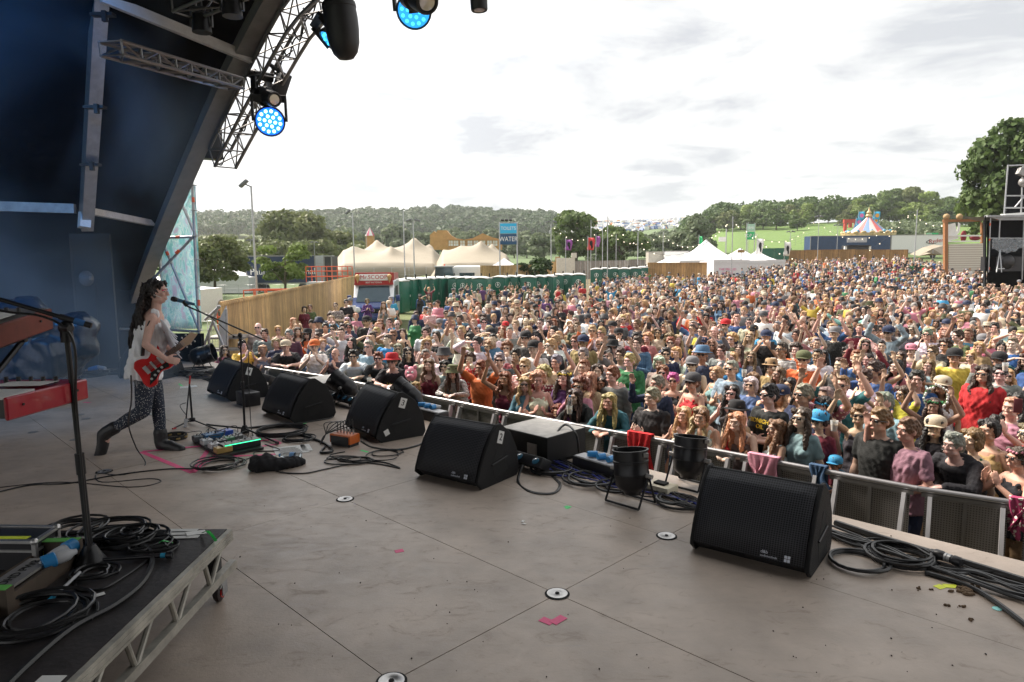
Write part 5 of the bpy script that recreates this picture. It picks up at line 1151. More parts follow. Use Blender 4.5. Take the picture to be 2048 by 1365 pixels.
m = MB(); m.cyl(c, c + Vector((.15, .02, .04)), .04); m.build('blue_plug', M_bluep, r); m = MB(); m.cyl(c + Vector((.15, .02, .04)), c + Vector((.28, .0, .02)), .035); m.build('plug_grip', M_greyp, r)
for (x, y) in ((160, 830), (172, 838), (150, 880), (66, 865)):
 m = MB(); m.lathe(F(x, y), [(0, .0005), (.05, .0005), (.05, .003), (0, .003)], 18); m.build('deck_disc', M_alud, label='pale disc set in the floor left of the singer', cat='floor plate', group='small discs in the floor at left')
# ============================================================ LAND
COLS = [(-900, [(0, 0), (60, 0), (150, 2), (300, 8), (520, 21), (700, 46), (1200, 48)]),
  (420, [(0, 0), (60, 0), (150, 2), (300, 8), (520, 21), (700, 44), (1200, 46)]),
  (900, [(0, 0), (60, 0), (150, 2), (300, 8), (520, 20), (700, 46), (1200, 48)]),
  (1080, [(0, 0), (60, 0), (150, 2), (300, 6), (500, 17), (700, 42), (1200, 40)]),
  (1180, [(0, 0), (50, 0), (75, .5), (150, 2), (300, 6), (500, 17), (700, 41), (1200, 36)]),
  (1370, [(0, 0), (50, 0), (75, .6), (150, 3), (300, 9), (500, 22), (700, 43), (1200, 38)]),
  (1440, [(0, 0), (50, .1), (90, 1.2), (130, 3.5), (200, 9), (300, 15.5), (400, 22), (700, 40), (1200, 40)]),
  (1700, [(0, 0), (45, .1), (90, 1.5), (130, 4), (200, 11), (300, 19), (400, 23), (700, 32), (1200, 30)]),
  (1950, [(0, 0), (45, .1), (90, 1.5), (130, 4), (200, 10), (300, 16), (400, 19), (700, 26), (1200, 26)]),
  (2900, [(0, 0), (45, .1), (90, 1.5), (130, 4), (200, 10), (300, 16), (400, 19), (700, 26), (1200, 26)])]
def _interp(tab, y):
 return float(np.interp(y, [a for a, _ in tab], [b for _, b in tab]))
def gz(x, y):
 if y < 20: return 0.0
 px = 1024 + 1365 * x / max(y, 1); px = min(max(px, -900), 2900)
 for i in range(len(COLS) - 1):
  a, b = COLS[i], COLS[i + 1]
  if a[0] <= px <= b[0]:
   f = (px - a[0]) / (b[0] - a[0]); f = f * f * (3 - 2 * f); yy = y
   z = _interp(a[1], yy) * (1 - f) + _interp(b[1], yy) * f; break
 if y > 150: z += 0.6 * math.sin(x * .021 + y * .013) + .4 * math.sin(x * .05 - y * .03)
 return z
def AG(px, Y, dz=0.0):
 x = (px - 1024) / 1365 * Y; return Vector((x, Y, gz(x, Y) + dz))
Ys = [-60, -20, 0, 4, 8, 14, 20, 28, 36, 45, 52, 60, 68, 76, 84, 92, 102, 112, 124, 138, 155, 175, 195, 220, 245, 270, 300, 330, 365, 400, 440, 480, 520, 560, 610, 660, 710, 780, 900, 1200]
rows = []; cols_ = []
for Y in Ys:
 row = []
 for px in np.linspace(-2400, 4400, 150):
  x = (px - 1024) / 1365 * max(Y, 22); row.append(Vector((x, Y, gz(x, Y))))
 rows.append(row)
mb = MB(); mb.grid(rows); me = mb.mesh('ground', mat('field_ground', attr='Col', rough=.95, var=.3, vs=1.1, bump=.4, bs=12, detail=9), 60)
at = me.color_attributes.new('Col', 'FLOAT_COLOR', 'POINT')
for i, q in enumerate(me.vertices):
 x, y, z = q.co; px = 1024 + 1365 * x / max(y, 22)
 if y < 110 and -14 < x < 90 and y > -30: c = (0.13, 0.105, 0.055) if x > y * .02 else (0.10, 0.12, 0.04)
 elif y < 150: c = (0.07, 0.11, 0.03)
 elif px > 1380: c = (0.095, 0.165, 0.03)
 elif px < 700 and 270 < y < 440: c = (0.34, 0.27, 0.12)
 elif px < 760: c = (0.12, 0.16, 0.06)
 else: c = (0.09, 0.14, 0.05)
 at.data[i].color = (*c, 1)
o = bpy.data.objects.new('ground', me); COL.objects.link(o); tag(o, kind='structure')
def leaf_cloud(lobes, n, size, seed, squash=1.0, cols=((.05, .085, .022), (.09, .14, .035))):
 """many small leaf clumps spread over and through a set of lobes: (centre, radii)"""
 rg = np.random.RandomState(seed); vol = np.array([r[0] * r[1] * r[2] for _, r in lobes]) ** .67; pr = vol / vol.sum()
 idx = rg.choice(len(lobes), n, p=pr); C_ = np.array([tuple(c) for c, _ in lobes])[idx]; R_ = np.array([tuple(r) for _, r in lobes])[idx]
 d = rg.randn(n, 3); d /= np.linalg.norm(d, axis=1)[:, None]; d[:, 2] = np.where(d[:, 2] < -.5, -d[:, 2], d[:, 2])
 rr = .55 + .55 * rg.rand(n) ** .55; P = C_ + d * R_ * rr[:, None]
 nr = d + rg.randn(n, 3) * .55; nr /= np.linalg.norm(nr, axis=1)[:, None]
 a = np.cross(nr, rg.randn(n, 3)); a /= np.linalg.norm(a, axis=1)[:, None] + 1e-9; b = np.cross(nr, a)
 s = size * (.55 + .9 * rg.rand(n))[:, None]
 V = np.stack([P - a * s - b * s * .35, P + b * s * -.9, P + a * s + b * s * .25, P + b * s * .95 - a * s * .3], 1).reshape(-1, 3)
 fi = np.arange(n * 4).reshape(n, 4)
 lob = rg.rand(len(lobes))[idx]; t = np.clip(.55 * lob + .45 * rg.rand(n), 0, 1)[:, None]
 c = np.array(cols[0]) * (1 - t) + np.array(cols[1]) * t
 return V, fi, np.repeat(c, 4, 0)
def leaf_mesh(name, V, fi, col, m_):
 me = bpy.data.meshes.new(name); me.vertices.add(len(V)); me.vertices.foreach_set('co', V.ravel().astype('f'))
 me.loops.add(fi.size); me.loops.foreach_set('vertex_index', fi.ravel().astype('i')); me.polygons.add(len(fi))
 me.polygons.foreach_set('loop_start', (np.arange(len(fi)) * 4).astype('i')); me.update(calc_edges=True)
 at = me.color_attributes.new('Col', 'FLOAT_COLOR', 'POINT'); at.data.foreach_set('color', np.concatenate([col, np.ones((len(col), 1))], 1).ravel().astype('f'))
 me.materials.append(m_); return me
M_leaf = mat('leaves', attr='Col', rough=.6, var=.0, spec=.25)
_t = M_leaf.node_tree; _b = _t.nodes['Principled BSDF']; _tr = N(_t, 'ShaderNodeBsdfTranslucent'); _mx = N(_t, 'ShaderNodeMixShader'); _mx.inputs[0].default_value = .28
_at = [n for n in _t.nodes if n.type == 'ATTRIBUTE'][0]; _t.links.new(_at.outputs['Color'], _tr.inputs[0]); _o = [n for n in _t.nodes if n.type == 'OUTPUT_MATERIAL'][0]
_t.links.new(_b.outputs[0], _mx.inputs[1]); _t.links.new(_tr.outputs[0], _mx.inputs[2]); _t.links.new(_mx.outputs[0], _o.inputs[0])
M_bark = mat('bark', (0.10, 0.075, 0.055), rough=.9, bump=.5, bs=8)
def make_tree(name, label, loc, H, Wd, seed, leaf=.3, n=4500, shape='round', cols=((.045, .08, .02), (.09, .14, .035)), cat='tree', group=None, trunk_h=.3, nl=16, ls=1.0):
 rg = random.Random(seed); r = empty(name, label, cat, loc, 0, group); lobes = []
 c0 = H * (.5 + trunk_h * .5); hh = H * (1 - trunk_h) / 2
 for k in range(nl):
  t = rg.random() * 6.28; f = rg.uniform(-.8, .85); w = math.sqrt(1 - f * f) if shape == 'round' else (1 - (f + 1) / 2) * .9 + .12
  q = rg.uniform(.45, .8)
  lobes.append((Vector((math.cos(t) * Wd / 2 * w * q, math.sin(t) * Wd / 2 * w * q, c0 + f * hh * .78)), (Wd * ls * rg.uniform(.12, .24),) * 2 + (hh * ls * rg.uniform(.18, .38),)))
 V, fi, c = leaf_cloud(lobes, n, leaf, seed, cols=cols)
 crown = bpy.data.objects.new('crown', leaf_mesh('crown', V, fi, c, M_leaf)); COL.objects.link(crown); crown.parent = r
 m = MB(); tp_ = Vector((rg.uniform(-.04, .04) * H, 0, c0 + hh * .3)); m.tube([(0, 0, -.2), (0, 0, H * .08), tp_ * .5, tp_], [H * .030, H * .022, H * .018, H * .006], 8)
 for lb in lobes[:9]:
  s = tp_ * rg.uniform(.35, .75); m.tube([s, s.lerp(lb[0], .5) + Vector((0, 0, H * .02)), lb[0]], [H * .011, H * .007, H * .002], 6)
 m.build('trunk', M_bark, r); return r
DK = ((.050, .090, .026), (.105, .16, .045)); MD = ((.07, .12, .034), (.14, .20, .06)); LT = ((.11, .165, .035), (.21, .28, .07)); SV_ = ((.11, .15, .085), (.20, .24, .14)); OL = ((.09, .125, .045), (.18, .20, .075))
make_tree('hawthorn_tree', 'dark spreading tree with a forked trunk standing left of the floodlight pole', AG(432, 60), 6.0, 6.2, 5, .13, 6500, cols=OL, trunk_h=.18, nl=34, ls=.75)
make_tree('field_tree', 'bushy tree at the far left behind the scaffold banner', AG(372, 66), 5.6, 6.5, 6, .18, 4000, cols=MD)
make_tree('young_tree', 'young yellow-green tree in front of the dark blue lorry', AG(572, 58), 5.4, 4.6, 7, .12, 4200, cols=LT, trunk_h=.22, nl=30, ls=.7)
make_tree('large_tree', 'largest pale green tree rising behind the dark blue lorry', AG(595, 140), 12.5, 15, 8, .36, 9000, cols=OL, trunk_h=.0, nl=60, ls=.8)
make_tree('large_tree', 'round tree right of the largest tree behind the lorry', AG(668, 150), 9.0, 11, 9, .34, 5200, cols=OL, trunk_h=.0, nl=36, ls=.9)
make_tree('bush_tree', 'olive bushes between the lorry trees and the ridge wood', AG(500, 170), 7, 14, 10, .42, 4200, cols=OL, trunk_h=.0)
make_tree('bush_tree', 'pale bushes below the tan field at left', AG(440, 230), 7, 16, 11, .5, 3000, cols=OL, trunk_h=.0)
make_tree('dense_bush', 'dark green bush right below the WATER sign', AG(1062, 62), 4.2, 3.3, 12, .13, 3600, cols=((.02, .045, .012), (.05, .09, .022)), trunk_h=.0)
make_tree('broadleaf_tree', 'tall loose tree right of the TOILETS sign tower', AG(1153, 120), 11.5, 9.5, 13, .24, 8000, cols=MD, trunk_h=.05, nl=50, ls=.72)
make_tree('broadleaf_tree', 'wide green tree behind the grey fence and the tall bare poles', AG(1240, 115), 8.6, 9.0, 14, .28, 5200, cols=MD, trunk_h=.05, nl=18)
make_tree('big_chestnut_tree', 'big leafy tree at the right edge beside the speaker tower', AG(2015, 62), 16.0, 9.4, 15, .21, 15000, cols=DK, trunk_h=.16, nl=70, ls=.62)
for px, Y, H_, W_, lb in ((545, 125, 6, 11, 'pale bush mass directly behind the dark blue lorry'), (640, 118, 6, 9, 'pale bushes behind the right end of the lorry'), (700, 130, 6, 10, 'bushes behind the left end of the beige tent'), (478, 105, 5, 9, 'scrubby bush behind the forked dark tree'), (400, 120, 6, 12, 'pale bushes at the foot of the tan field')): make_tree('bush_tree', lb, AG(px, Y), H_, W_, px, .3, 2600, cols=OL, trunk_h=.0, ls=1.2)
g_ = 'silvery willows in a row behind the toilets'
for k, (px, Y, H_, W_) in enumerate(((1090, 165, 6.5, 9), (1300, 150, 6.2, 8), (1335, 155, 5.2, 8), (1362, 150, 6.5, 7), (1392, 145, 9.5, 8), (1205, 150, 6.5, 9), (1275, 170, 5, 9), (1120, 175, 8, 9))):
 make_tree('willow_tree', ['silvery willow just left of the tall loose tree', 'silvery willow in the middle of the row', 'low silvery willow left of the tallest two', 'silvery willow next to the tallest one', 'tallest silvery willow, at the right end of the row before the green hill', 'silvery willow between the two dark green trees', 'silvery willow behind the wide green tree', 'silvery willow hidden behind the tall loose tree'][k], AG(px, Y), H_, W_, 20 + k, .34, 3000, 'cone' if k in (1, 3, 4) else 'round', SV_, group=g_, trunk_h=.0)
for k, px in enumerate((850, 880, 912, 940, 965, 990, 1030, 1055, 700, 735, 770, 800)):
 make_tree('valley_tree', 'pale round tree in the valley line behind the big tent', AG(px, 215 + 10 * (k % 3)), 8.0 + (k % 3), 10, 40 + k, .5, 1800, cols=SV_, group='pale trees behind the big tent', trunk_h=.0)
protos = []
for k in range(5): protos.append(make_tree('hill_tree', 'x', Vector((0, 0, 0)), 10, 10.5, 60 + k, .42, 2800, cols=(MD, DK, LT, DK, OL)[k], group='trees on the hill at right', trunk_h=.0, nl=18))
HT = [(1385, 300, 1.0), (1405, 292, .9), (1428, 300, 1.1), (1452, 286, .9), (1478, 300, 1.1), (1500, 290, .9), (1522, 285, 1.0), (1548, 272, 1.05), (1575, 300, .9), (1600, 282, .9), (1622, 300, 1.0), (1650, 292, .9), (1672, 310, 1.1), (1697, 300, .8), (1722, 295, 1.0), (1748, 290, 1.25), (1770, 305, 1.5), (1800, 285, 1.0), (1815, 300, 1.55), (1842, 290, 1.45), (1860, 280, .8), (1885, 275, 1.15), (1905, 285, 1.2), (1930, 270, 1.1), (1945, 280, 1.0), (1965, 270, 1.2), (1590, 250, .62), (1730, 240, .55), (1680, 250, .5), (1830, 215, .5), (1795, 210, .45), (1860, 225, .5)]
side_w = ('at the left end of', 'left of the middle of', 'near the middle of', 'right of the middle of', 'at the right end of')
used_p = set()
for k, (px, Y, s) in enumerate(HT):
 i = {0: 0, 1: 1, 2: 3, 3: 4, 4: 2}[k % 5] if k not in (17, 20) else 2
 lab = 'hillside tree %s the wood line, %s' % (side_w[min(4, int((px - 1385) / 117))], ('tall' if s > 1.2 else 'small' if s < .7 else 'middle-sized'))
 if i in used_p: copy_tree(protos[i], AG(px, Y), RND.random() * 6, lab, scale=(s, s, s * RND.uniform(.9, 1.1)))
 else:
  used_p.add(i); p_ = protos[i]; p_.location = AG(px, Y); p_.scale = (s,) * 3; p_['label'] = lab
def wood(name, label, pxr, Yr, n, seed, hs=(9, 13), leaves=90, leaf=1.0, cols=DK):
 rg = random.Random(seed); lobes = []
 for k in range(n):
  Y = rg.uniform(*Yr); px = rg.uniform(*pxr); q = AG(px, Y); h = rg.uniform(*hs); w_ = h * rg.uniform(.42, .6)
  lobes.append((q + Vector((0, 0, h * .55)), (w_, w_, h * .5)))
 V, fi, c = leaf_cloud(lobes, n * leaves, leaf, seed, cols=cols)
 o = bpy.data.objects.new(name, leaf_mesh(name, V, fi, c, M_leaf)); COL.objects.link(o); tag(o, label, 'wood', kind='stuff')
wood('ridge_wood', 'dark green wood covering the long ridge across the left and middle', (180, 1108), (505, 720), 950, 1, leaves=110, leaf=1.1, cols=((.026, .062, .024), (.058, .102, .036)))
wood('hill_wood', 'green wood covering the hill behind the carousel', (1375, 2150), (305, 430), 420, 2, (8, 11.5), 150, .75, cols=((.045, .09, .025), (.09, .145, .04)))
wood('valley_scrub', 'low pale scrub filling the valley below the ridge', (640, 1400), (220, 400), 260, 3, (3.5, 5.5), 90, .8, cols=SV_)
wood('hedge_scrub', 'grey-green scrub on the slope behind the white trailer', (1740, 1880), (150, 190), 60, 4, (2.5, 4.5), 120, .35, cols=SV_)
rg = np.random.RandomState(9); mb = MB(); vc = []
pal = [(.75, .75, .75)] * 8 + [(.6, .62, .65)] * 4 + [(.08, .16, .40), (.05, .10, .22), (.55, .2, .05), (.1, .1, .12), (.5, .5, .35), (.25, .35, .5)]
for k in range(1500):
 Y = 560 + 150 * rg.rand() ** .8; px = rg.uniform(1098, 1392) if rg.rand() < .8 else rg.uniform(1250, 1400); q = AG(px, Y); a = rg.rand() * 3
 w_, l_, h_ = rg.uniform(1.5, 2.8), rg.uniform(2.5, 6), rg.uniform(1.4, 2.9); n0 = len(mb.v)
 if rg.rand() < .5: mb.box(q + Vector((0, 0, h_ / 2)), (l_, w_, h_), Euler((0, 0, a)))
 else:
  R_ = Matrix.Rotation(a, 3, 'Z'); P = [q + R_ @ Vector(v) for v in ((-l_ / 2, -w_ / 2, 0), (l_ / 2, -w_ / 2, 0), (l_ / 2, w_ / 2, 0), (-l_ / 2, w_ / 2, 0), (-l_ / 3, 0, h_), (l_ / 3, 0, h_))]
  mb._add(P, [(0, 1, 5, 4), (2, 3, 4, 5), (1, 2, 5), (3, 0, 4)])
 vc += [pal[rg.randint(len(pal))]] * (len(mb.v) - n0)
me = mb.mesh('campsite', mat('campsite_mix', attr='Col', rough=.5, var=0), 0); at = me.color_attributes.new('Col', 'FLOAT_COLOR', 'POINT')
if len(me.vertices) == len(vc): at.data.foreach_set('color', np.concatenate([np.array(vc), np.ones((len(vc), 1))], 1).ravel().astype('f'))
o = bpy.data.objects.new('campsite', me); COL.objects.link(o); tag(o, 'mass of pale vans and small tents covering the far hilltop', 'campsite', kind='stuff')
# ============================================================ FENCES
M_board = mat('pine_boards', (0.50, 0.33, 0.15), rough=.75, var=.18, vs=3)
def boards(m, freq):
 t = m.node_tree; b = t.nodes['Principled BSDF']; old = b.inputs['Base Color'].links[0].from_socket
 tcn = N(t, 'ShaderNodeTexCoord'); sp_ = N(t, 'ShaderNodeSeparateXYZ'); t.links.new(tcn.outputs['Object'], sp_.inputs[0]); oi = N(t, 'ShaderNodeObjectInfo'); mo = N(t, 'ShaderNodeMapRange'); t.links.new(oi.outputs['Random'], mo.inputs[0]); mo.inputs[3].default_value = .78; mo.inputs[4].default_value = 1.12; so_ = N(t, 'ShaderNodeVectorMath', operation='SCALE'); t.links.new(old, so_.inputs[0]); t.links.new(mo.outputs[0], so_.inputs['Scale']); old = so_.outputs[0]
 ml = N(t, 'ShaderNodeMath', operation='MULTIPLY'); t.links.new(sp_.outputs[0], ml.inputs[0]); ml.inputs[1].default_value = freq
 fr = N(t, 'ShaderNodeMath', operation='FRACT'); t.links.new(ml.outputs[0], fr.inputs[0]); fl = N(t, 'ShaderNodeMath', operation='FLOOR'); t.links.new(ml.outputs[0], fl.inputs[0])
 lt = N(t, 'ShaderNodeMath', operation='LESS_THAN'); t.links.new(fr.outputs[0], lt.inputs[0]); lt.inputs[1].default_value = .10
 wn = N(t, 'ShaderNodeTexWhiteNoise', noise_dimensions='1D'); t.links.new(fl.outputs[0], wn.inputs['W'])
 mr_ = N(t, 'ShaderNodeMapRange'); t.links.new(wn.outputs[0], mr_.inputs[0]); mr_.inputs[3].default_value = .72; mr_.inputs[4].default_value = 1.15
 sc = N(t, 'ShaderNodeVectorMath', operation='SCALE'); t.links.new(old, sc.inputs[0]); t.links.new(mr_.outputs[0], sc.inputs['Scale'])
 mp = N(t, 'ShaderNodeMapping'); mp.inputs['Scale'].default_value = (9, 9, .9); t.links.new(tcn.outputs['Object'], mp.inputs[0]); ns = N(t, 'ShaderNodeTexNoise', Scale=2.0, Detail=6); t.links.new(mp.outputs[0], ns.inputs['Vector'])
 mr2 = N(t, 'ShaderNodeMapRange'); t.links.new(ns.outputs[0], mr2.inputs[0]); mr2.inputs[1].default_value = .3; mr2.inputs[2].default_value = .7; mr2.inputs[3].default_value = .8; mr2.inputs[4].default_value = 1.15
 s2 = N(t, 'ShaderNodeVectorMath', operation='SCALE'); t.links.new(sc.outputs[0], s2.inputs[0]); t.links.new(mr2.outputs[0], s2.inputs['Scale'])
 mx_ = N(t, 'ShaderNodeMix', data_type='RGBA'); t.links.new(lt.outputs[0], mx_.inputs[0]); t.links.new(s2.outputs[0], mx_.inputs[6]); mx_.inputs[7].default_value = (.16, .09, .04, 1)
 t.links.new(mx_.outputs[2], b.inputs['Base Color'])
boards(M_board, 6.5)
M_board2 = mat('brown_boards', (0.36, 0.21, 0.085), rough=.8, var=.2, vs=3); boards(M_board2, 4.0)
M_greyb = mat('grey_hoarding', (0.36, 0.34, 0.32), rough=.8, var=.15); boards(M_greyb, 3.0)
def fence(name, label, A, B, h, m_, pw=2.4, cap=True):
 A, B = Vector(A), Vector(B); r = empty(name, label, 'fence', (A + B) / 2); d = B - A; L_ = math.hypot(d.x, d.y); n = max(1, round(L_ / pw)); rz = math.atan2(d.y, d.x)
 for k in range(n):
  a, b = A.lerp(B, k / n), A.lerp(B, (k + 1) / n); z0 = gz((a.x + b.x) / 2, (a.y + b.y) / 2)
  m = MB(); w = L_ / n; m.box((0, 0, h / 2), (w - .015, .03, h - RND.random() * .03)); m.box((0, -.03, h * .97), (w - .02, .03, .06))
  o = m.build('fence_panel', m_, r, smooth=0); q = (a + b) / 2; o.location = Vector((q.x, q.y, z0)) - r.location; o.rotation_euler = (0, 0, rz)
 return r
fence('board_fence', 'tall pale board fence running from beside the stage to the ice cream van', AT(440, 600, 16.2).xy.to_3d(), AT(722, 547, 50).xy.to_3d(), 2.4, M_board)
fence('board_fence', 'short pale board fence between the two banks of green toilets', AG(962, 60), AG(1082, 62), 2.9, M_board)
fence('board_fence', 'brown board fence in front of the white marquee', AG(1295, 70), AG(1413, 66), 2.55, M_board2)
fence('hoarding', 'grey corrugated fence behind the right bank of toilets', AG(1140, 92), AG(1298, 88), 2.4, M_greyb)
fence('board_fence', 'long low brown board fence behind the far crowd at right', AG(1575, 104), AG(1812, 100), 2.3, M_board2)
fence('board_fence', 'dark green board fence left of the blue container', AG(1512, 112), AG(1580, 110), 2.4, mat('green_hoard', (.02, .12, .08), rough=.6))
def mesh_fence(label, A, B, h, n, name='wire_fence'):
 r = empty(name, label, 'fence', A)
 for k in range(n):
  a, b = A.lerp(B, k / n), A.lerp(B, (k + 1) / n); a = a - A; b = b - A; m = MB()
  m.tube([a, a + Vector((0, 0, h)), b + Vector((0, 0, h)), b], .02, 5)
  for q in range(1, 4): m.cyl(a + Vector((0, 0, h * q / 4)), b + Vector((0, 0, h * q / 4)), .008, n=4)
  m.build('fence_frame', M_galv, r)
mesh_fence('open metal wire fence in front of the beige tent', AG(715, 62), AG(985, 66), 2.7, 8)
mesh_fence('wooden rail fence under the trees by the dark blue lorry', AG(395, 62), AG(620, 62), 1.3, 8, 'rail_fence')
mesh_fence('wire fence climbing the green hill at left of the carousel', AG(1575, 150), AG(1690, 235), 2.2, 14)
# ============================================================ TOILETS
M_toil = mat('toilet_green', (0.008, 0.115, 0.075), rough=.4, var=.12, vs=2)
toil0 = None
def toilet(px, Y, rz, label):
 global toil0
 q = AG(px, Y)
 if toil0 is not None: return copy_tree(toil0, q, rz, label)
 r = empty('portable_toilet', label, 'toilet', q, rz, 'green portable toilets'); toil0 = r
 m = MB(); m.box((0, 0, 1.06), (1.1, 1.15, 2.0), bev=.05)
 for x in (-.53, .53): m.box((x, -.575, 1.05), (.05, .03, 2.0))
 m.build('cabin', M_toil, r, smooth=30)
 m = MB(); m.grid([[Vector((x, y, 2.08 + .16 * math.cos(x * 2.4) * math.cos(y * 1.6))) for x in np.linspace(-.59, .59, 9)] for y in np.linspace(-.62, .62, 7)]); o = m.build('roof', mat('toilet_roof', (.66, .68, .66), rough=.4), r, smooth=60); o.modifiers.new('s', 'SOLIDIFY').thickness = .06
 m = MB(); m.box((.0, -.59, 1.0), (.82, .02, 1.86), bev=.008); d = m.build('door', mat('toilet_door', (.006, .10, .065), rough=.35), r, smooth=30)
 m = MB(); m.box((.33, -.61, 1.0), (.04, .03, .14)); m.build('door_handle', M_white, d)
 m = MB(); m.lathe((0, -.603, 1.55), [(.17, 0), (.20, 0), (.20, .004), (.17, .004), (.17, 0)], 24, (0, -1, 0), cap=False); m.box((0, -.604, 1.56), (.06, .004, .22)); m.sph((0, -.604, 1.70), (.035, .004, .035), 10, 6); m.box((0, -.604, 1.55), (.17, .004, .05)); m.build('door_sign', M_white, d, smooth=0)
 m = MB(); m.cyl((.4, .4, 2.1), (.4, .4, 2.42), .05); m.build('vent_pipe', M_dark, r)
 return r
TL = [(797, 44, 'first one right of the ice cream van'), (818, 47, 'second one from the van'), (839, 48, 'third one from the van'), (859, 49, 'fourth one from the van'), (877, 50, 'fifth one from the van'), (896, 51, 'sixth one from the van'), (916, 50, 'just right of the line\'s middle gap'), (934, 49.5, 'third from the right end of the left bank'), (951, 49, 'second from the right end of the left bank'), (966, 48.6, 'at the right end of the left bank'),
  (1002, 51, 'at the left end of the middle bank'), (1022, 52, 'second of the middle bank'), (1041, 53, 'third of the middle bank'), (1059, 50.5, 'in the middle of the middle bank'), (1080, 51.5, 'fifth of the middle bank'), (1097, 52, 'sixth of the middle bank'), (1116, 55, 'third from the right of the middle bank'), (1135, 55, 'second from the right of the middle bank'), (1158, 54, 'at the right end of the middle bank'),
  (1193, 66, 'at the left end of the right bank'), (1210, 67, 'second of the right bank'), (1229, 67, 'third of the right bank'), (1249, 66, 'third from the right of the right bank'), (1268, 67, 'second from the right of the right bank'), (1284, 69, 'at the right end of the right bank')]
for k, (px, Y, t_) in enumerate(TL): toilet(px, Y, rad((-18, -10, -22, -8, -16)[k % 5] + (10 if k > 18 else 0)), 'green portable toilet with white roof, ' + t_)
# ============================================================ ICE CREAM VAN
van = empty('ice_cream_van', 'white and blue ice cream van with red Mr.SCOOP sign, parked by the fence', 'ice cream van', AG(756, 36.5), rad(6)); van.scale = (1.06, 1.06, 1.10)
M_vanw = mat('van_white', (.72, .74, .76), rough=.25, coat=.4); M_vanb = mat('van_blue', (.02, .05, .18), rough=.25, coat=.5); M_glass = mat('window_glass', (.05, .08, .10), rough=.08, metal=.3, var=.1)
m = MB(); m.prism([(0, -2.6, .35), (0, -2.55, .95), (0, -2.25, 1.10), (0, -1.55, 1.92), (0, -1.45, 2.15), (0, 2.6, 2.2), (0, 2.6, .35)], (-.95, 0, 0), (.95, 0, 0)); o = m.build('body', M_vanw, van, smooth=30); bv = o.modifiers.new('b', 'BEVEL'); bv.width = .07; bv.segments = 2
m = MB(); m.prism([(0, -2.62, .36), (0, -2.57, .96), (0, -2.26, 1.115), (0, -2.0, 1.40), (0, -1.9, .9), (0, -1.9, .36)], (-.965, 0, 0), (.965, 0, 0)); m.build('bonnet', M_vanb, van, smooth=30)
m = MB(); m.prism([(-.80, -2.19, 1.19), (.80, -2.19, 1.19), (.72, -1.60, 1.88), (-.72, -1.60, 1.88)], (0, -.02, .012), (0, -.01, .006)); m.build('windscreen', M_glass, van, smooth=0)
m = MB(); m.prism([(0, -1.85, 1.2), (0, -1.4, 1.8), (0, -1.0, 1.8), (0, -1.0, 1.2)], (.951, 0, 0), (.962, 0, 0)); m.build('side_window', M_glass, van, smooth=0)
m = MB(); m.prism([(0, -.6, 1.05), (0, 1.2, 1.05), (0, 1.2, 1.85), (0, -.6, 1.85)], (.951, 0, 0), (.962, 0, 0)); m.build('serving_hatch', M_dark, van, smooth=0)
for s_ in (-1, 1):
 m = MB(); m.sph((s_ * .72, -2.56, .86), (.17, .08, .14), 14, 8); m.build('headlight', mat('headlamp', (.7, .72, .75), rough=.1), van)
 m = MB(); m.box((s_ * 1.14, -1.95, 1.35), (.20, .12, .30), bev=.04); m.build('wing_mirror', M_vanb, van)
 for y in (-1.75, 1.6): m = MB(); m.lathe((s_ * .78, y, .33), [(0, 0), (.2, 0), (.33, .01), (.33, .18), (.2, .19), (0, .19)], 20, (s_, 0, 0)); m.build('wheel', M_blackplastic, van)
m = MB(); m.box((0, -2.63, .48), (1.9, .1, .22), bev=.03); m.build('bumper', M_vanb, van)
m = MB(); m.box((0, -2.58, .80), (.75, .06, .2), bev=.02); m.build('radiator_grille', M_dark, van)
m = MB(); m.lathe((0, -2.62, .82), [(.07, 0), (.09, 0), (.09, .01), (.07, .01), (.07, 0)], 16, (0, -1, 0), cap=False); m.build('badge', M_alu, van)
m = MB(); m.prism([(-.92, 0, 1.95), (.92, 0, 1.95), (.86, 0, 2.52), (-.86, 0, 2.52)], (0, -1.72, 0), (0, -1.40, 0)); sg = m.build('roof_sign', mat('sign_red', (.38, .03, .025), rough=.35), van, smooth=0)
m = MB(); m.box((0, -1.735, 2.30), (1.34, .02, .30), bev=.01); m.build('sign_board', M_white, sg)
m = MB(); add_text(m, 'Mr.SCOOP', .27, (0, -1.75, 2.30), (1, 0, 0), (0, 0, 1), .003); m.build('sign_lettering', mat('letter_red', (.45, .02, .02), rough=.5, var=0), sg, smooth=0)
m = MB(); add_text(m, 'BEST IN TOWN', .11, (0, -1.727, 2.06), (1, 0, 0), (0, 0, 1), .003); m.build('lower_lettering', M_white, sg, smooth=0)
m = MB(); m.prism([(0, -1.40, 2.15), (0, 2.4, 2.15), (0, 2.4, 2.45), (0, -1.40, 2.5)], (.80, 0, 0), (.93, 0, 0)); m.build('side_sign', mat('sign_red'), van, smooth=0)
m = MB(); m.box((0, .6, 2.30), (1.5, 3.4, .22), bev=.06); m.build('roof_top', M_white, van)
for s_ in (-.75, .75):
 m = MB(); m.lathe((s_, -1.78, 2.02), [(0, 0), (.10, .26), (0, .27)], 12); m.sph((s_, -1.78, 2.34), .11, 12, 8); m.build('cone_ornament', mat('wafer', (.55, .35, .15), rough=.6), van)
for k in range(5):
 m = MB(); m.box((.965, -.4 + k * .45, .75), (.01, .32, .35)); m.build('side_picture', mat('pic%d' % k, ((.6, .1, .2), (.1, .3, .6), (.6, .5, .1), (.2, .5, .3), (.5, .2, .5))[k], rough=.5), van, smooth=0)
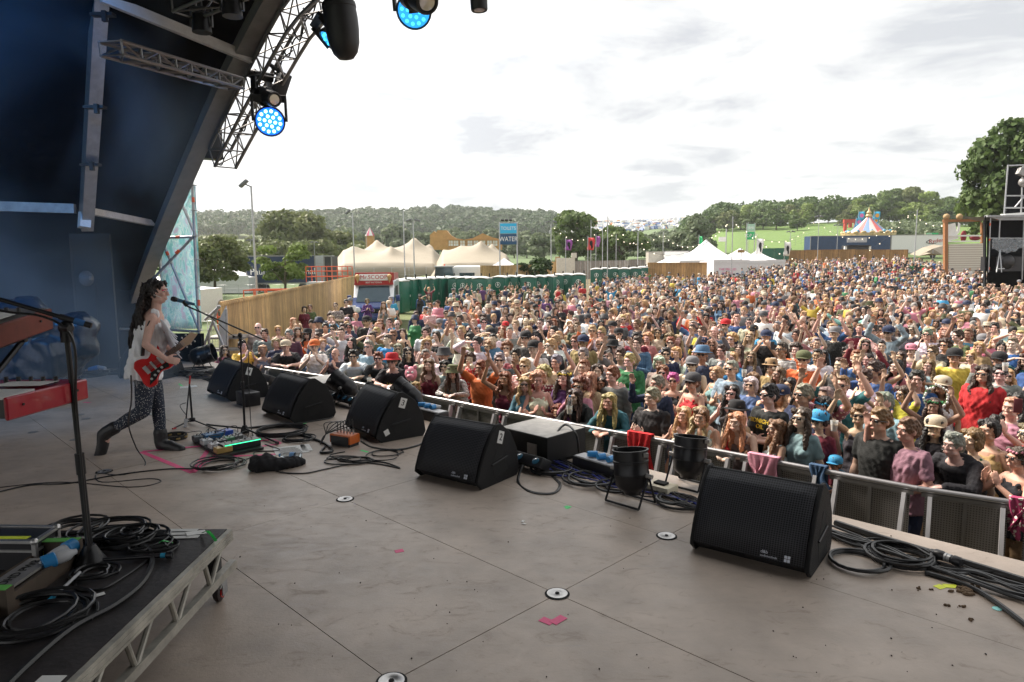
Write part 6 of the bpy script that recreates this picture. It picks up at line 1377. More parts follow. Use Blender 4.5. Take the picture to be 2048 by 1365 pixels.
# ============================================================ TENTS, BUILDINGS
M_canvas = mat('beige_canvas', (0.27, 0.235, 0.175), rough=.7, var=.06, vs=.6)
def stretch_tent(name, label, pxr, Yr, peaks, base, m_=M_canvas, nx=70, ny=22, edge=1.6):
 rows = []
 for j in range(ny):
  Y = Yr[0] + (Yr[1] - Yr[0]) * j / (ny - 1); row = []
  for i in range(nx):
   t = i / (nx - 1); px = pxr[0] + (pxr[1] - pxr[0]) * t; x = (px - 1024) / 1365 * Y; z = base + .9 * math.sin(math.pi * j / (ny - 1)) * math.sin(math.pi * t) ** .5
   for (pp_, PY, PZ, sp_) in peaks:
    X = (pp_ - 1024) / 1365 * PY; d = math.hypot(x - X, (y_ := Y) - PY); z = max(z, 0) + max(0, PZ * .80 - base) * (.80 * math.exp(-d / (sp_ * .62)) + .10 * math.exp(-(d / 6) ** 2))
   e = min(t, 1 - t) * 6; z = gz(x, Y) + (z - .0) * min(1, .35 + e * .75)
   if j == 0: z -= edge + .35 * math.sin(t * 22)
   row.append(Vector((x, Y, z)))
  rows.append(row)
 r = empty(name, label, 'tent', AG((pxr[0] + pxr[1]) / 2, Yr[0])); mb = MB(); mb.grid([[q - r.location for q in row] for row in rows]); o = mb.build('canopy', m_, r, smooth=60); o.modifiers.new('s', 'SOLIDIFY').thickness = .05
 for (pp_, PY, PZ, sp_) in peaks:
  b = AG(pp_, PY) - r.location; m = MB(); m.cyl(b, b + Vector((0, 0, PZ * .6)), .06); m.build('tent_pole', M_galv, r)
 return r
stretch_tent('stretch_tent', 'wide beige stretch tent with several peaks behind the toilets', (655, 905), (84, 104), [(680, 92, 4.4, 1.6), (712, 92, 5.2, 2.0), (757, 98, 6.6, 2.2), (786, 90, 5.4, 1.6), (832, 97, 6.7, 2.2), (862, 100, 5.6, 1.8), (885, 96, 5.0, 1.6)], 2.3)
stretch_tent('stretch_tent', 'lower beige stretch tent right of the peaked one, left of the sign tower', (862, 1040), (80, 95), [(965, 87, 5.2, 1.8), (987, 90, 5.0, 1.6), (925, 88, 4.2, 3.2), (890, 90, 4.2, 3)], 2.3)
def marquee(name, label, px, Y, w, d, wall, peak, rz=0, m_=None, logo=None):
 q = AG(px, Y); r = empty(name, label, 'marquee', q, rz); m_ = m_ or mat('white_pvc', (.70, .70, .71), rough=.5, var=.05)
 m = MB(); n = 9
 for s in range(4):
  c = Matrix.Rotation(s * math.pi / 2, 3, 'Z'); W2, D2 = (w / 2, d / 2) if s % 2 == 0 else (d / 2, w / 2); rows = []
  for i in range(n):
   t = i / (n - 1); z = wall + (peak - wall) * (t ** 1.7); rows.append([c @ Vector((x * W2 * (1 - t), -D2 * (1 - t), z)) for x in np.linspace(-1, 1, 7)])
  m.grid(rows)
 m.build('roof_cover', m_, r, smooth=30)
 m = MB(); m.box((0, -d / 2 + .03, wall / 2), (w, .03, wall)); m.box((-w / 2 + .03, 0, wall / 2), (.03, d - .1, wall)); m.box((w / 2 - .03, 0, wall / 2), (.03, d - .1, wall)); m.build('side_wall', m_, r, smooth=0)
 m = MB(); m.box((0, -d / 2 - .02, wall + .02), (w + .06, .03, .3)); m.build('valance', m_, r, smooth=0); return r
mq = marquee('marquee', 'white tent wall with pink writing beside the brown board fence', 1438, 67, 2.6, 5.0, 2.5, 3.0)
m = MB(); add_text(m, 'THE PROUD', .30, (0, -2.52, 1.75), (1, 0, 0), (0, 0, 1), .003); m.build('pink_writing', mat('pink_print', (.7, .12, .3), rough=.6, var=0), mq, smooth=0)
m = MB(); add_text(m, 'SHELLS', .34, (0, -2.52, 1.40), (1, 0, 0), (0, 0, 1), .003); m.build('pink_writing', mat('pink_print'), mq, smooth=0)
marquee('marquee', 'white marquee with the sharpest peak behind the brown board fence', 1410, 78, 7.5, 7, 2.2, 4.7)
marquee('marquee', 'white marquee with a broad roof right of the sharp-peaked one', 1478, 80, 6.5, 6, 2.0, 3.6)
marquee('marquee', 'small white marquee at the right end of the white tent row', 1512, 84, 5, 5, 1.9, 3.2)
marquee('marquee', 'low white tent roof left of the sharp-peaked marquee', 1345, 82, 7.5, 6, 1.6, 3.0)
marquee('marquee', 'small white tent half hidden at the right end of the beige tents', 1010, 74, 6.5, 5, 1.9, 3.3)
marquee('marquee', 'white tent behind the far left trees', 452, 72, 7, 5, 1.6, 2.9)
marquee('marquee', 'white tent seen left of the singer through the scaffold', 318, 40, 5.5, 5, 1.8, 2.6)
def lorry(name, label, pxa, pxb, Y, z0, z1, m_, cat='lorry', depth=2.5):
 A, B = AG(pxa, Y), AG(pxb, Y); r = empty(name, label, cat, (A + B) / 2); L_ = B.x - A.x
 m = MB(); m.box((0, depth / 2, (z0 + z1) / 2), (L_, depth, z1 - z0)); m.build('box_body', m_, r, smooth=0)
 m = MB()
 for x in (-L_ / 2, L_ / 2): m.box((x, -.01, (z0 + z1) / 2), (.12, .06, z1 - z0 + .06))
 m.box((0, -.01, z1), (L_ + .05, .06, .10)); m.box((0, -.01, z0), (L_ + .05, .06, .12)); m.build('edge_frame', M_alud, r, smooth=0)
 for x in (-L_ * .35, -L_ * .25, L_ * .3):
  m = MB(); m.lathe((x, .1, .45), [(0, 0), (.3, 0), (.45, .02), (.45, .28), (0, .28)], 18, (0, 1, 0)); m.build('wheel', M_blackplastic, r)
 return r, L_
M_navy = mat('navy_side', (.012, .03, .075), rough=.4)
lr, L_ = lorry('lorry', 'dark blue lorry body with white lettering behind the young tree', 497, 634, 72, .9, 3.75, M_navy)
for t_, x in (('Paul M', -L_ * .27), ('ational', L_ * .33)): m = MB(); add_text(m, t_, .95, (x, -.04, 2.1), (1, 0, 0), (0, 0, 1), .004); m.build('lettering', M_white, lr, smooth=0)
m = MB(); m.box((L_ / 2 + .9, .6, 2.35), (1.7, 1.2, 2.8)); m.build('grey_end', M_greyp, lr, smooth=0)
lr2, L2 = lorry('open_container', 'dark open container at the right end of the blue lorry', 652, 667, 70, .9, 3.7, mat('container_dark', (.03, .03, .035), rough=.6), 'container')
ct, L3 = lorry('blue_container', 'long dark blue curtain-sided trailer under the carousel', 1617, 1776, 116, .6, 3.9, mat('curtain_blue', (.02, .05, .12), rough=.5, var=.2, vs=1.5), 'trailer')
rt_, L4 = lorry('white_trailer', 'white trailer with a red logo right of the blue one', 1777, 1884, 116, .9, 3.9, mat('trailer_white', (.74, .74, .72), rough=.4, var=.04), 'trailer')
m = MB(); add_text(m, 'Ryder', .95, (L4 * .33, -.04, 2.9), (1, 0, .12), (0, 0, 1), .004, sx=1.1); m.build('red_lettering', mat('letter_red'), rt_, smooth=0)
m = MB(); m.tube(smooth_path([(L4 * .22, -.05, 3.1), (L4 * .15, -.05, 2.7), (L4 * .22, -.05, 2.45), (L4 * .33, -.05, 2.5)], 6), .05, 5); m.build('swoosh', M_ink, rt_)
lb, L5 = lorry('white_box_lorry', 'open white box lorry behind the brown board fence', 1327, 1378, 84, .7, 3.4, mat('trailer_white'), 'lorry')
m = MB(); m.box((-L5 / 2 - .9, .3, 2.0), (1.7, .1, 2.6)); m.box((-L5 / 2 - 1.75, 1.2, 2.0), (.1, 1.8, 2.7)); m.box((-L5 / 2 - .9, 1.2, 3.35), (1.8, 1.8, .1)); m.build('open_side', mat('dull_inside', (.35, .33, .28), rough=.7), lb, smooth=0)
kq = AG(1712, 108); kio = empty('food_kiosk', 'black kiosk with a grey sign board standing before the blue trailer', 'kiosk', kq)
m = MB(); m.box((0, 1, 1.3), (3.4, 2, 2.6), bev=.1); m.build('kiosk_body', mat('kiosk_black', (.02, .02, .022), rough=.4), kio)
m = MB(); m.box((0, .0, 1.45), (2.6, .06, .9)); m.build('serving_window', mat('kiosk_shade', (.05, .045, .04), rough=.6), kio)
m = MB(); m.box((0, -.05, 2.55), (3.6, .5, .2)); m.build('awning', M_blackmetal, kio)
m = MB(); m.box((0, .5, 3.45), (3.1, .08, .75)); sg = m.build('sign_board', M_greyp, kio)
m = MB(); add_text(m, 'Cigarettes', .50, (0, .45, 3.45), (1, 0, 0), (0, 0, 1), .004); m.build('lettering', M_white, sg, smooth=0)
for x in (-1.9, 1.9): m = MB(); m.box((x, .2, 1.25), (.35, .3, 2.4)); m.build('white_post', M_white, kio)
cq = AG(1730, 135); car = empty('carousel', 'fairground carousel with a red and blue striped cone roof and gold rounding boards', 'carousel', cq); cz = 8.0 - cq.z + .1
bz = AT(1730, 476, 135).z - cq.z; tz = AT(1730, 433, 135).z - cq.z; R_ = 4.8
for s in range(16):
 m = MB(); a0, a1 = s * math.pi / 8, (s + 1) * math.pi / 8; rows = []
 for i in range(7):
  t = i / 6; rr = R_ * .70 * (1 - t) ** 1.12 + .25; z = bz + .9 + (tz - bz - .9) * t; rows.append([Vector((math.cos(a) * rr, math.sin(a) * rr, z)) for a in (a0, (a0 + a1) / 2, a1)])
 m.grid(rows); m.build('roof_stripe', (mat('cone_red', (.55, .13, .12), rough=.6), mat('cone_blue', (.16, .26, .42), rough=.6), mat('cone_pale', (.60, .48, .45), rough=.6))[s % 3], car, smooth=30)
M_gold = mat('carousel_gold', (.50, .36, .18), rough=.45, metal=.2, var=.5, vs=1.5)
for s in range(20):
 a = s * math.pi / 10; c = Vector((math.cos(a) * R_ * .98, math.sin(a) * R_ * .98, bz + .35)); m = MB(); m.box(c, (.12, R_ * .32, 1.1), Euler((0, .15, a)), bev=.04); m.sph(c + Vector((0, 0, .62)), (.25, .5, .28), 10, 6, Euler((0, 0, a))); m.build('rounding_board', M_gold, car)
 if s % 2 == 0: m = MB(); m.sph(Vector((math.cos(a) * R_ * .80, math.sin(a) * R_ * .80, bz + 1.15)), (.35, .35, .38), 10, 6); m.build('blue_dome', mat('dome_blue', (.08, .28, .42), rough=.4), car)
m = MB(); m.lathe((0, 0, tz - .2), [(.5, 0), (.62, .3), (.35, .6), (.5, .9), (.2, 1.2), (.08, 1.8), (0, 2.0)], 12); m.build('finial', M_gold, car)
m = MB(); m.cyl((0, 0, 0), (0, 0, bz), .6); m.lathe((0, 0, .3), [(0, 0), (R_ * .9, 0), (R_ * .9, .3), (0, .3)], 24); m.build('platform', M_gold, car)
for k, (px, y0, dxx) in enumerate(((1717, 424, .6), (1712, 437, .8), (1708, 450, .8), (1748, 424, .8), (1745, 434, .8), (1742, 446, .9))):
 p0 = AT(px, y0, 137 + k * .3); b = AG(px, 137 + k * .3); r = empty('feather_flag', ['blue flag with pink marks left of the carousel top, highest', 'blue flag with pink marks left of the carousel, second down', 'blue flag with pink marks left of the carousel, lowest', 'blue flag with orange disc right of the carousel top, highest', 'blue flag with orange disc right of the carousel, second down', 'blue flag with orange disc right of the carousel, lowest'][k], 'flag', b)
 m = MB(); m.cyl((0, 0, 0), p0 - b + Vector((0, 0, .3)), .05); m.build('flag_pole', M_galv, r)
 m = MB(); m.grid([[p0 - b + Vector((x * 1.2, .15 * math.sin(x * 4 + z * 3), -z * 1.5)) for x in np.linspace(0, 1, 5)] for z in np.linspace(0, 1, 5)]); o = m.build('flag_cloth', mat('flag_blue', (.05, .40, .62), rough=.6), r); o.modifiers.new('s', 'SOLIDIFY').thickness = .02
 m = MB(); m.lathe(p0 - b + Vector((.6, -.2, -.75)), [(0, 0), (.38, 0), (.38, .02), (0, .02)], 14, (0, -1, 0)); m.build('emblem', mat('flag_pink', (.6, .15, .4), rough=.6) if k < 3 else mat('flag_orange', (.75, .35, .03), rough=.6), r)
ra = empty('red_arch', 'red inflatable arch on the green hillside left of the carousel', 'arch', AG(1694, 205)); z0 = AT(1694, 455, 205).z - ra.location.z; m = MB()
m.box((-1.5, 0, z0 / 2 + 1), (.7, .7, z0 + 2)); m.box((1.5, 0, z0 / 2 + 1), (.7, .7, z0 + 2)); m.box((0, 0, z0 + 1.8), (4.0, .8, 1.0)); m.box((0, 0, z0 + .6), (.8, .7, 1.4)); m.build('arch_frame', mat('arch_red', (.5, .05, .03), rough=.5), ra)
M_ply = mat('orange_ply', (.50, .27, .09), rough=.7, var=.15, vs=1.2)
cs = empty('plywood_castle', 'orange plywood castle front with white windows behind the beige tents', 'building', AG(930, 125)); q0 = cs.location
def CP(px, py): return AT(px, py, 125) - q0
pts = [(860, 500), (860, 470), (868, 463), (872, 466), (875, 461), (893, 461), (900, 470), (912, 477), (928, 480), (945, 477), (965, 467), (985, 475), (1004, 480), (1004, 500)]
m = MB(); m.prism([CP(*p) for p in pts], (0, 0, 0), (0, 3, 0)); m.build('front_wall', M_ply, cs, smooth=0)
for k, px in enumerate((901, 912, 925, 940, 952, 966, 979, 990)):
 m = MB(); c = CP(px, 487); m.box(c + Vector((0, -.05, 0)), (.85, .1, .95)); w_ = m.build('window', M_white, cs, smooth=0)
 m = MB(); m.box(c + Vector((0, -.12, 0)), (.06, .05, .95)); m.box(c + Vector((0, -.121, 0)), (.85, .05, .06)); m.build('window_bar', M_ply, w_, smooth=0)
m = MB()
for x in (897, 919, 932, 946, 959, 972, 985): m.beam(CP(x, 500) + Vector((0, -.12, 0)), CP(x, 478) + Vector((0, -.12, 0)), .15, .12)
m.beam(CP(893, 481) + Vector((0, -.2, 0)), CP(1003, 481) + Vector((0, -.2, 0)), .15, .15); m.build('timber_frame', mat('timber', (.42, .25, .10), rough=.7), cs, smooth=0)
tw = empty('striped_turret', 'small turret with red and white striped cone roof above the beige tent', 'turret', AG(745, 122)); q0 = tw.location
zb, zt = (AT(745, 472, 122) - q0).z, (AT(745, 456, 122) - q0).z
for s in range(8):
 a0, a1 = s * math.pi / 4, (s + 1) * math.pi / 4; m = MB(); m._add([Vector((math.cos(a0) * .85, math.sin(a0) * .85, zb)), Vector((math.cos(a1) * .85, math.sin(a1) * .85, zb)), Vector((0, 0, zt + .1))], [(0, 1, 2)]); m.build('roof_stripe', mat('turret_red', (.45, .08, .14)) if s % 2 else M_white, tw, smooth=0)
m = MB(); m.box((0, 0, zb / 2), (1.3, 1.3, zb)); m.build('turret_wall', M_ply, tw, smooth=0)
for (px, Y, h, lab) in ((1100, 84, 2.6, 'plywood hoarding right of the dark bush'), (1132, 82, 3.0, 'white plank castle prop behind the middle toilets')):
 r = empty('plank_prop', lab, 'stall', AG(px, Y)); m = MB(); m.box((0, 0, h / 2), (3.6 if px == 1100 else 2.2, .2, h)); m.build('plank_wall', M_board if px == 1100 else mat('white_planks', (.62, .58, .50), rough=.7), r, smooth=0)
 m = MB(); m.box((1.0, -.05, h + .3), (.6, .25, .6)); m.build('battlement', M_board if px == 1100 else mat('white_planks'), r, smooth=0)
# ============================================================ SIGN TOWERS, FLAGS, POLES
def banner_sign(name, label, pxa, pxb, ya, yb, yc, Y, t1, t2, c1, c2):
 b = AG((pxa + pxb) / 2, Y); r = empty(name, label, 'sign', b); A = AT(pxa, ya, Y) - b; B = AT(pxb, ya, Y) - b
 for p in (A, B): m = MB(); m.cyl((p.x, 0, 0), (p.x, 0, p.z + .1), .06); m.build('pole', M_galv, r)
 z = [(AT((pxa + pxb) / 2, q, Y) - b).z for q in (ya, yb, yc)]; w = B.x - A.x
 for k, (t, c) in enumerate(((t1, c1), (t2, c2))):
  m = MB(); zc, h = (z[k] + z[k + 1]) / 2, z[k] - z[k + 1]; m.box(((A.x + B.x) / 2, -.08, zc), (w - .1, .05, h - .05)); p_ = m.build('banner', c, r, smooth=0)
  m = MB(); add_text(m, t, h * (.46 if k == 0 else .60), ((A.x + B.x) / 2, -.115, zc), (1, 0, 0), (0, 0, 1), .003, sx=.82 if k else .85); m.build('lettering', M_white, p_, smooth=0)
 return r, A, B
M_cyan = mat('banner_cyan', (.03, .42, .72), rough=.6, var=.05); M_navb = mat('banner_navy', (.015, .07, .16), rough=.6, var=.05); M_grn = mat('banner_green', (.02, .42, .14), rough=.6)
sr, A, B = banner_sign('sign_tower', 'sign tower reading TOILETS and WATER in white on blue', 999, 1034, 447, 468, 490, 60, 'TOILETS', 'WATER', M_cyan, M_navb)
for k in range(3): m = MB(); c = Vector(((A.x + B.x) / 2 - .5 + k * .35, 0, A.z + .28)); m.box(c, (.28, .16, .14), Euler((.4, 0, 0))); m.cyl(c, c - Vector((0, 0, .2)), .02); m.build('floodlight', M_blackmetal, sr)
m = MB(); m.cyl((B.x, 0, 0), (B.x - 1.2, .6, 2.2), .03); m.cyl((B.x, 0, 2.6), (B.x - 1.1, .6, 0), .03); m.cyl((A.x, 0, A.z), (B.x, 0, A.z), .04); m.build('brace', M_galv, sr)
banner_sign('green_sign', 'pale and green double sign on a pole right of the marquees', 1494, 1510, 448, 464, 480, 92, 'BAR', 'TOP UP', mat('banner_pale', (.35, .55, .42), rough=.6), M_grn)
b = AG(1450, 90); r = empty('white_board', 'small white board on a post before the green hill', 'sign', b); c = AT(1445, 479, 90) - b; m = MB(); m.box(c, (1.0, .05, .6)); m.build('board', M_white, r); m = MB(); m.cyl((0, 0, 0), (0, 0, c.z + 1.3), .05); m.build('pole', M_galv, r)
b = AG(1866, 130); r = empty('green_sign', 'wide pale green sign on the hillside above the white trailer', 'sign', b); c = AT(1865, 471, 130) - b; m = MB(); m.box(c, (2.2, .05, .9)); s_ = m.build('board', M_grn, r); m = MB(); m.box(c + Vector((-.6, -.04, 0)), (.9, .03, .8)); m.build('pale_panel', mat('banner_pale'), s_); m = MB(); m.cyl((0, 0, 0), (0, 0, c.z), .05); m.build('pole', M_galv, r)
b = AG(1481, 74); r = empty('wooden_sign', 'small brown wooden name board hanging over the bar tent', 'sign', b); c = AT(1482, 503, 74) - b; m = MB(); m.box(c, (.75, .05, .28)); s_ = m.build('board', mat('brown_board', (.25, .13, .04)), r); m = MB(); add_text(m, 'Cocktails', .17, c + Vector((0, -.03, 0)), (1, 0, 0), (0, 0, 1), .002); m.build('lettering', mat('gold_letter', (.6, .45, .15)), s_, smooth=0); m = MB(); m.cyl((0, .1, 0), (0, .1, c.z + .4), .04); m.build('pole', M_galv, r)
def flag(px, yt, yb, Y, col, label, w=1.1, h=2.0, crest=None):
 b = AG(px, Y); t = AT(px, yt, Y) - b; r = empty('flag', label, 'flag', b); m = MB(); m.cyl((0, 0, 0), (0, 0, t.z + .2), .035); m.build('flag_pole', M_galv, r)
 m = MB(); m.grid([[Vector((x * w + .08 * math.sin(z * 5), .12 * math.sin(x * 5 + z * 2), t.z - z * h)) for x in np.linspace(0, 1, 6)] for z in np.linspace(0, 1, 6)]); o = m.build('flag_cloth', col, r); o.modifiers.new('s', 'SOLIDIFY').thickness = .02
 if crest: m = MB(); m.sph((w * .5, -.15, t.z - h * .45), (w * .25, .03, h * .22), 8, 6); m.sph((w * .6, -.15, t.z - h * .7), (w * .15, .03, h * .2), 8, 6); m.build('dark_emblem', crest, r)
flag(1132, 480, 505, 76, mat('flag_purple', (.25, .05, .28)), 'purple flag with dark bird shape left of the red flag', .68, 1.15, crest=M_dark)
flag(1176, 476, 502, 76, mat('flag_red', (.62, .04, .04)), 'red flag with dark bird shape between the two purple flags', .70, 1.35, M_dark)
flag(1192, 473, 495, 82, mat('flag_purple'), 'twisted purple flag right of the red one', .45, 1.25)
flag(1396, 473, 492, 84, M_grn, 'thin green feather flag beside the sharp-peaked marquee', .35, 1.9)
flag(1566, 485, 508, 96, M_white, 'white feather flag with black mark at the green boards', .8, 1.9, M_dark)
flag(1511, 478, 505, 82, M_white, 'white feather flag with black mark above the white tent row', .7, 1.8, M_dark)
def pole(px, yt, Y, label, lamp=None, r_=.06, col=None, side=-1):
 b = AG(px, Y); t = AT(px, yt, Y) - b; t.x *= 1; r = empty('light_pole' if lamp else 'bare_pole', label, 'pole', b)
 m = MB(); m.cyl((0, 0, 0), (0, 0, t.z), r_, r_ * .8, 8); m.build('pole', col or M_galv, r)
 if lamp:
  for s_ in ((side,) if lamp == 1 else (-1, 1)):
   m = MB(); c = Vector((s_ * .38, -.05, t.z + .12)); m.box(c, (.55, .30, .16), Euler((0, -s_ * -.7 if lamp == 1 else s_ * .3, 0)), bev=.03); m.cyl((0, 0, t.z - .05), c, .035); m.build('floodlight_head', mat('lamp_head', (.12, .13, .14), rough=.5), r)
 return r
pole(515, 372, 38, 'tallest floodlight pole with one lamp, left of the lorry', 1, .065)
pole(712, 427, 62, 'floodlight pole rising before the beige tent, left one', 1)
pole(831, 444, 60, 'floodlight pole rising before the beige tent, right one', 2)
pole(812, 423, 48, 'thin bare pole standing between the toilets, left of centre', None, .045)
pole(1215, 433, 60, 'thin bare pole with orange middle behind the right toilets', None, .045)
pole(1103, 446, 78, 'floodlight pole with two lamps right of the TOILETS sign', 2)
pole(1275, 464, 84, 'floodlight pole with two lamps behind the grey fence', 2)
pole(1205, 450, 84, 'grey pole left of the thin orange-marked pole', None, .05)
pole(1182, 441, 88, 'grey pole behind the red flag', None, .05); pole(1232, 470, 88, 'short grey pole before the wide green tree', None, .05); pole(1325, 464, 90, 'grey pole above the white box lorry', None, .05)
pole(1462, 434, 62, 'tall bare pole in front of the broad white marquee', None, .05); pole(1449, 455, 92, 'pole carrying the small white board', None, .04)
pole(1632, 435, 100, 'lamp pole at the left part of the blue trailer', 2, .05); pole(1670, 452, 104, 'second lamp pole before the blue trailer', 2, .05); pole(1577, 465, 108, 'lamp pole with two lamps at the foot of the green hill', 2, .05)
pole(1825, 420, 84, 'thick grey pole standing before the white trailer', None, .07); pole(1493, 445, 96, 'pole beside the double green sign', None, .05)
pole(508, 482, 110, 'distant lamp pole left of the largest tree', 2, .05); pole(634, 486, 115, 'distant lamp pole above the lorry', 2, .05); pole(652, 488, 118, 'distant bare pole right of the lorry lamp', None, .05); pole(738, 462, 105, 'distant lamp pole at the turret', 1, .05)
M_bulb = mat('bulb_warm', (.8, .75, .6), emit=(1, .85, .6), es=.9, var=0)
def festoon(a, b, sag, n, label):
 a, b = Vector(a), Vector(b); r = empty('festoon_lights', label, 'string lights', a); P = [a.lerp(b, t) - Vector((0, 0, sag * 4 * t * (1 - t))) - a for t in np.linspace(0, 1, 20)]; m = MB(); m.tube(P, .012, 4); m.build('wire', M_blackmetal, r)
 for k in range(n):
  t = (k + .5) / n; q = a.lerp(b, t) - Vector((0, 0, sag * 4 * t * (1 - t) + .06)) - a; m = MB(); m.sph(q, .055, 8, 6); m.build('bulb', M_bulb, r)
for k, (p, q, s_, n, lab) in enumerate((((1103, 450, 78), (1205, 455, 84), 1.6, 9, 'string of bulbs sagging between the poles left of the red flag'), ((1205, 455, 84), (1325, 468, 88), 1.6, 10, 'string of bulbs across the wide green tree'), ((1325, 468, 88), (1462, 440, 62), 2.0, 12, 'string of bulbs from the white lorry to the tall bare pole'), ((1215, 436, 60), (1462, 440, 62), 3.2, 12, 'long low string of bulbs over the brown board fence'), ((1462, 440, 62), (1632, 440, 100), 2.5, 12, 'string of bulbs crossing the green hill left of the carousel'), ((1632, 440, 100), (1825, 424, 84), 3.0, 14, 'string of bulbs passing in front of the carousel'), ((1462, 440, 62), (1825, 424, 84), 5.0, 16, 'longest sagging string of bulbs above the far crowd'), ((1825, 424, 84), (1893, 450, 60), .6, 5, 'short string of bulbs ending at the wooden gate frame'))):
 festoon(AT(*p), AT(*q), s_, n, lab)
# ============================================================ RIGHT EDGE: gate frame, second stage, scaffold
gf = empty('gate_frame', 'wooden gate frame with two wicker balls on top, right of the white trailer', 'gate', AG(1925, 60)); q0 = gf.location
def GF(px, py, Y=60): return AT(px, py, Y) - q0
M_tim = mat('stained_timber', (.30, .13, .05), rough=.7)
m = MB(); m.beam(GF(1891, 575), GF(1891, 441), .28, .28); m.build('post', M_tim, gf, smooth=0); m = MB(); m.beam(GF(1964, 575, 62), GF(1964, 441, 62), .2, .2); m.build('post', M_tim, gf, smooth=0)
m = MB(); m.beam(GF(1886, 442), GF(1968, 441, 62), .14, .22); m.build('top_beam', M_tim, gf, smooth=0)
for px in (1893, 1919):
 m = MB(); m.sph(GF(px, 434, 60.5), .27, 14, 10); m.build('wicker_ball', mat('wicker', (.35, .24, .12), rough=.8, bump=.8, bs=10), gf)
m = MB(); m.prism([GF(1896, 450), GF(1912, 446), GF(1918, 478), GF(1896, 483)], (0, .1, 0), (0, .14, 0)); m.prism([GF(1920, 445), GF(1924, 448), GF(1922, 465), GF(1916, 470)], (0, .2, 0), (0, .24, 0)); m.build('white_sheet', M_white, gf, smooth=0)
m = MB(); m.box((GF(1925, 472)), (3.2, .08, .12)); m.box(GF(1925, 483), (3.2, .08, .1)); m.build('cross_rail', M_white, gf, smooth=0)
m = MB(); m.prism([GF(1896, 489), GF(1966, 487), GF(1966, 575), GF(1896, 575)], (0, -.1, 0), (0, -.04, 0)); st_ = m.build('striped_screen', stripes('striped_screen_cloth', (.62, .60, .52), 1.6, thr=.35), gf, smooth=0); st_.color = (.45, .38, .33, 1)
m = MB(); m.sph(GF(1927, 473, 60.2), (.25, .2, .5), 10, 8); m.sph(GF(1950, 477, 60.2), (.5, .2, .2), 10, 8); m.build('red_bundle', mat('dark_red_cloth', (.2, .02, .03), rough=.8), gf)
def wl(a, b): return a, b
tent_ = empty('canvas_awning', 'pale tilted canvas awning left of the wooden gate frame', 'awning', AG(1855, 84)); q0 = tent_.location; m = MB(); m.prism([AT(1838, 512, 84) - q0, AT(1865, 498, 84) - q0, AT(1886, 492, 86) - q0, AT(1886, 510, 84) - q0, AT(1862, 507, 83) - q0], (0, 0, 0), (0, 2.0, .2)); m.build('canopy', M_canvas, tent_, smooth=0); m = MB(); m.cyl(AT(1866, 500, 84) - q0, Vector((AT(1866, 500, 84) - q0).xy.to_3d()), .05); m.build('pole', M_galv, tent_)
st2 = empty('side_stage', 'black-curtained stage tower with scaffolding at the right edge', 'stage', AG(2010, 42)); q0 = st2.location
def S2P(px, py, Y=42): return AT(px, py, Y) - q0
m = MB(); m.prism([S2P(1976, 432, 44.2), S2P(2130, 432, 44.2), S2P(2130, 640, 44.2), S2P(1976, 640, 44.2)], (0, .0, 0), (0, .1, 0)); m.prism([S2P(1970, 432, 42), S2P(1970, 625, 42), S2P(1966, 625, 45), S2P(1966, 432, 45)], (0, 0, 0), (.08, 0, 0)); m.build('black_curtain', M_drape, st2, smooth=0)
m = MB(); m.beam(S2P(1972, 433), S2P(2130, 433), .25, .12); m.prism([S2P(1974, 434), S2P(2130, 430), S2P(2130, 440), S2P(2000, 441)], (0, -.05, 0), (0, 2.2, .1)); m.build('roof_edge', mat('dusty_roof', (.30, .31, .32), rough=.6), st2, smooth=0)
for (a, b) in (((1981, 436), (1977, 545)), ((2048, 436), (2044, 560)), ((1978, 477), (2130, 477)), ((2000, 440), (1998, 480))):
 m = MB(); m.cyl(S2P(*a), S2P(*b), .035); m.build('scaffold_tube', M_galv, st2)
for (a) in ((1980, 452), (1979, 482), (1978, 540), (1994, 440)): m = MB(); c = S2P(*a); m.cyl(c, c + Vector((0, 0, .16)), .038); m.build('orange_band', M_orange, st2)
rows = [[S2P(px, 478 + (py - 478) * (.5 + .5 * math.sin((px - 1975) / 24)) + 2 * math.sin(px * .4), 41.8) for px in range(1984, 2090, 5)] for py in (478, 484, 492, 500, 506)]
m = MB(); m.grid(rows); nt_ob = m.build('plastic_sheet', mat('clear_sheet', (.5, .55, .6), rough=.3, alpha=.35, var=.3), st2)
m = MB(); m.box(S2P(2040, 528, 43), (4, 1.4, .9)); m.sph(S2P(2012, 525, 42.5), (.5, .4, .5), 12, 8); m.build('stored_gear', M_case, st2)
m = MB(); m.cyl(S2P(1993, 545, 41.5), S2P(2000, 500, 42), .03); m.cyl(S2P(2003, 545, 41.5), S2P(2000, 500, 42), .03); m.cyl(S2P(1997, 538, 41.2), S2P(2009, 538, 41.2), .03); m.build('ladder', M_galv, st2)
sc2 = empty('speaker_tower', 'scaffold tower hung with black cloth rising behind the side stage', 'tower', AG(2040, 44)); q0 = sc2.location
m = MB(); m.prism([AT(2018, 335, 44) - q0, AT(2140, 335, 44) - q0, AT(2140, 440, 44) - q0, AT(2018, 440, 44) - q0], (0, .2, 0), (0, .3, 0)); m.build('black_cloth', M_drape, sc2, smooth=0)
for (a, b) in (((2016, 330), (2008, 432)), ((2013, 392), (2120, 392)), ((2010, 416), (2120, 416)), ((2016, 332), (2120, 328)), ((2030, 415), (2060, 380)), ((2046, 330), (2042, 430))):
 m = MB(); m.cyl(AT(*a, 43.5) - q0, AT(*b, 43.5) - q0, .045); m.build('scaffold_tube', M_galv, sc2)
m = MB(); m.box(AT(2044, 345, 43.3) - q0, (.5, .3, .4), Euler((0, .4, 0))); m.sph(AT(2048, 365, 43.3) - q0, .3, 12, 8); m.build('stage_lamp', M_alud, sc2)
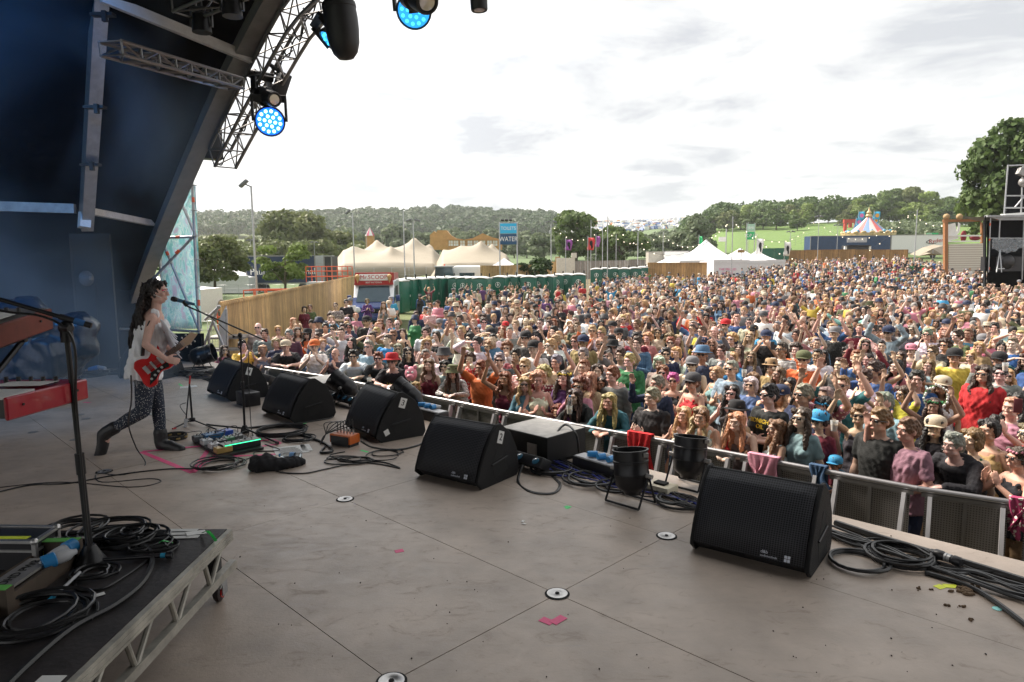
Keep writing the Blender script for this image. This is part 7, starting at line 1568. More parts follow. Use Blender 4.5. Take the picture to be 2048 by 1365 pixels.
m = MB(); m.prism([AT(2010, 428, 43.4) - q0, AT(2120, 420, 43.4) - q0, AT(2120, 424, 43.4) - q0, AT(2010, 433, 43.4) - q0], (0, 0, 0), (0, .4, 0)); m.build('platform_board', M_white, sc2, smooth=0)
# ============================================================ LEFT: scaffold with printed banner, lift frames, cart
sca = empty('scaffold_tower', 'galvanised scaffold bay with orange bands beside the stage', 'scaffold'); YS = 12.9
def T(px, py, dy=0): return AT(px, py, YS + dy)
for (a, b) in (((384, 362, 0), (399, 690, 0)), ((318, 500, .8), (336, 700, .8)), ((322, 476, 0), (392, 474, 0)), ((388, 472, 0), (300, 565, .1)), ((321, 474, .2), (399, 662, .1)), ((360, 400, .2), (391, 470, .1)), ((338, 660, .1), (400, 664, 0)), ((240, 658, .2), (340, 662, .2))):
 m = MB(); m.cyl(T(*a), T(*b), .026, n=10); m.build('scaffold_tube', M_galv, sca)
for p in ((386, 395, 405), (397, 600, 612)): m = MB(); m.cyl(T(p[0], p[1]), T(p[0] + .5, p[2]), .0275); m.build('orange_band', M_orange, sca)
for (a, b) in (((352, 474.8), (360, 474.6)), ((352, 507), (358, 501)), ((333, 504), (336, 511))): m = MB(); m.cyl(T(*a), T(*b), .0285); m.build('orange_band', M_orange, sca)
for (x, y) in ((387, 372), (389, 422), (391, 473), (394, 520), (397, 575), (400, 662)): m = MB(); m.lathe(T(x, y), [(.03, 0), (.06, .004), (.06, .014), (.03, .018)], 10); m.build('rosette', M_galv, sca)
bn = MB(); rows = []
for j in range(14):
 y = 372 + j * 22; xl = max(324, 384 - (y - 372) * .65); rows.append([AT(xl + (391 + (y - 372) * .045 - xl) * i / 8, y, YS + .35 + .02 * math.sin(i * 2 + j)) for i in range(9)])
bn.grid(rows); M_ban = mat('printed_banner', (.52, .68, .70), rough=.6, var=.1)
t = M_ban.node_tree; b_ = t.nodes['Principled BSDF']; tcn = N(t, 'ShaderNodeTexCoord'); mp = N(t, 'ShaderNodeMapping'); mp.inputs['Scale'].default_value = (3.2, 3.2, 1.1); t.links.new(tcn.outputs['Object'], mp.inputs[0]); nz = N(t, 'ShaderNodeTexNoise', Scale=2.2, Detail=3.0, Distortion=2.2); t.links.new(mp.outputs[0], nz.inputs['Vector'])
rp = N(t, 'ShaderNodeValToRGB'); rp.color_ramp.interpolation = 'CONSTANT'; t.links.new(nz.outputs[0], rp.inputs[0]); rp.color_ramp.elements[0].color = (.38, .66, .68, 1); rp.color_ramp.elements[1].position = .62; rp.color_ramp.elements[1].color = (.66, .60, .70, 1)
for p, c in ((.42, (.50, .74, .74, 1)), (.48, (.78, .86, .85, 1)), (.53, (.58, .76, .80, 1))): e = rp.color_ramp.elements.new(p); e.color = c
t.links.new(rp.outputs[0], b_.inputs['Base Color']); tl_ = N(t, 'ShaderNodeBsdfTranslucent'); t.links.new(rp.outputs[0], tl_.inputs[0]); mx_ = N(t, 'ShaderNodeMixShader'); mx_.inputs[0].default_value = .65; t.links.new(b_.outputs[0], mx_.inputs[1]); t.links.new(tl_.outputs[0], mx_.inputs[2]); t.links.new(mx_.outputs[0], [n for n in t.nodes if n.type == 'OUTPUT_MATERIAL'][0].inputs[0])
o = bn.build('banner', M_ban, smooth=60, label='pale aqua printed banner stretched behind the scaffold bay', cat='banner'); o.modifiers.new('s', 'SOLIDIFY').thickness = .01
m = MB(); m.prism([T(340, 668, .2), T(402, 668, -.3), T(404, 740, -.3), T(340, 740, .2)], (0, 0, 0), (.02, .08, 0)); m.build('scaffold_skirt', M_drape, smooth=0, label='black cloth skirt wrapped round the foot of the scaffold', cat='skirt')
def frame_box(name, label, px, Y, w, d, h, m_, z=0):
 b = AG(px, Y); r = empty(name, label, 'lift', b); m = MB(); r_ = .03
 for zz in (.35, .7, 1.0): m.tube([(-w / 2, -d / 2, z + h * zz), (w / 2, -d / 2, z + h * zz), (w / 2, d / 2, z + h * zz), (-w / 2, d / 2, z + h * zz)], r_, 5, closed=True)
 for i in range(5): x = -w / 2 + w * i / 4; m.cyl((x, -d / 2, z), (x, -d / 2, z + h), r_); m.cyl((x, d / 2, z), (x, d / 2, z + h), r_)
 m.build('guard_rail', m_, r); m = MB(); m.box((0, 0, z - .15), (w, d, .3)); m.box((0, 0, max(.2, z / 2 - .1)), (w * .7, d * .8, max(.2, z - .5))); m.build('chassis', M_greyp, r); return r
M_lift = mat('lift_orange', (.58, .09, .03), rough=.5)
frame_box('work_platform', 'orange work platform with guard rails behind the fence top', 662, 50, 3.0, 1.4, 1.1, M_lift, 1.9)
frame_box('work_platform', 'low orange rail frame on the grass left of the fence', 482, 30, 1.6, 1.2, 1.0, M_lift, .3)
frame_box('work_platform', 'orange rail frame right of the black speaker cart', 545, 36, 2.4, 1.4, 1.3, M_lift, .6)
ctb = empty('stage_cart', 'grey cart carrying a black speaker and a red tub beyond the fence', 'cart', AG(512, 28)); m = MB(); m.box((0, 0, 1.2), (1.3, .8, .5)); m.box((0, 0, .5), (1.2, .7, .5)); m.build('cart_body', M_greyp, ctb)
m = MB(); m.box((0, -.41, 1.2), (1.1, .02, .34)); m.build('wood_side', M_wood, ctb); m = MB(); m.prism([(-.4, 0, 1.46), (.3, 0, 1.46), (.2, 0, 1.65), (-.3, 0, 1.68)], (0, -.25, 0), (0, .25, 0)); m.build('red_tub', mat('tub_red', (.6, .08, .03)), ctb); m = MB(); m.prism([(-.1, 0, 1.70), (.4, 0, 1.5), (.35, 0, 1.85), (.1, 0, 1.95)], (0, -.2, 0), (0, .2, 0)); m.build('black_speaker', M_case, ctb)
def barrier_row(label, A, B, n, h=1.1):
 r = empty('crowd_barrier', label, 'barrier', A)
 for k in range(n):
  a, b = A.lerp(B, k / n + .01) - A, A.lerp(B, (k + 1) / n - .01) - A; m = MB(); m.tube([a + Vector((0, 0, .15)), a + Vector((0, 0, h)), b + Vector((0, 0, h)), b + Vector((0, 0, .15))], .02, 5, closed=True)
  for q in range(1, 14): c = a.lerp(b, q / 14); m.cyl(c + Vector((0, 0, .15)), c + Vector((0, 0, h)), .009, n=4)
  m.build('barrier_panel', M_galv, r)
barrier_row('grey steel barriers on the grass behind the steps', AG(420, 24), AG(500, 27), 2)
hx = empty('access_steps', 'pale steps and metal braces between the scaffold and the fence', 'steps', AG(425, 15.6)); q0 = hx.location
for k in range(6): m = MB(); m.box(Vector((-.1, .25 * k - .3, .25 + .25 * k)), (.9, .28, .05)); m.build('tread', M_alud, hx)
m = MB(); m.box((-.15, 1.2, 1.5), (.8, .6, .06)); m.build('landing', M_alud, hx)
for (a, b) in (((437, 612), (405, 700)), ((452, 618), (455, 710)), ((425, 640), (450, 700)), ((410, 640), (440, 612)), ((418, 660), (418, 720))): m = MB(); m.cyl(AT(*a, 15) - q0, AT(*b, 15) - q0, .03); m.build('brace_tube', M_galv, hx)
m = MB(); m.prism([AT(438, 640, 15.4) - q0, AT(452, 612, 15.4) - q0, AT(455, 730, 15.4) - q0, AT(438, 740, 15.4) - q0], (0, 0, 0), (0, .05, 0)); m.build('corrugated_sheet', M_greyp, hx, smooth=0)
ch = empty('plastic_chair', 'white plastic garden chair on the grass beyond the steps', 'chair', AG(415, 34), 2.6)
m = MB(); m.box((0, 0, .44), (.5, .48, .04), bev=.015); m.build('seat', M_white, ch); m = MB(); m.grid([[Vector((x, .24 + .05 * (z - .45) - .06 * math.cos(x * 4), z)) for x in np.linspace(-.25, .25, 7)] for z in np.linspace(.45, .85, 5)]); o = m.build('backrest', M_white, ch); o.modifiers.new('s', 'SOLIDIFY').thickness = .02
for x in (-.22, .22):
 for y in (-.2, .2): m = MB(); m.cyl((x, y, .44), (x * 1.15, y * 1.2, 0), .022); m.build('leg', M_white, ch)
rk = MB(); rk.sph((0, 0, .5), (.8, .5, .6), 12, 8); o = bpy.data.objects.new('boulder', fuse(rk, 'boulder', .08, 1, wrinkle=.15, wfreq=4, mats=[mat('stone', (.30, .26, .20), rough=.9)])); COL.objects.link(o); o.location = AG(432, 42); tag(o, 'pale boulder on the grass behind the plastic chair', 'boulder')
tc_ = empty('tractor', 'tractor cab with orange beacon behind the left toilets', 'tractor', AG(891, 62)); m = MB(); m.prism([(-.9, 0, 1.6), (.9, 0, 1.6), (.75, 0, 2.75), (-.75, 0, 2.75)], (0, -.6, 0), (0, .6, 0)); m.build('cab', M_glass, tc_, smooth=0)
m = MB(); m.box((0, 0, 2.8), (1.7, 1.4, .12), bev=.04); m.build('cab_roof', M_greyp, tc_); m = MB(); m.cyl((0, 0, 2.86), (0, 0, 3.0), .07); m.build('beacon', M_orange, tc_); m = MB(); m.box((0, 0, 1.1), (1.6, 2.4, 1.0), bev=.1); m.build('chassis', M_blackmetal, tc_)
for s_ in (-1, 1): m = MB(); m.lathe((s_ * .8, .4, .75), [(0, 0), (.5, 0), (.75, .05), (.75, .3), (0, .3)], 18, (s_, 0, 0)); m.build('wheel', M_blackplastic, tc_)
cv = empty('caravan', 'white caravan roof behind the left toilets', 'caravan', AG(937, 64)); m = MB(); m.box((0, 0, 1.7), (2.6, 2, 2.2), bev=.25); m.build('body', mat('trailer_white'), cv); m = MB(); m.box((0, -1.01, 1.9), (1.4, .03, .5)); m.build('window', M_glass, cv)
for s_ in (-1, 1): m = MB(); m.lathe((s_ * .6, -.9, .35), [(0, 0), (.35, 0), (.35, .2), (0, .2)], 16, (0, -1, 0)); m.build('wheel', M_blackplastic, cv)
# ============================================================ THE CROWD
RAIL = [(-5.05, 13.81), (-3.45, 12.68), (-2.12, 11.3), (-.95, 10.25), (-.13, 9.51), (1.19, 8.36), (2.03, 7.65), (3.14, 6.6), (3.74, 6.11), (4.41, 5.68), (7.0, 3.4)]
def rail_dist(x, y):
 best = 1e9
 for i in range(len(RAIL) - 1):
  ax, ay = RAIL[i]; bx, by = RAIL[i + 1]; dx, dy = bx - ax, by - ay; t = max(0, min(1, ((x - ax) * dx + (y - ay) * dy) / (dx * dx + dy * dy)))
  d = math.hypot(x - ax - t * dx, y - ay - t * dy) * (1 if (dx * (y - ay) - dy * (x - ax)) > 0 else -1)
  if abs(d) < abs(best): best = d
 return best
POSES = {'rest': {}, 'fold': dict(elR=(-.26, -.02, 1.14), wrR=(-.02, -.17, 1.16), elL=(.26, -.02, 1.14), wrL=(.04, -.20, 1.14), hdR=(1, 0, 0), hdL=(-1, 0, 0), hnR=(0, -1, 0), hnL=(0, -1, 0)),
 'clap': dict(elR=(-.25, -.08, 1.12), wrR=(-.07, -.30, 1.22), elL=(.25, -.08, 1.12), wrL=(.08, -.31, 1.20), hdR=(.25, -.55, .8), hdL=(-.25, -.5, .8), hnR=(-1, -.3, 0), hnL=(1, -.3, 0), curlR=.15, curlL=.15),
 'claphi': dict(elR=(-.27, -.18, 1.22), wrR=(-.08, -.30, 1.42), elL=(.27, -.18, 1.22), wrL=(.09, -.30, 1.40), hdR=(.2, -.2, 1), hdL=(-.2, -.2, 1), hnR=(-1, -.2, 0), hnL=(1, -.2, 0), curlR=.15, curlL=.15),
 'up': dict(elR=(-.34, -.10, 1.60), wrR=(-.24, -.16, 1.84), elL=(.34, -.10, 1.60), wrL=(.22, -.16, 1.84), hdR=(.15, 0, 1), hdL=(-.15, 0, 1), hnR=(-.4, .9, 0), hnL=(.4, .9, 0), curlR=.2, curlL=.2, shR=(-.165, 0, 1.44), shL=(.165, 0, 1.44)),
 'wide': dict(elR=(-.42, -.06, 1.50), wrR=(-.60, -.10, 1.68), elL=(.42, -.06, 1.50), wrL=(.60, -.10, 1.68), hdR=(-.4, 0, 1), hdL=(.4, 0, 1), hnR=(0, 1, 0), hnL=(0, 1, 0), curlR=.2, curlL=.2),
 'one': dict(elR=(-.33, -.16, 1.38), wrR=(-.28, -.22, 1.63), hdR=(0, -.1, 1), hnR=(-.2, 1, 0), curlR=.12, elL=(.25, .0, 1.13), wrL=(.12, -.22, 1.08), hdL=(-.6, -.6, .1), hnL=(0, 0, 1)),
 'phone': dict(elR=(-.24, -.22, 1.26), wrR=(-.09, -.40, 1.50), elL=(.24, -.22, 1.26), wrL=(.09, -.40, 1.50), hdR=(.25, -.1, 1), hdL=(-.25, -.1, 1), hnR=(-.6, -.8, 0), hnL=(.6, -.8, 0), curlR=.6, curlL=.6),
 'shade': dict(elR=(-.38, -.12, 1.56), wrR=(-.16, -.20, 1.68), hdR=(1, .1, .1), hnR=(0, -.2, 1), curlR=.15),
 'drink': dict(elR=(-.25, .0, 1.13), wrR=(-.12, -.28, 1.20), hdR=(.4, -.7, .3), hnR=(-.6, -.3, .6), curlR=.75),
 'lean': dict(pelvis=(0, .12, .93), waist=(0, .06, 1.08), chest=(0, -.04, 1.24), shz=(0, -.11, 1.36), neck=(0, -.14, 1.41), head=(0, -.20, 1.55), shR=(-.175, -.11, 1.355), shL=(.175, -.11, 1.355), elR=(-.27, -.26, 1.17), wrR=(-.10, -.46, 1.20), elL=(.27, -.26, 1.17), wrL=(.10, -.46, 1.20), hdR=(.7, -.6, -.1), hdL=(-.7, -.6, -.1), hnR=(0, -.3, 1), hnL=(0, -.3, 1), hipR=(-.09, .12, .90), hipL=(.09, .12, .90), curlR=.35, curlL=.35)}
def pose_J(fem, pose):
 J = J_default(fem); k = .88 if fem else 1
 for a, b in POSES[pose].items(): J[a] = b if a.startswith('curl') else Vector(b)
 if fem:
  for n in ('shR', 'shL'): J[n].x *= k
 return J
KC = {}
def part_mesh(kind, fem, pose, sub=''):
 key = (kind, fem, pose, sub)
 if key in KC: return KC[key]
 J = pose_J(fem, pose); sd = len(KC)
 if kind == 'body': mb, P = skin_blob(J); r = fuse(mb, 'body', .0078, 2, mats=[M_skin])
 elif kind == 'top': r = fuse(shirt_blob(J, sub), 'shirt', .013, 1, wrinkle=.010, wfreq=38, seed=sd, mats=[M_cloth])
 elif kind == 'legs': r = fuse(trouser_blob(J, sub), 'trousers', .018, 2, wrinkle=.008, wfreq=30, seed=sd, mats=[M_cloth])
 elif kind == 'shoe': r = fuse(shoe_blob(J), 'shoes', .014, 1, mats=[M_blackplastic])
 KC[key] = r; return r
HM = {}
def head_frame(fem, pose):
 J = pose_J(fem, pose); mb = MB(); return head_skin(mb, J['head'], J['face'], (0, 0, 1))[0]
def head_mesh(kind, fem, pose, sub):
 lean = pose == 'lean'; key = (kind, lean, sub)
 if key in HM: return HM[key]
 P = head_frame(fem, pose)
 if kind == 'hair': r = fuse(hair_blob(P, sub, 1, len(HM)), 'hair', .0085, 1, wrinkle=.011, wfreq=130, zf=.16, seed=len(HM), mats=[M_hair])
 elif kind == 'hat': mb = hat_mesh(P, sub); r = mb.mesh('hat', M_cloth, 50)
 else: r = shades_mesh(P).mesh('sunglasses', M_shade, 50)
 HM[key] = r; return r
CLR = dict(black=(.012, .012, .014), white=(.70, .69, .67), grey=(.17, .17, .18), navy=(.015, .025, .065), blue=(.025, .08, .24), sky=(.04, .27, .50), pale=(.24, .31, .38), teal=(.03, .13, .15), aqua=(.25, .46, .45), green=(.03, .17, .06), olive=(.09, .10, .045), red=(.45, .02, .025), maroon=(.14, .015, .03), pink=(.50, .19, .25), orange=(.60, .15, .04), yellow=(.55, .42, .06), purple=(.09, .03, .13), cream=(.46, .39, .29), denim=(.08, .16, .27), tan=(.32, .21, .11), mauve=(.27, .13, .17), charcoal=(.05, .05, .055), lime=(.34, .45, .08))
HC = dict(brown=(.040, .020, .012), dark=(.010, .008, .007), blonde=(.43, .265, .135), grey=(.20, .19, .18), white=(.50, .48, .45), ginger=(.19, .055, .018), magenta=(.35, .04, .17), fair=(.15, .088, .042))
SK = [(.58, .38, .295), (.62, .42, .335), (.50, .31, .225), (.64, .45, .36), (.38, .215, .145), (.57, .35, .26)]
HAIRW = dict(short='short %s hair', crop='cropped %s hair', bald='a bald crown', long='long %s hair', wavy='wavy %s hair', bob='a %s bob', tail='%s hair tied back', bun='a %s hair bun', curly='curly %s hair')
TOPW = dict(tee='tee', long='jumper', tank='vest top', jacket='jacket', dress='dress')
POSEW = dict(rest='arms down', fold='arms folded', clap='clapping', claphi='clapping high', up='both arms up', wide='arms spread wide', one='raising one hand', phone='both hands raised', shade='shading the eyes', drink='one hand forward', lean='leaning on the rail')
USED = {}; PEOPLE = []
def target(x, y): return Vector((-2.2, 3.6)) if y < 30 else Vector((-1.0, 3.0))
NP = 0; FACES = {}
def person(px, py, sex, top, tc, hair, hc, pose, extra='', hgt=None, force=True, x=None, y=None, rg=RND):
 """px, py: top of the head in the photograph (or x, y on the ground)"""
 global NP
 fem = sex == 'f'; H = hgt or (rg.uniform(1.60, 1.72) if fem else rg.uniform(1.70, 1.84))
 if 'kid' in extra: H = hgt or 1.20
 if 'tot' in extra: H = hgt or 1.28
 hpro = 1.635 if pose == 'lean' else 1.755
 if x is None:
  gl = 0
  for _ in range(4): q = G(px, py, H * hpro / 1.755 + gl); gl = gz(q.x, q.y)
  if y is None or True: x, y = q.x, q.y
  lim = .40 if pose == 'lean' else .36
  while rail_dist(x, y) < lim and H > 1.0:
   H -= .015; q = G(px, py, H * hpro / 1.755); x, y = q.x, q.y
 gl = gz(x, y); s = H / 1.755
 hat = next((w for w in ('cap', 'hat', 'bucket', 'wreath') if w in extra.split()), None); hatc = next((w[4:] for w in extra.split() if w.startswith('hat_')), 'black')
 def lab():
  t = 'person in %s %s with %s' % (tc if 'striped' not in extra else 'striped', TOPW[top], (HAIRW[hair] % hc) if '%s' in HAIRW[hair] else HAIRW[hair])
  if hat: t += ', %s %s' % (hatc, dict(cap='cap', hat='brimmed hat', bucket='bucket hat', wreath='flower wreath')[hat])
  if 'sg' in extra: t += ', sunglasses'
  if 'kid' in extra or 'tot' in extra: t = t.replace('person', 'child', 1)
  return t + ', ' + POSEW[pose]
 L = lab()
 if L in USED:
  ppx = 1024 + 1365 * x / y; L += ', %s rows %s' % ('front' if y < 13 else 'middle' if y < 24 else 'back', 'at left' if ppx < 850 else 'at right' if ppx > 1500 else 'in the centre')
  if L in USED and not force: return None
 USED[L] = 1
 t = target(x, y) - Vector((x, y)); rz = math.atan2(t.y, t.x) + math.pi / 2 + rg.gauss(0, .22) * (.3 if pose == 'lean' else 1)
 r = empty('person', L, 'child' if L.startswith('child') else 'person', (x, y, gl), rz, 'crowd watching the stage'); r.scale = (s * rg.uniform(.97, 1.08),) * 2 + (s,)
 sc = SK[rg.randrange(len(SK))]; sc = tuple(c * rg.uniform(.9, 1.08) for c in sc)
 obj_from(part_mesh('body', fem, pose), 'body', r, sc)
 o = obj_from(part_mesh('top', fem, pose, top), {'tee': 'shirt', 'long': 'jumper', 'tank': 'vest', 'jacket': 'jacket', 'dress': 'dress'}[top], r, tuple(c * rg.uniform(.85, 1.15) for c in CLR[tc]))
 mm = M_stripe if 'striped' in extra else M_floral if 'floral' in extra else M_plaid if 'plaid' in extra else None
 if mm: o.material_slots[0].link = 'OBJECT'; o.material_slots[0].material = mm
 lg = 'shorts' if rg.random() < .25 else 'long'; lc = CLR[rg.choice(['denim', 'navy', 'black', 'charcoal', 'denim', 'tan', 'grey'])]
 if 'redlegs' in extra: lc = CLR['red']; lg = 'shorts'
 obj_from(part_mesh('legs', fem, pose, lg), 'trousers' if lg == 'long' else 'shorts', r, lc); obj_from(part_mesh('shoe', fem, pose), 'shoes', r)
 if not (hair == 'bald' and hat): obj_from(head_mesh('hair', fem, pose, hair), 'hair', r, tuple(c * rg.uniform(.8, 1.2) for c in HC[hc]))
 if hat: obj_from(head_mesh('hat', fem, pose, hat), 'hat', r, CLR.get(hatc, (.5, .4, .1)))
 if 'sg' in extra: obj_from(head_mesh('sg', fem, pose, ''), 'sunglasses', r)
 elif y < 14: FACE(head_frame(fem, pose), r, FACES.setdefault(pose == 'lean', {}))
 if y < 14:
  key = ('mouth', pose == 'lean')
  if key not in HM: P = head_frame(fem, pose); m = MB(); m.sph(P(0, .094, -.067), (.019, .006, .0055), 10, 6); HM[key] = m.mesh('mouth', mat('lips', (.38, .12, .10), rough=.5, var=0))
  obj_from(HM[key], 'mouth', r)
 PEOPLE.append((x, y)); NP += 1
 return r
P_ = """448 691 f tee pink wavy brown rest sg;484 681 m tee yellow short dark claphi;516 646 m long cream bald grey rest sg;544 628 f tank orange long brown rest;556 652 f tank navy tail blonde rest sg floral;552 677 f tee navy bob blonde clap;572 684 m tee black crop dark lean cap hat_cream;525 691 f tank grey tail blonde clap;578 660 m long maroon short grey rest plaid;595 655 f tank grey wavy brown rest;615 660 f long orange wavy dark clap hat sg;586 636 f tank pink wavy blonde phone;629 682 m tee white short grey claphi cap hat_orange;636 666 m long denim short brown rest;651 647 m tee olive short dark one;663 632 f tee sky bob blonde phone;685 648 m tee pink short brown fold floral;694 635 f long white bob white rest sg;712 627 f tee pink tail blonde clap;733 634 m jacket black short grey rest cap sg;760 639 f tank white wavy ginger clap sg;779 637 m tee sky short brown claphi sg redlegs;704 676 f long black long dark rest;710 702 m tee white short dark lean sg;671 697 m tee charcoal bald grey claphi;694 712 f tee pink bob brown rest kid hat hat_pink;738 682 m tee pale crop grey rest sg;759 706 m jacket black short ginger lean sg;790 711 m tee black short grey lean hat hat_red sg;806 658 f tank black tail brown rest;832 623 m long navy short brown clap sg;851 656 m tee white short brown rest;874 663 f tank black tail brown fold;859 616 m tee red crop brown clap sg striped;892 621 m long denim short brown rest sg;928 625 m tee denim crop grey drink;851 699 m long cream crop grey rest;859 718 f tank maroon wavy fair rest;883 744 m jacket navy short blonde rest kid;912 733 f long black long brown lean bucket hat_olive striped sg;890 721 f long pale bob dark rest sg;888 697 m tee white short grey rest bucket hat_charcoal floral;832 764 f tee purple bob blonde rest tot;816 695 f long black long dark rest sg;692 600 m jacket black short dark fold sg;671 606 m tee grey crop brown fold sg floral;620 610 f jacket olive tail fair rest;608 613 f tee maroon bob brown rest;734 598 f long purple bob fair clap sg;781 594 m tee sky short grey fold;757 585 f dress charcoal long dark drink;963 722 m tee orange short ginger up;1012 744 f tank maroon wavy ginger up;1050 754 f long denim wavy blonde clap sg;1076 746 f tank white curly blonde clap;1129 742 f long purple long brown clap wreath hat_yellow;1113 711 m tee cream short grey up;1103 679 m tee black short blonde rest sg;1160 757 f long pink curly ginger claphi sg;1167 780 f jacket black long brown lean;1205 754 f long black long dark rest;1231 787 f long teal long blonde lean;1117 812 f tee tan curly ginger rest tot;1182 745 f long cream wavy blonde rest;1169 720 m tee pale crop ginger rest;1226 734 m long grey short ginger rest;1260 708 m jacket green short blonde clap;1266 778 m tee blue short brown rest kid;1306 777 m tee black short grey clap;1316 752 m long navy short grey one;1347 747 f tank black short magenta clap sg;1387 749 f tank red short fair clap cap hat_charcoal sg;1370 814 f tank white long blonde claphi;1417 817 f tank white tail fair lean;1327 731 f tank charcoal tail ginger rest sg;1319 713 f tee cream bob white rest;1332 696 m jacket navy short dark rest sg;1276 674 m long denim short brown clap;1296 668 f tee pink curly blonde rest;1217 701 f tank grey bun dark rest sg;1167 697 m long navy short grey rest sg;1167 673 m jacket tan crop ginger rest cap hat_navy;1151 672 m tee navy short ginger rest sg floral;1068 684 m tee white crop dark rest cap;1052 665 m jacket charcoal short brown rest cap sg;1032 698 m tee maroon short dark clap;1019 654 m tee grey crop grey rest;1108 653 m tee white short dark rest;1225 645 m jacket black crop dark clap cap;1200 679 f tank cream bun blonde rest sg;1225 683 m jacket charcoal short dark rest hat sg;1329 644 m jacket black short dark phone sg;1342 675 m jacket navy short ginger rest sg;1355 670 f tank pink long blonde rest;1385 716 m tank grey short brown clap cap hat_grey sg;1405 695 m long navy crop grey drink hat hat_denim sg plaid;1385 649 m tee grey crop brown rest sg;1154 644 m long olive short fair rest sg plaid;1143 650 f tee tan bob blonde rest;986 668 m long denim crop dark shade;941 667 m tee olive short dark one sg;979 683 f tee orange curly blonde rest sg;953 654 f long red long brown rest sg;1419 815 f tank cream wavy blonde lean;1491 826 f tank grey long blonde lean;1558 840 f tank white long fair clap;1628 855 f tee white bob fair clap tot sg;1541 770 m tee black short dark fold sg;1582 756 f tank purple wavy dark clap;1504 755 f tee denim bob white rest sg;1466 770 f tank charcoal long dark claphi sg;1474 806 f tank red long brown rest hat sg;1641 824 f long maroon curly brown rest cap hat_sky sg;1606 816 f tee pale long brown rest sg;1719 812 f tank charcoal short fair up sg;1763 818 m tee black short fair rest sg;1820 838 m tee mauve short fair one;1932 870 m jacket black short grey lean;1872 836 f tee black long dark rest cap hat_cream;1684 915 m tee denim short fair lean kid cap hat_sky;2042 895 f tank black tail brown claphi wreath hat_pink sg;1982 839 f tank tan bun dark rest;1950 858 f tank green bob fair rest;1654 775 m tee mauve crop grey up floral;1686 752 m tee teal crop fair up sg;1771 785 m tee aqua crop grey rest;1812 773 f tee yellow bob brown up sg;1650 800 f dress purple curly dark rest wreath hat_sky sg;1869 797 f tank black long brown up wreath hat_green;1970 731 m jacket red wavy brown rest sg;1886 756 f tank white wavy fair shade cap hat_cream sg;1608 705 m long orange short grey clap cap hat_olive sg;1543 721 f tee tan bob brown rest hat hat_tan sg;1435 734 f tank pale bob blonde clap;1670 656 m tee black crop brown rest cap hat_grey;1732 679 f tank navy wavy brown rest sg;1634 676 m tee denim crop grey rest;1696 694 f tank black bun dark rest sg;1647 700 f tank charcoal long dark claphi;1569 692 f tank white long brown rest sg;1592 689 f tee orange curly brown rest;1504 703 f tee grey long fair rest sg;1500 664 f tank cream long blonde clap sg;1533 663 m tee black crop dark phone cap hat_navy;1556 643 m long navy crop grey rest;1595 664 f tee blue curly ginger rest;1699 622 m long aqua short brown wide cap hat_tan;1735 640 m tee navy short brown rest sg;1778 655 m long pale short grey up cap hat_navy sg;1823 690 f tank pink tail brown rest cap hat_pink;1866 666 f tank lime tail blonde drink sg;1944 702 f jacket cream bun blonde rest sg;1889 655 f long tan wavy blonde rest floral;1944 658 m long white wavy dark claphi sg;2026 676 m tee blue crop fair rest;1960 684 f long tan bob blonde one;1990 646 m jacket aqua short dark claphi;1827 651 f tank navy bob grey shade sg;2000 707 m jacket charcoal short dark rest cap;2002 731 m jacket grey short dark one sg"""
P_ += """;1508 745 f tank pink wavy fair rest;1610 770 m tee navy short grey clap sg;1560 735 f tank teal long fair clap;1465 722 m tee pale crop grey clap sg;1444 690 m tee grey short brown rest;1480 690 f tank maroon long brown rest;1760 726 f tank orange tail dark up;1730 740 m tee white short brown claphi;1795 720 f tee pink wavy dark one;1835 742 m tee blue short dark rest;1860 720 f jacket pale long fair phone;1910 700 m tee yellow short ginger rest cap;1700 775 f tank floral"""
P_ = P_.rsplit(';', 1)[0]
rgp = random.Random(101)
for row in P_.split(';'):
 w = row.split(); person(float(w[0]), float(w[1]), w[2], w[3], w[4], w[5], w[6], w[7], ' '.join(w[8:]), rg=rgp)
print('hand placed people', NP)
far_tab = [(560, 17), (640, 24), (700, 32), (800, 40), (900, 44), (1000, 47), (1180, 50), (1200, 61), (1300, 64), (1415, 62), (1560, 92), (1800, 97), (1850, 84), (1900, 74), (1965, 62), (1990, 40), (2300, 40), (2800, 30)]
def in_field(x, y):
 px = 1024 + 1365 * x / y
 if px < 520 or px > 2750 or y > float(np.interp(px, [a for a, _ in far_tab], [b for _, b in far_tab])): return False
 if x < -6.1 - (y - 16) * .13 : return False
 if abs(x + 7.4) < 2.2 and 33 < y < 41: return False
 return rail_dist(x, y) > .42
cell = {}
def near(x, y, d):
 ci, cj = int(math.floor(x)), int(math.floor(y)); R_ = 1 if d <= 1 else 2
 for i in range(ci - R_, ci + R_ + 1):
  for j in range(cj - R_, cj + R_ + 1):
   for (a, b) in cell.get((i, j), ()):
    if (a - x) ** 2 + (b - y) ** 2 < d * d: return True
 return False
for (a, b) in PEOPLE: cell.setdefault((int(math.floor(a)), int(math.floor(b))), []).append((a, b))
rg = random.Random(55); cand = []
for k in range(90000):
 y = 4 + 94 * rg.random() ** .62; x = (rg.uniform(500, 2750) - 1024) / 1365 * y
 if not in_field(x, y): continue
 px = 1024 + 1365 * x / y; sp = .56 if y < 20 else .66 if y < 35 else .88 if y < 60 else 1.12
 if px < 900: sp *= 1.55 if y > 18 else 1.0
 if 680 < px < 840 and y > 21: sp *= 1.5
 if px < 1200 and y > 30: sp *= 1.5
 if 1850 < px < 1990 and 9 < y < 12: sp *= 1.5
 if near(x, y, sp): continue
 cell.setdefault((int(math.floor(x)), int(math.floor(y))), []).append((x, y)); cand.append((x, y))
cand.sort(key=lambda q: math.hypot(q[0], q[1])); vis = [q for q in cand if -0.78 < q[0] / q[1] < 1.25]; vs_ = set(vis)
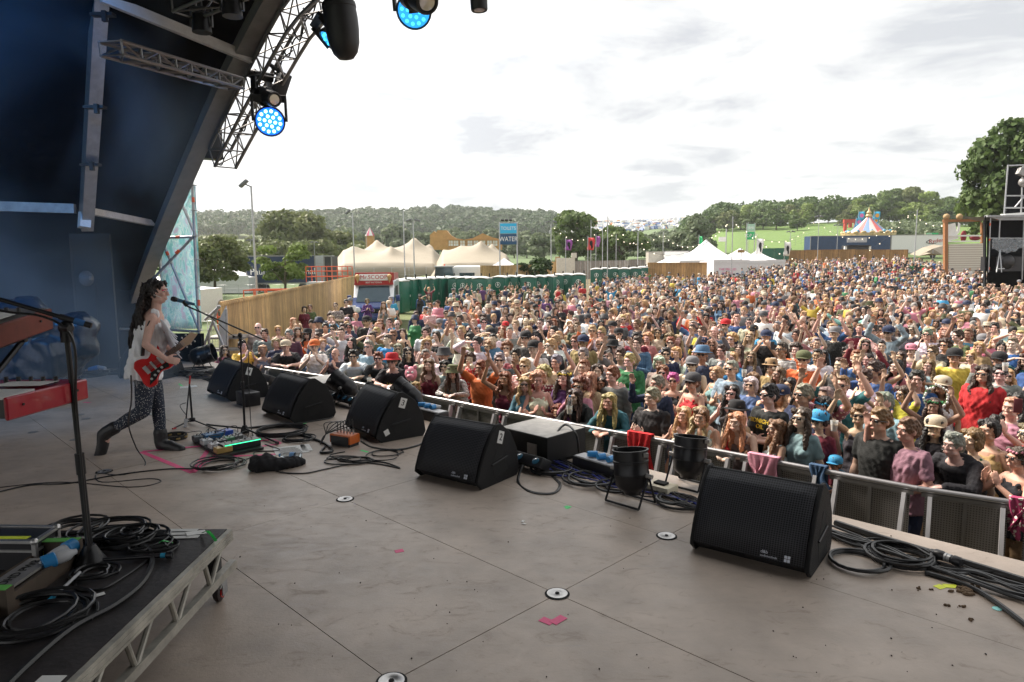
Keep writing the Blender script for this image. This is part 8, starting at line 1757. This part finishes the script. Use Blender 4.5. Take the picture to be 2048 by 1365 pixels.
TOPS = ['tee'] * 5 + ['long'] * 3 + ['tank'] * 3 + ['jacket'] * 2
CN = ['black'] * 6 + ['white'] * 10 + ['grey'] * 4 + ['navy'] * 6 + ['blue', 'denim', 'denim', 'sky', 'pale', 'pale', 'teal', 'green', 'olive', 'olive', 'red', 'maroon', 'maroon', 'pink', 'orange', 'yellow', 'purple', 'cream', 'cream', 'tan', 'charcoal', 'charcoal', 'charcoal', 'mauve']
HN = ['brown'] * 6 + ['dark'] * 3 + ['blonde'] * 6 + ['fair'] * 4 + ['grey'] * 2 + ['ginger']
nind = 0
for q in vis:
 if NP >= 300: break
 if q[0] / q[1] > .79: continue
 for tr in range(12):
  fem = rg.random() < .5; top = rg.choice(TOPS); hair = rg.choice(['long', 'wavy', 'bob', 'tail', 'bun', 'curly', 'long']) if fem else rg.choice(['short', 'short', 'crop', 'crop', 'bald', 'short'])
  ex = rg.choice(['', '', 'sg', 'sg', 'sg cap hat_' + rg.choice(['navy', 'black', 'grey', 'red']), '', '', 'floral' if fem else 'plaid', 'striped sg'])
  if person(None, None, 'f' if fem else 'm', top if (fem or top != 'tank') else 'tee', rg.choice(CN), hair, rg.choice(HN), rg.choice(['rest', 'rest', 'clap', 'clap', 'clap', 'fold', 'drink', 'claphi', 'claphi', 'one', 'up', 'up', 'shade', 'phone']), ex, x=q[0], y=q[1], force=False, rg=rg): break
 vs_.discard(q)
def lod(fem, pose, hair, top, hat, vox):
 J = pose_J(fem, pose); P = head_frame(fem, pose); out = []
 mb, _ = skin_blob(J, hands=False)
 for k, (b, v) in enumerate(((mb, vox), (shirt_blob(J, top, .018), vox), (trouser_blob(J, 'long', .016), vox * 1.3), (hair_blob(P, hair, 1.04, 0), vox * .75))):
  me = fuse(b, 'l', v, 1, fac=.4); n = len(me.vertices); co = np.empty(n * 3, 'f'); me.vertices.foreach_get('co', co); F_ = np.array([tuple(p.vertices) for p in me.polygons if len(p.vertices) == 4], 'i')
  out.append((co.reshape(-1, 3), F_, k)); bpy.data.meshes.remove(me)
 if hat: hm = hat_mesh(P, hat); out.append((np.array(hm.v, 'f'), np.array([f for f in hm.f if len(f) == 4], 'i'), 4))
 out.append((np.array([tuple(P(a, .098, c)) for a, c in ((-.046, -.010), (.046, -.010), (.046, .016), (-.046, .016))], 'f'), np.array([[0, 1, 2, 3]]), 5))
 V, Fs, I = [], [], []; o = 0
 for co, F_, k in out: V.append(co); Fs.append(F_ + o); I += [k] * len(co); o += len(co)
 return np.concatenate(V), np.concatenate(Fs), np.array(I)
combos = [(0, 'rest', 'short', 'tee', None), (1, 'rest', 'long', 'tank', None), (0, 'clap', 'crop', 'tee', 'cap'), (1, 'clap', 'bob', 'tee', None), (0, 'fold', 'short', 'long', None), (1, 'rest', 'wavy', 'long', None), (0, 'rest', 'bald', 'tee', None), (1, 'claphi', 'tail', 'tank', None), (0, 'up', 'short', 'tee', None), (1, 'shade', 'long', 'tee', None), (0, 'rest', 'short', 'jacket', 'hat'), (1, 'drink', 'curly', 'long', 'bucket')]
A_ = [lod(bool(c[0]), c[1], c[2], c[3], c[4], .026) for c in combos]; B_ = [lod(bool(c[0]), c[1], c[2], c[3], c[4], .05) for c in combos]
VV, FF, CC = [], [], []; off = 0; rn = np.random.RandomState(3)
rest_ = [q for q in vis if q in vs_]; print('mass of people', len(rest_), 'individuals', NP)
for (x, y) in rest_:
 L_ = A_ if y < 34 else B_; V, F_, I = L_[rn.choice(12, p=[.12, .11, .10, .08, .09, .09, .07, .10, .08, .05, .05, .06])]; s = rn.uniform(.86, 1.06)
 t = target(x, y) - Vector((x, y)); a = math.atan2(t.y, t.x) + math.pi / 2 + rn.randn() * (.35 if rn.rand() < .85 else 1.6); c_, s_ = math.cos(a), math.sin(a)
 W_ = V * s; W_ = np.stack([W_[:, 0] * c_ - W_[:, 1] * s_ + x, W_[:, 0] * s_ + W_[:, 1] * c_ + y, W_[:, 2] + gz(x, y)], 1)
 cols = np.array([SK[rn.randint(6)], CLR[CN[rn.randint(len(CN))]], CLR[('denim', 'navy', 'black', 'charcoal', 'tan', 'grey')[rn.randint(6)]], HC[HN[rn.randint(len(HN))]], CLR[('black', 'navy', 'cream', 'charcoal', 'grey', 'black')[rn.randint(6)]], (.012, .012, .014) if rn.rand() < .35 else (.30, .17, .12)]) * rn.uniform(.85, 1.15)
 VV.append(W_); FF.append(F_ + off); CC.append(cols[I]); off += len(V)
V = np.concatenate(VV); F_ = np.concatenate(FF); C_ = np.concatenate(CC); print('mass verts', len(V))
me = leaf_mesh('crowd', V, F_, C_, mat('crowd_mix', attr='Col', rough=.7, var=0)); me.shade_smooth()
o = bpy.data.objects.new('crowd', me); COL.objects.link(o); tag(o, 'dense crowd of distant people filling the field behind the nearer rows', 'crowd', kind='stuff')
# ============================================================ FRONT RAIL
M_rail = mat('rail_aluminium', (.27, .265, .27), rough=.42, metal=.85, var=.12, vs=6)
M_perf = mat('perforated_sheet', (.20, .19, .185), rough=.5, metal=.5)
def perf():
 t = M_perf.node_tree; b = t.nodes['Principled BSDF']; tcn = N(t, 'ShaderNodeTexCoord'); v = N(t, 'ShaderNodeTexVoronoi', Scale=46.0, Randomness=0.0); t.links.new(tcn.outputs['Object'], v.inputs['Vector'])
 r = N(t, 'ShaderNodeValToRGB'); t.links.new(v.outputs['Distance'], r.inputs[0]); r.color_ramp.elements[0].position = .34; r.color_ramp.elements[0].color = (.035, .032, .03, 1); r.color_ramp.elements[1].position = .42; r.color_ramp.elements[1].color = (.22, .21, .20, 1); t.links.new(r.outputs[0], b.inputs['Base Color'])
perf()
JO = [531, 590, 658, 735, 823, 915, 1003, 1110, 1215, 1340, 1477, 1655, 1836, 2035, 2260, 2560, 2960]
def rail_pt(px):
 tab = [(531, 733), (658, 752), (770, 775), (841, 788), (900, 799), (960, 809), (1007, 820), (1215, 858), (1380, 887), (1420, 895), (1657, 939), (1836, 972), (2048, 1003), (2300, 1042), (3000, 1150)]
 return G(px, float(np.interp(px, [a for a, _ in tab], [b for _, b in tab])), 1.2)
for k in range(len(JO) - 1):
 a, b = rail_pt(JO[k]), rail_pt(JO[k + 1]); c = (a + b) / 2; c.z = 0; d = (b - a); L_ = math.hypot(d.x, d.y); rz = math.atan2(d.y, d.x)
 r = empty('stage_barrier', 'aluminium crowd barrier panel, number %s counted from the left end' % ('one two three four five six seven eight nine ten eleven twelve thirteen fourteen fifteen sixteen'.split()[k]), 'barrier', c, rz, 'barrier panels along the stage front')
 m = MB(); m.tube([(-L_ / 2, 0, 1.2 - .028), (L_ / 2, 0, 1.2 - .028)], .028, 10); m.build('top_rail', M_rail, r)
 m = MB(); m.box((0, 0, .66), (L_ - .12, .012, .98)); m.build('perforated_panel', M_perf, r, smooth=0)
 m = MB(); m.box((0, -.016, 1.13), (L_ - .06, .02, .04)); m.box((0, -.016, .66), (.035, .02, .9)); m.box((0, -.016, .45), (L_ - .2, .02, .03)); m.build('frame', mat('rail_dark', (.16, .155, .15), rough=.5, metal=.6), r, smooth=0)
 for x in (-L_ / 2 + .10, L_ / 2 - .10):
  m = MB(); m.beam((x, -.03, 1.12), (x, -.42, .02), .07, .035, up=(1, 0, 0)); m.build('brace', mat('brace_alu', (.55, .54, .55), rough=.35, metal=.6), r, smooth=0)
 m = MB(); m.box((0, -.35, .012), (L_ - .02, 1.0, .02)); m.build('floor_plate', M_alud, r, smooth=0)
def hung(px0, px1, drop, col, label, name='cloth', cat='cloth', floral=False):
 a, b = rail_pt(px0), rail_pt(px1); d = (b - a).normalized(); n = Vector((-d.y, d.x, 0)); n = n if n.y < 0 else -n; rows = []; rg = random.Random(px0)
 for i in range(9):
  t = i / 8; row = []
  for j in range(13):
   s = j / 12; x = a.lerp(b, s) + d * (.10 * math.sin(t * 2 + s * 5) * t); z = .03 - t * drop * (1 + .18 * math.sin(s * 6 + px0) + .06 * math.sin(s * 17))
   row.append(x + n * (.040 + .030 * math.sin(s * 21 + t * 3 + px0) * (t + .12) + .006 * math.sin(s * 43 + t * 5) * t + .02 * t) + Vector((0, 0, z)))
  rows.append(row)
 rows.insert(0, [q - n * .07 + Vector((0, 0, .0)) for q in rows[0]]); rows.insert(0, [q + Vector((0, 0, -.25)) for q in rows[0]])
 m = MB(); m.grid(rows); o = m.build(name, M_floral if floral else M_cloth, smooth=70, label=label, cat=cat); o.color = (*col, 1); s = o.modifiers.new('s', 'SOLIDIFY'); s.thickness = .012; return o
hung(1258, 1306, .44, (.50, .01, .015), 'bright red cloth hanging over the rail beside the clapping man in black')
hung(1498, 1560, .32, (.60, .25, .33), 'pale pink towel hanging over the rail behind the big monitor', 'towel', 'towel')
hung(1620, 1655, .28, (.03, .07, .14), 'denim shirt hanging over the rail left of the child in the blue cap', 'denim_shirt', 'shirt')
hung(2018, 2075, .30, (.30, .03, .10), 'purple and red scarf hanging over the rail at the right edge', 'scarf', 'scarf', True)
def at_head(px, py, dz): q = G(px, py, dz); return q
def cup(px, py, Y, label):
 c = AT(px, py, Y); r = empty('plastic_cup', label, 'cup', c); m = MB(); m.lathe((0, 0, 0), [(0, 0), (.030, 0), (.040, .11), (.037, .11), (.028, .006), (0, .006)], 16); m.build('cup_wall', mat('cup_plastic', (.75, .78, .78), rough=.2, alpha=.55, var=0), r)
 m = MB(); m.lathe((0, 0, .008), [(0, 0), (.030, 0), (.035, .06), (0, .06)], 14); m.build('drink', mat('pale_drink', (.5, .3, .08), rough=.2, var=0), r)
for (x, y, Y, l) in ((739, 770, 10.9, 'clear cup held over the rail by the man in the red hat'), (1456, 716, 11.8, 'clear cup held up in the middle rows'), (1668, 862, 7.1, 'clear cup held high left of the man with the raised hand'), (1139, 828, 8.75, 'clear cup held by the girl in the black jacket'), (1488, 754, 10.4, 'clear cup in front of the woman with long brown hair'), (2010, 742, 9.2, 'empty clear cup tilted up near the right edge')): cup(x, y, Y, l)
def phone(px, py, Y, label, rz=0, col=None):
 r = empty('mobile_phone', label, 'phone', AT(px, py, Y), rz); m = MB(); m.box((0, 0, 0), (.075, .010, .15), bev=.008); m.build('phone_case', col or M_case, r); m = MB(); m.box((0, .0062, 0), (.066, .002, .135)); m.build('screen', M_shade, r)
phone(1835, 712, 10.3, 'white phone held up by the person in the pale jacket', .3, M_white); phone(2036, 812, 7.0, 'dark red phone case held up at the right edge', -.5, mat('case_maroon', (.12, .02, .03))); phone(1297, 652, 15.2, 'phone held up by the man in the black jacket', .2); phone(1545, 692, 12.3, 'phone held by the person in the navy cap', .2)
wb = empty('water_bottle', 'clear bottle with blue cap standing on the rail by the girl in black', 'bottle', AT(1140, 822, 8.8)); m = MB(); m.lathe((0, 0, 0), [(0, 0), (.032, 0), (.032, .13), (.014, .17), (.013, .185)], 14); m.build('bottle_body', mat('clear_plastic'), wb); m = MB(); m.cyl((0, 0, .185), (0, 0, .205), .015); m.build('bottle_cap', M_bluep, wb)
pt = empty('pig_toy', 'pink inflatable pig toy above the rail beside the man in the red hat', 'toy', AT(822, 748, 10.9)); m = MB(); m.sph((0, 0, 0), (.10, .09, .12), 14, 10); m.sph((0, -.09, -.03), (.06, .05, .045), 12, 8); m.build('head', mat('toy_pink', (.70, .25, .32), rough=.4), pt)
for s_ in (-1, 1): m = MB(); m.sph((s_ * .07, -.01, .11), (.035, .02, .035), 8, 6); m.build('ear', mat('toy_pink'), pt); m = MB(); m.sph((s_ * .035, -.085, .035), (.022, .012, .022), 8, 6); m.build('eye', M_white, pt)
fh = empty('flower_hoop', 'hoop of white flowers and green leaves held above the crowd at right', 'hoop', AT(1871, 795, 8.3)); m = MB(); rgx = random.Random(4)
m.tube([(math.cos(t) * .145, 0, math.sin(t) * .145) for t in np.linspace(0, 6.2832, 25)[:-1]], .010, 6, closed=True); m.build('stem_ring', mat('stem_green', (.06, .16, .04), rough=.8), fh)
m = MB()
for k in range(26): t = k * .2417; m.sph((math.cos(t) * .145 + rgx.gauss(0, .008), -.015, math.sin(t) * .145 + rgx.gauss(0, .008)), (.018, .012, .018), 6, 5)
m.build('flowers', M_white, fh)
def print_on(x, y, lines, col, size, zs=1.33, scale=1.0):
 best = min((o for o in bpy.data.objects if o.name.startswith('person') and o.type == 'EMPTY' and o.parent is None and o != singer), key=lambda o: (o.location.x - x) ** 2 + (o.location.y - y) ** 2)
 m = MB(); z = zs
 for t in lines: add_text(m, t, size, (0, -.150, z), (1, 0, 0), (0, .12, 1), .004); z -= size * .95
 m.build('shirt_print', col, best, smooth=0)
def gp(px, py, h): q = G(px, py, h); return q.x, q.y
print_on(*gp(1670, 656, 1.77), ['EARTH', 'IS OUR', 'HOME'], mat('print_white', (.7, .7, .7), var=0), .125, 1.36)
print_on(*gp(1541, 770, 1.77), ['MIDNIGHT', 'OIL'], mat('print_yellow', (.75, .55, .05), var=0), .068, 1.36)
print_on(*gp(790, 711, 1.66), ['POP', 'WILL'], mat('print_yellow'), .10, 1.24)
# ============================================================ smoke drifting through the lit wing
def volume_box(name, a, b, label, dens, col, noise=None, aniso=.2):
 c = (Vector(a) + Vector(b)) / 2; d = Vector(b) - Vector(a); m = MB(); m.box((0, 0, 0), d); mt = bpy.data.materials.new(name); mt.use_nodes = True; t = mt.node_tree; t.nodes.clear()
 o_ = N(t, 'ShaderNodeOutputMaterial'); pv = N(t, 'ShaderNodeVolumePrincipled'); pv.inputs['Color'].default_value = (*col, 1); pv.inputs['Density'].default_value = dens; pv.inputs['Anisotropy'].default_value = aniso; t.links.new(pv.outputs[0], o_.inputs['Volume'])
 if noise:
  tcn = N(t, 'ShaderNodeTexCoord'); nz = N(t, 'ShaderNodeTexNoise', Scale=noise, Detail=3.0, Roughness=.55, Distortion=.6); t.links.new(tcn.outputs['Object'], nz.inputs['Vector']); mr_ = N(t, 'ShaderNodeMapRange'); t.links.new(nz.outputs[0], mr_.inputs[0]); mr_.inputs[1].default_value = .48; mr_.inputs[2].default_value = .72; mr_.inputs[3].default_value = 0; mr_.inputs[4].default_value = dens; t.links.new(mr_.outputs[0], pv.inputs['Density'])
 o = m.build(name, mt, smooth=0, label=label, cat=name, kind='stuff'); o.location = c; return o
sm = volume_box('smoke', (-3.2, -2.2, -2.65), (3.2, 2.2, 2.65), 'blue-lit stage smoke drifting through the wing at upper left', .24, (.50, .68, .88), .42)
sm.location = SV(11.1, 1.3, 4.15); sm.rotation_euler = (0, 0, rad(-45))
hz_ = volume_box('haze', (-900, -120, -1), (900, 1190, 95), 'thin pale summer haze over the whole valley', .00020, (.93, .96, 1.0), aniso=.4)
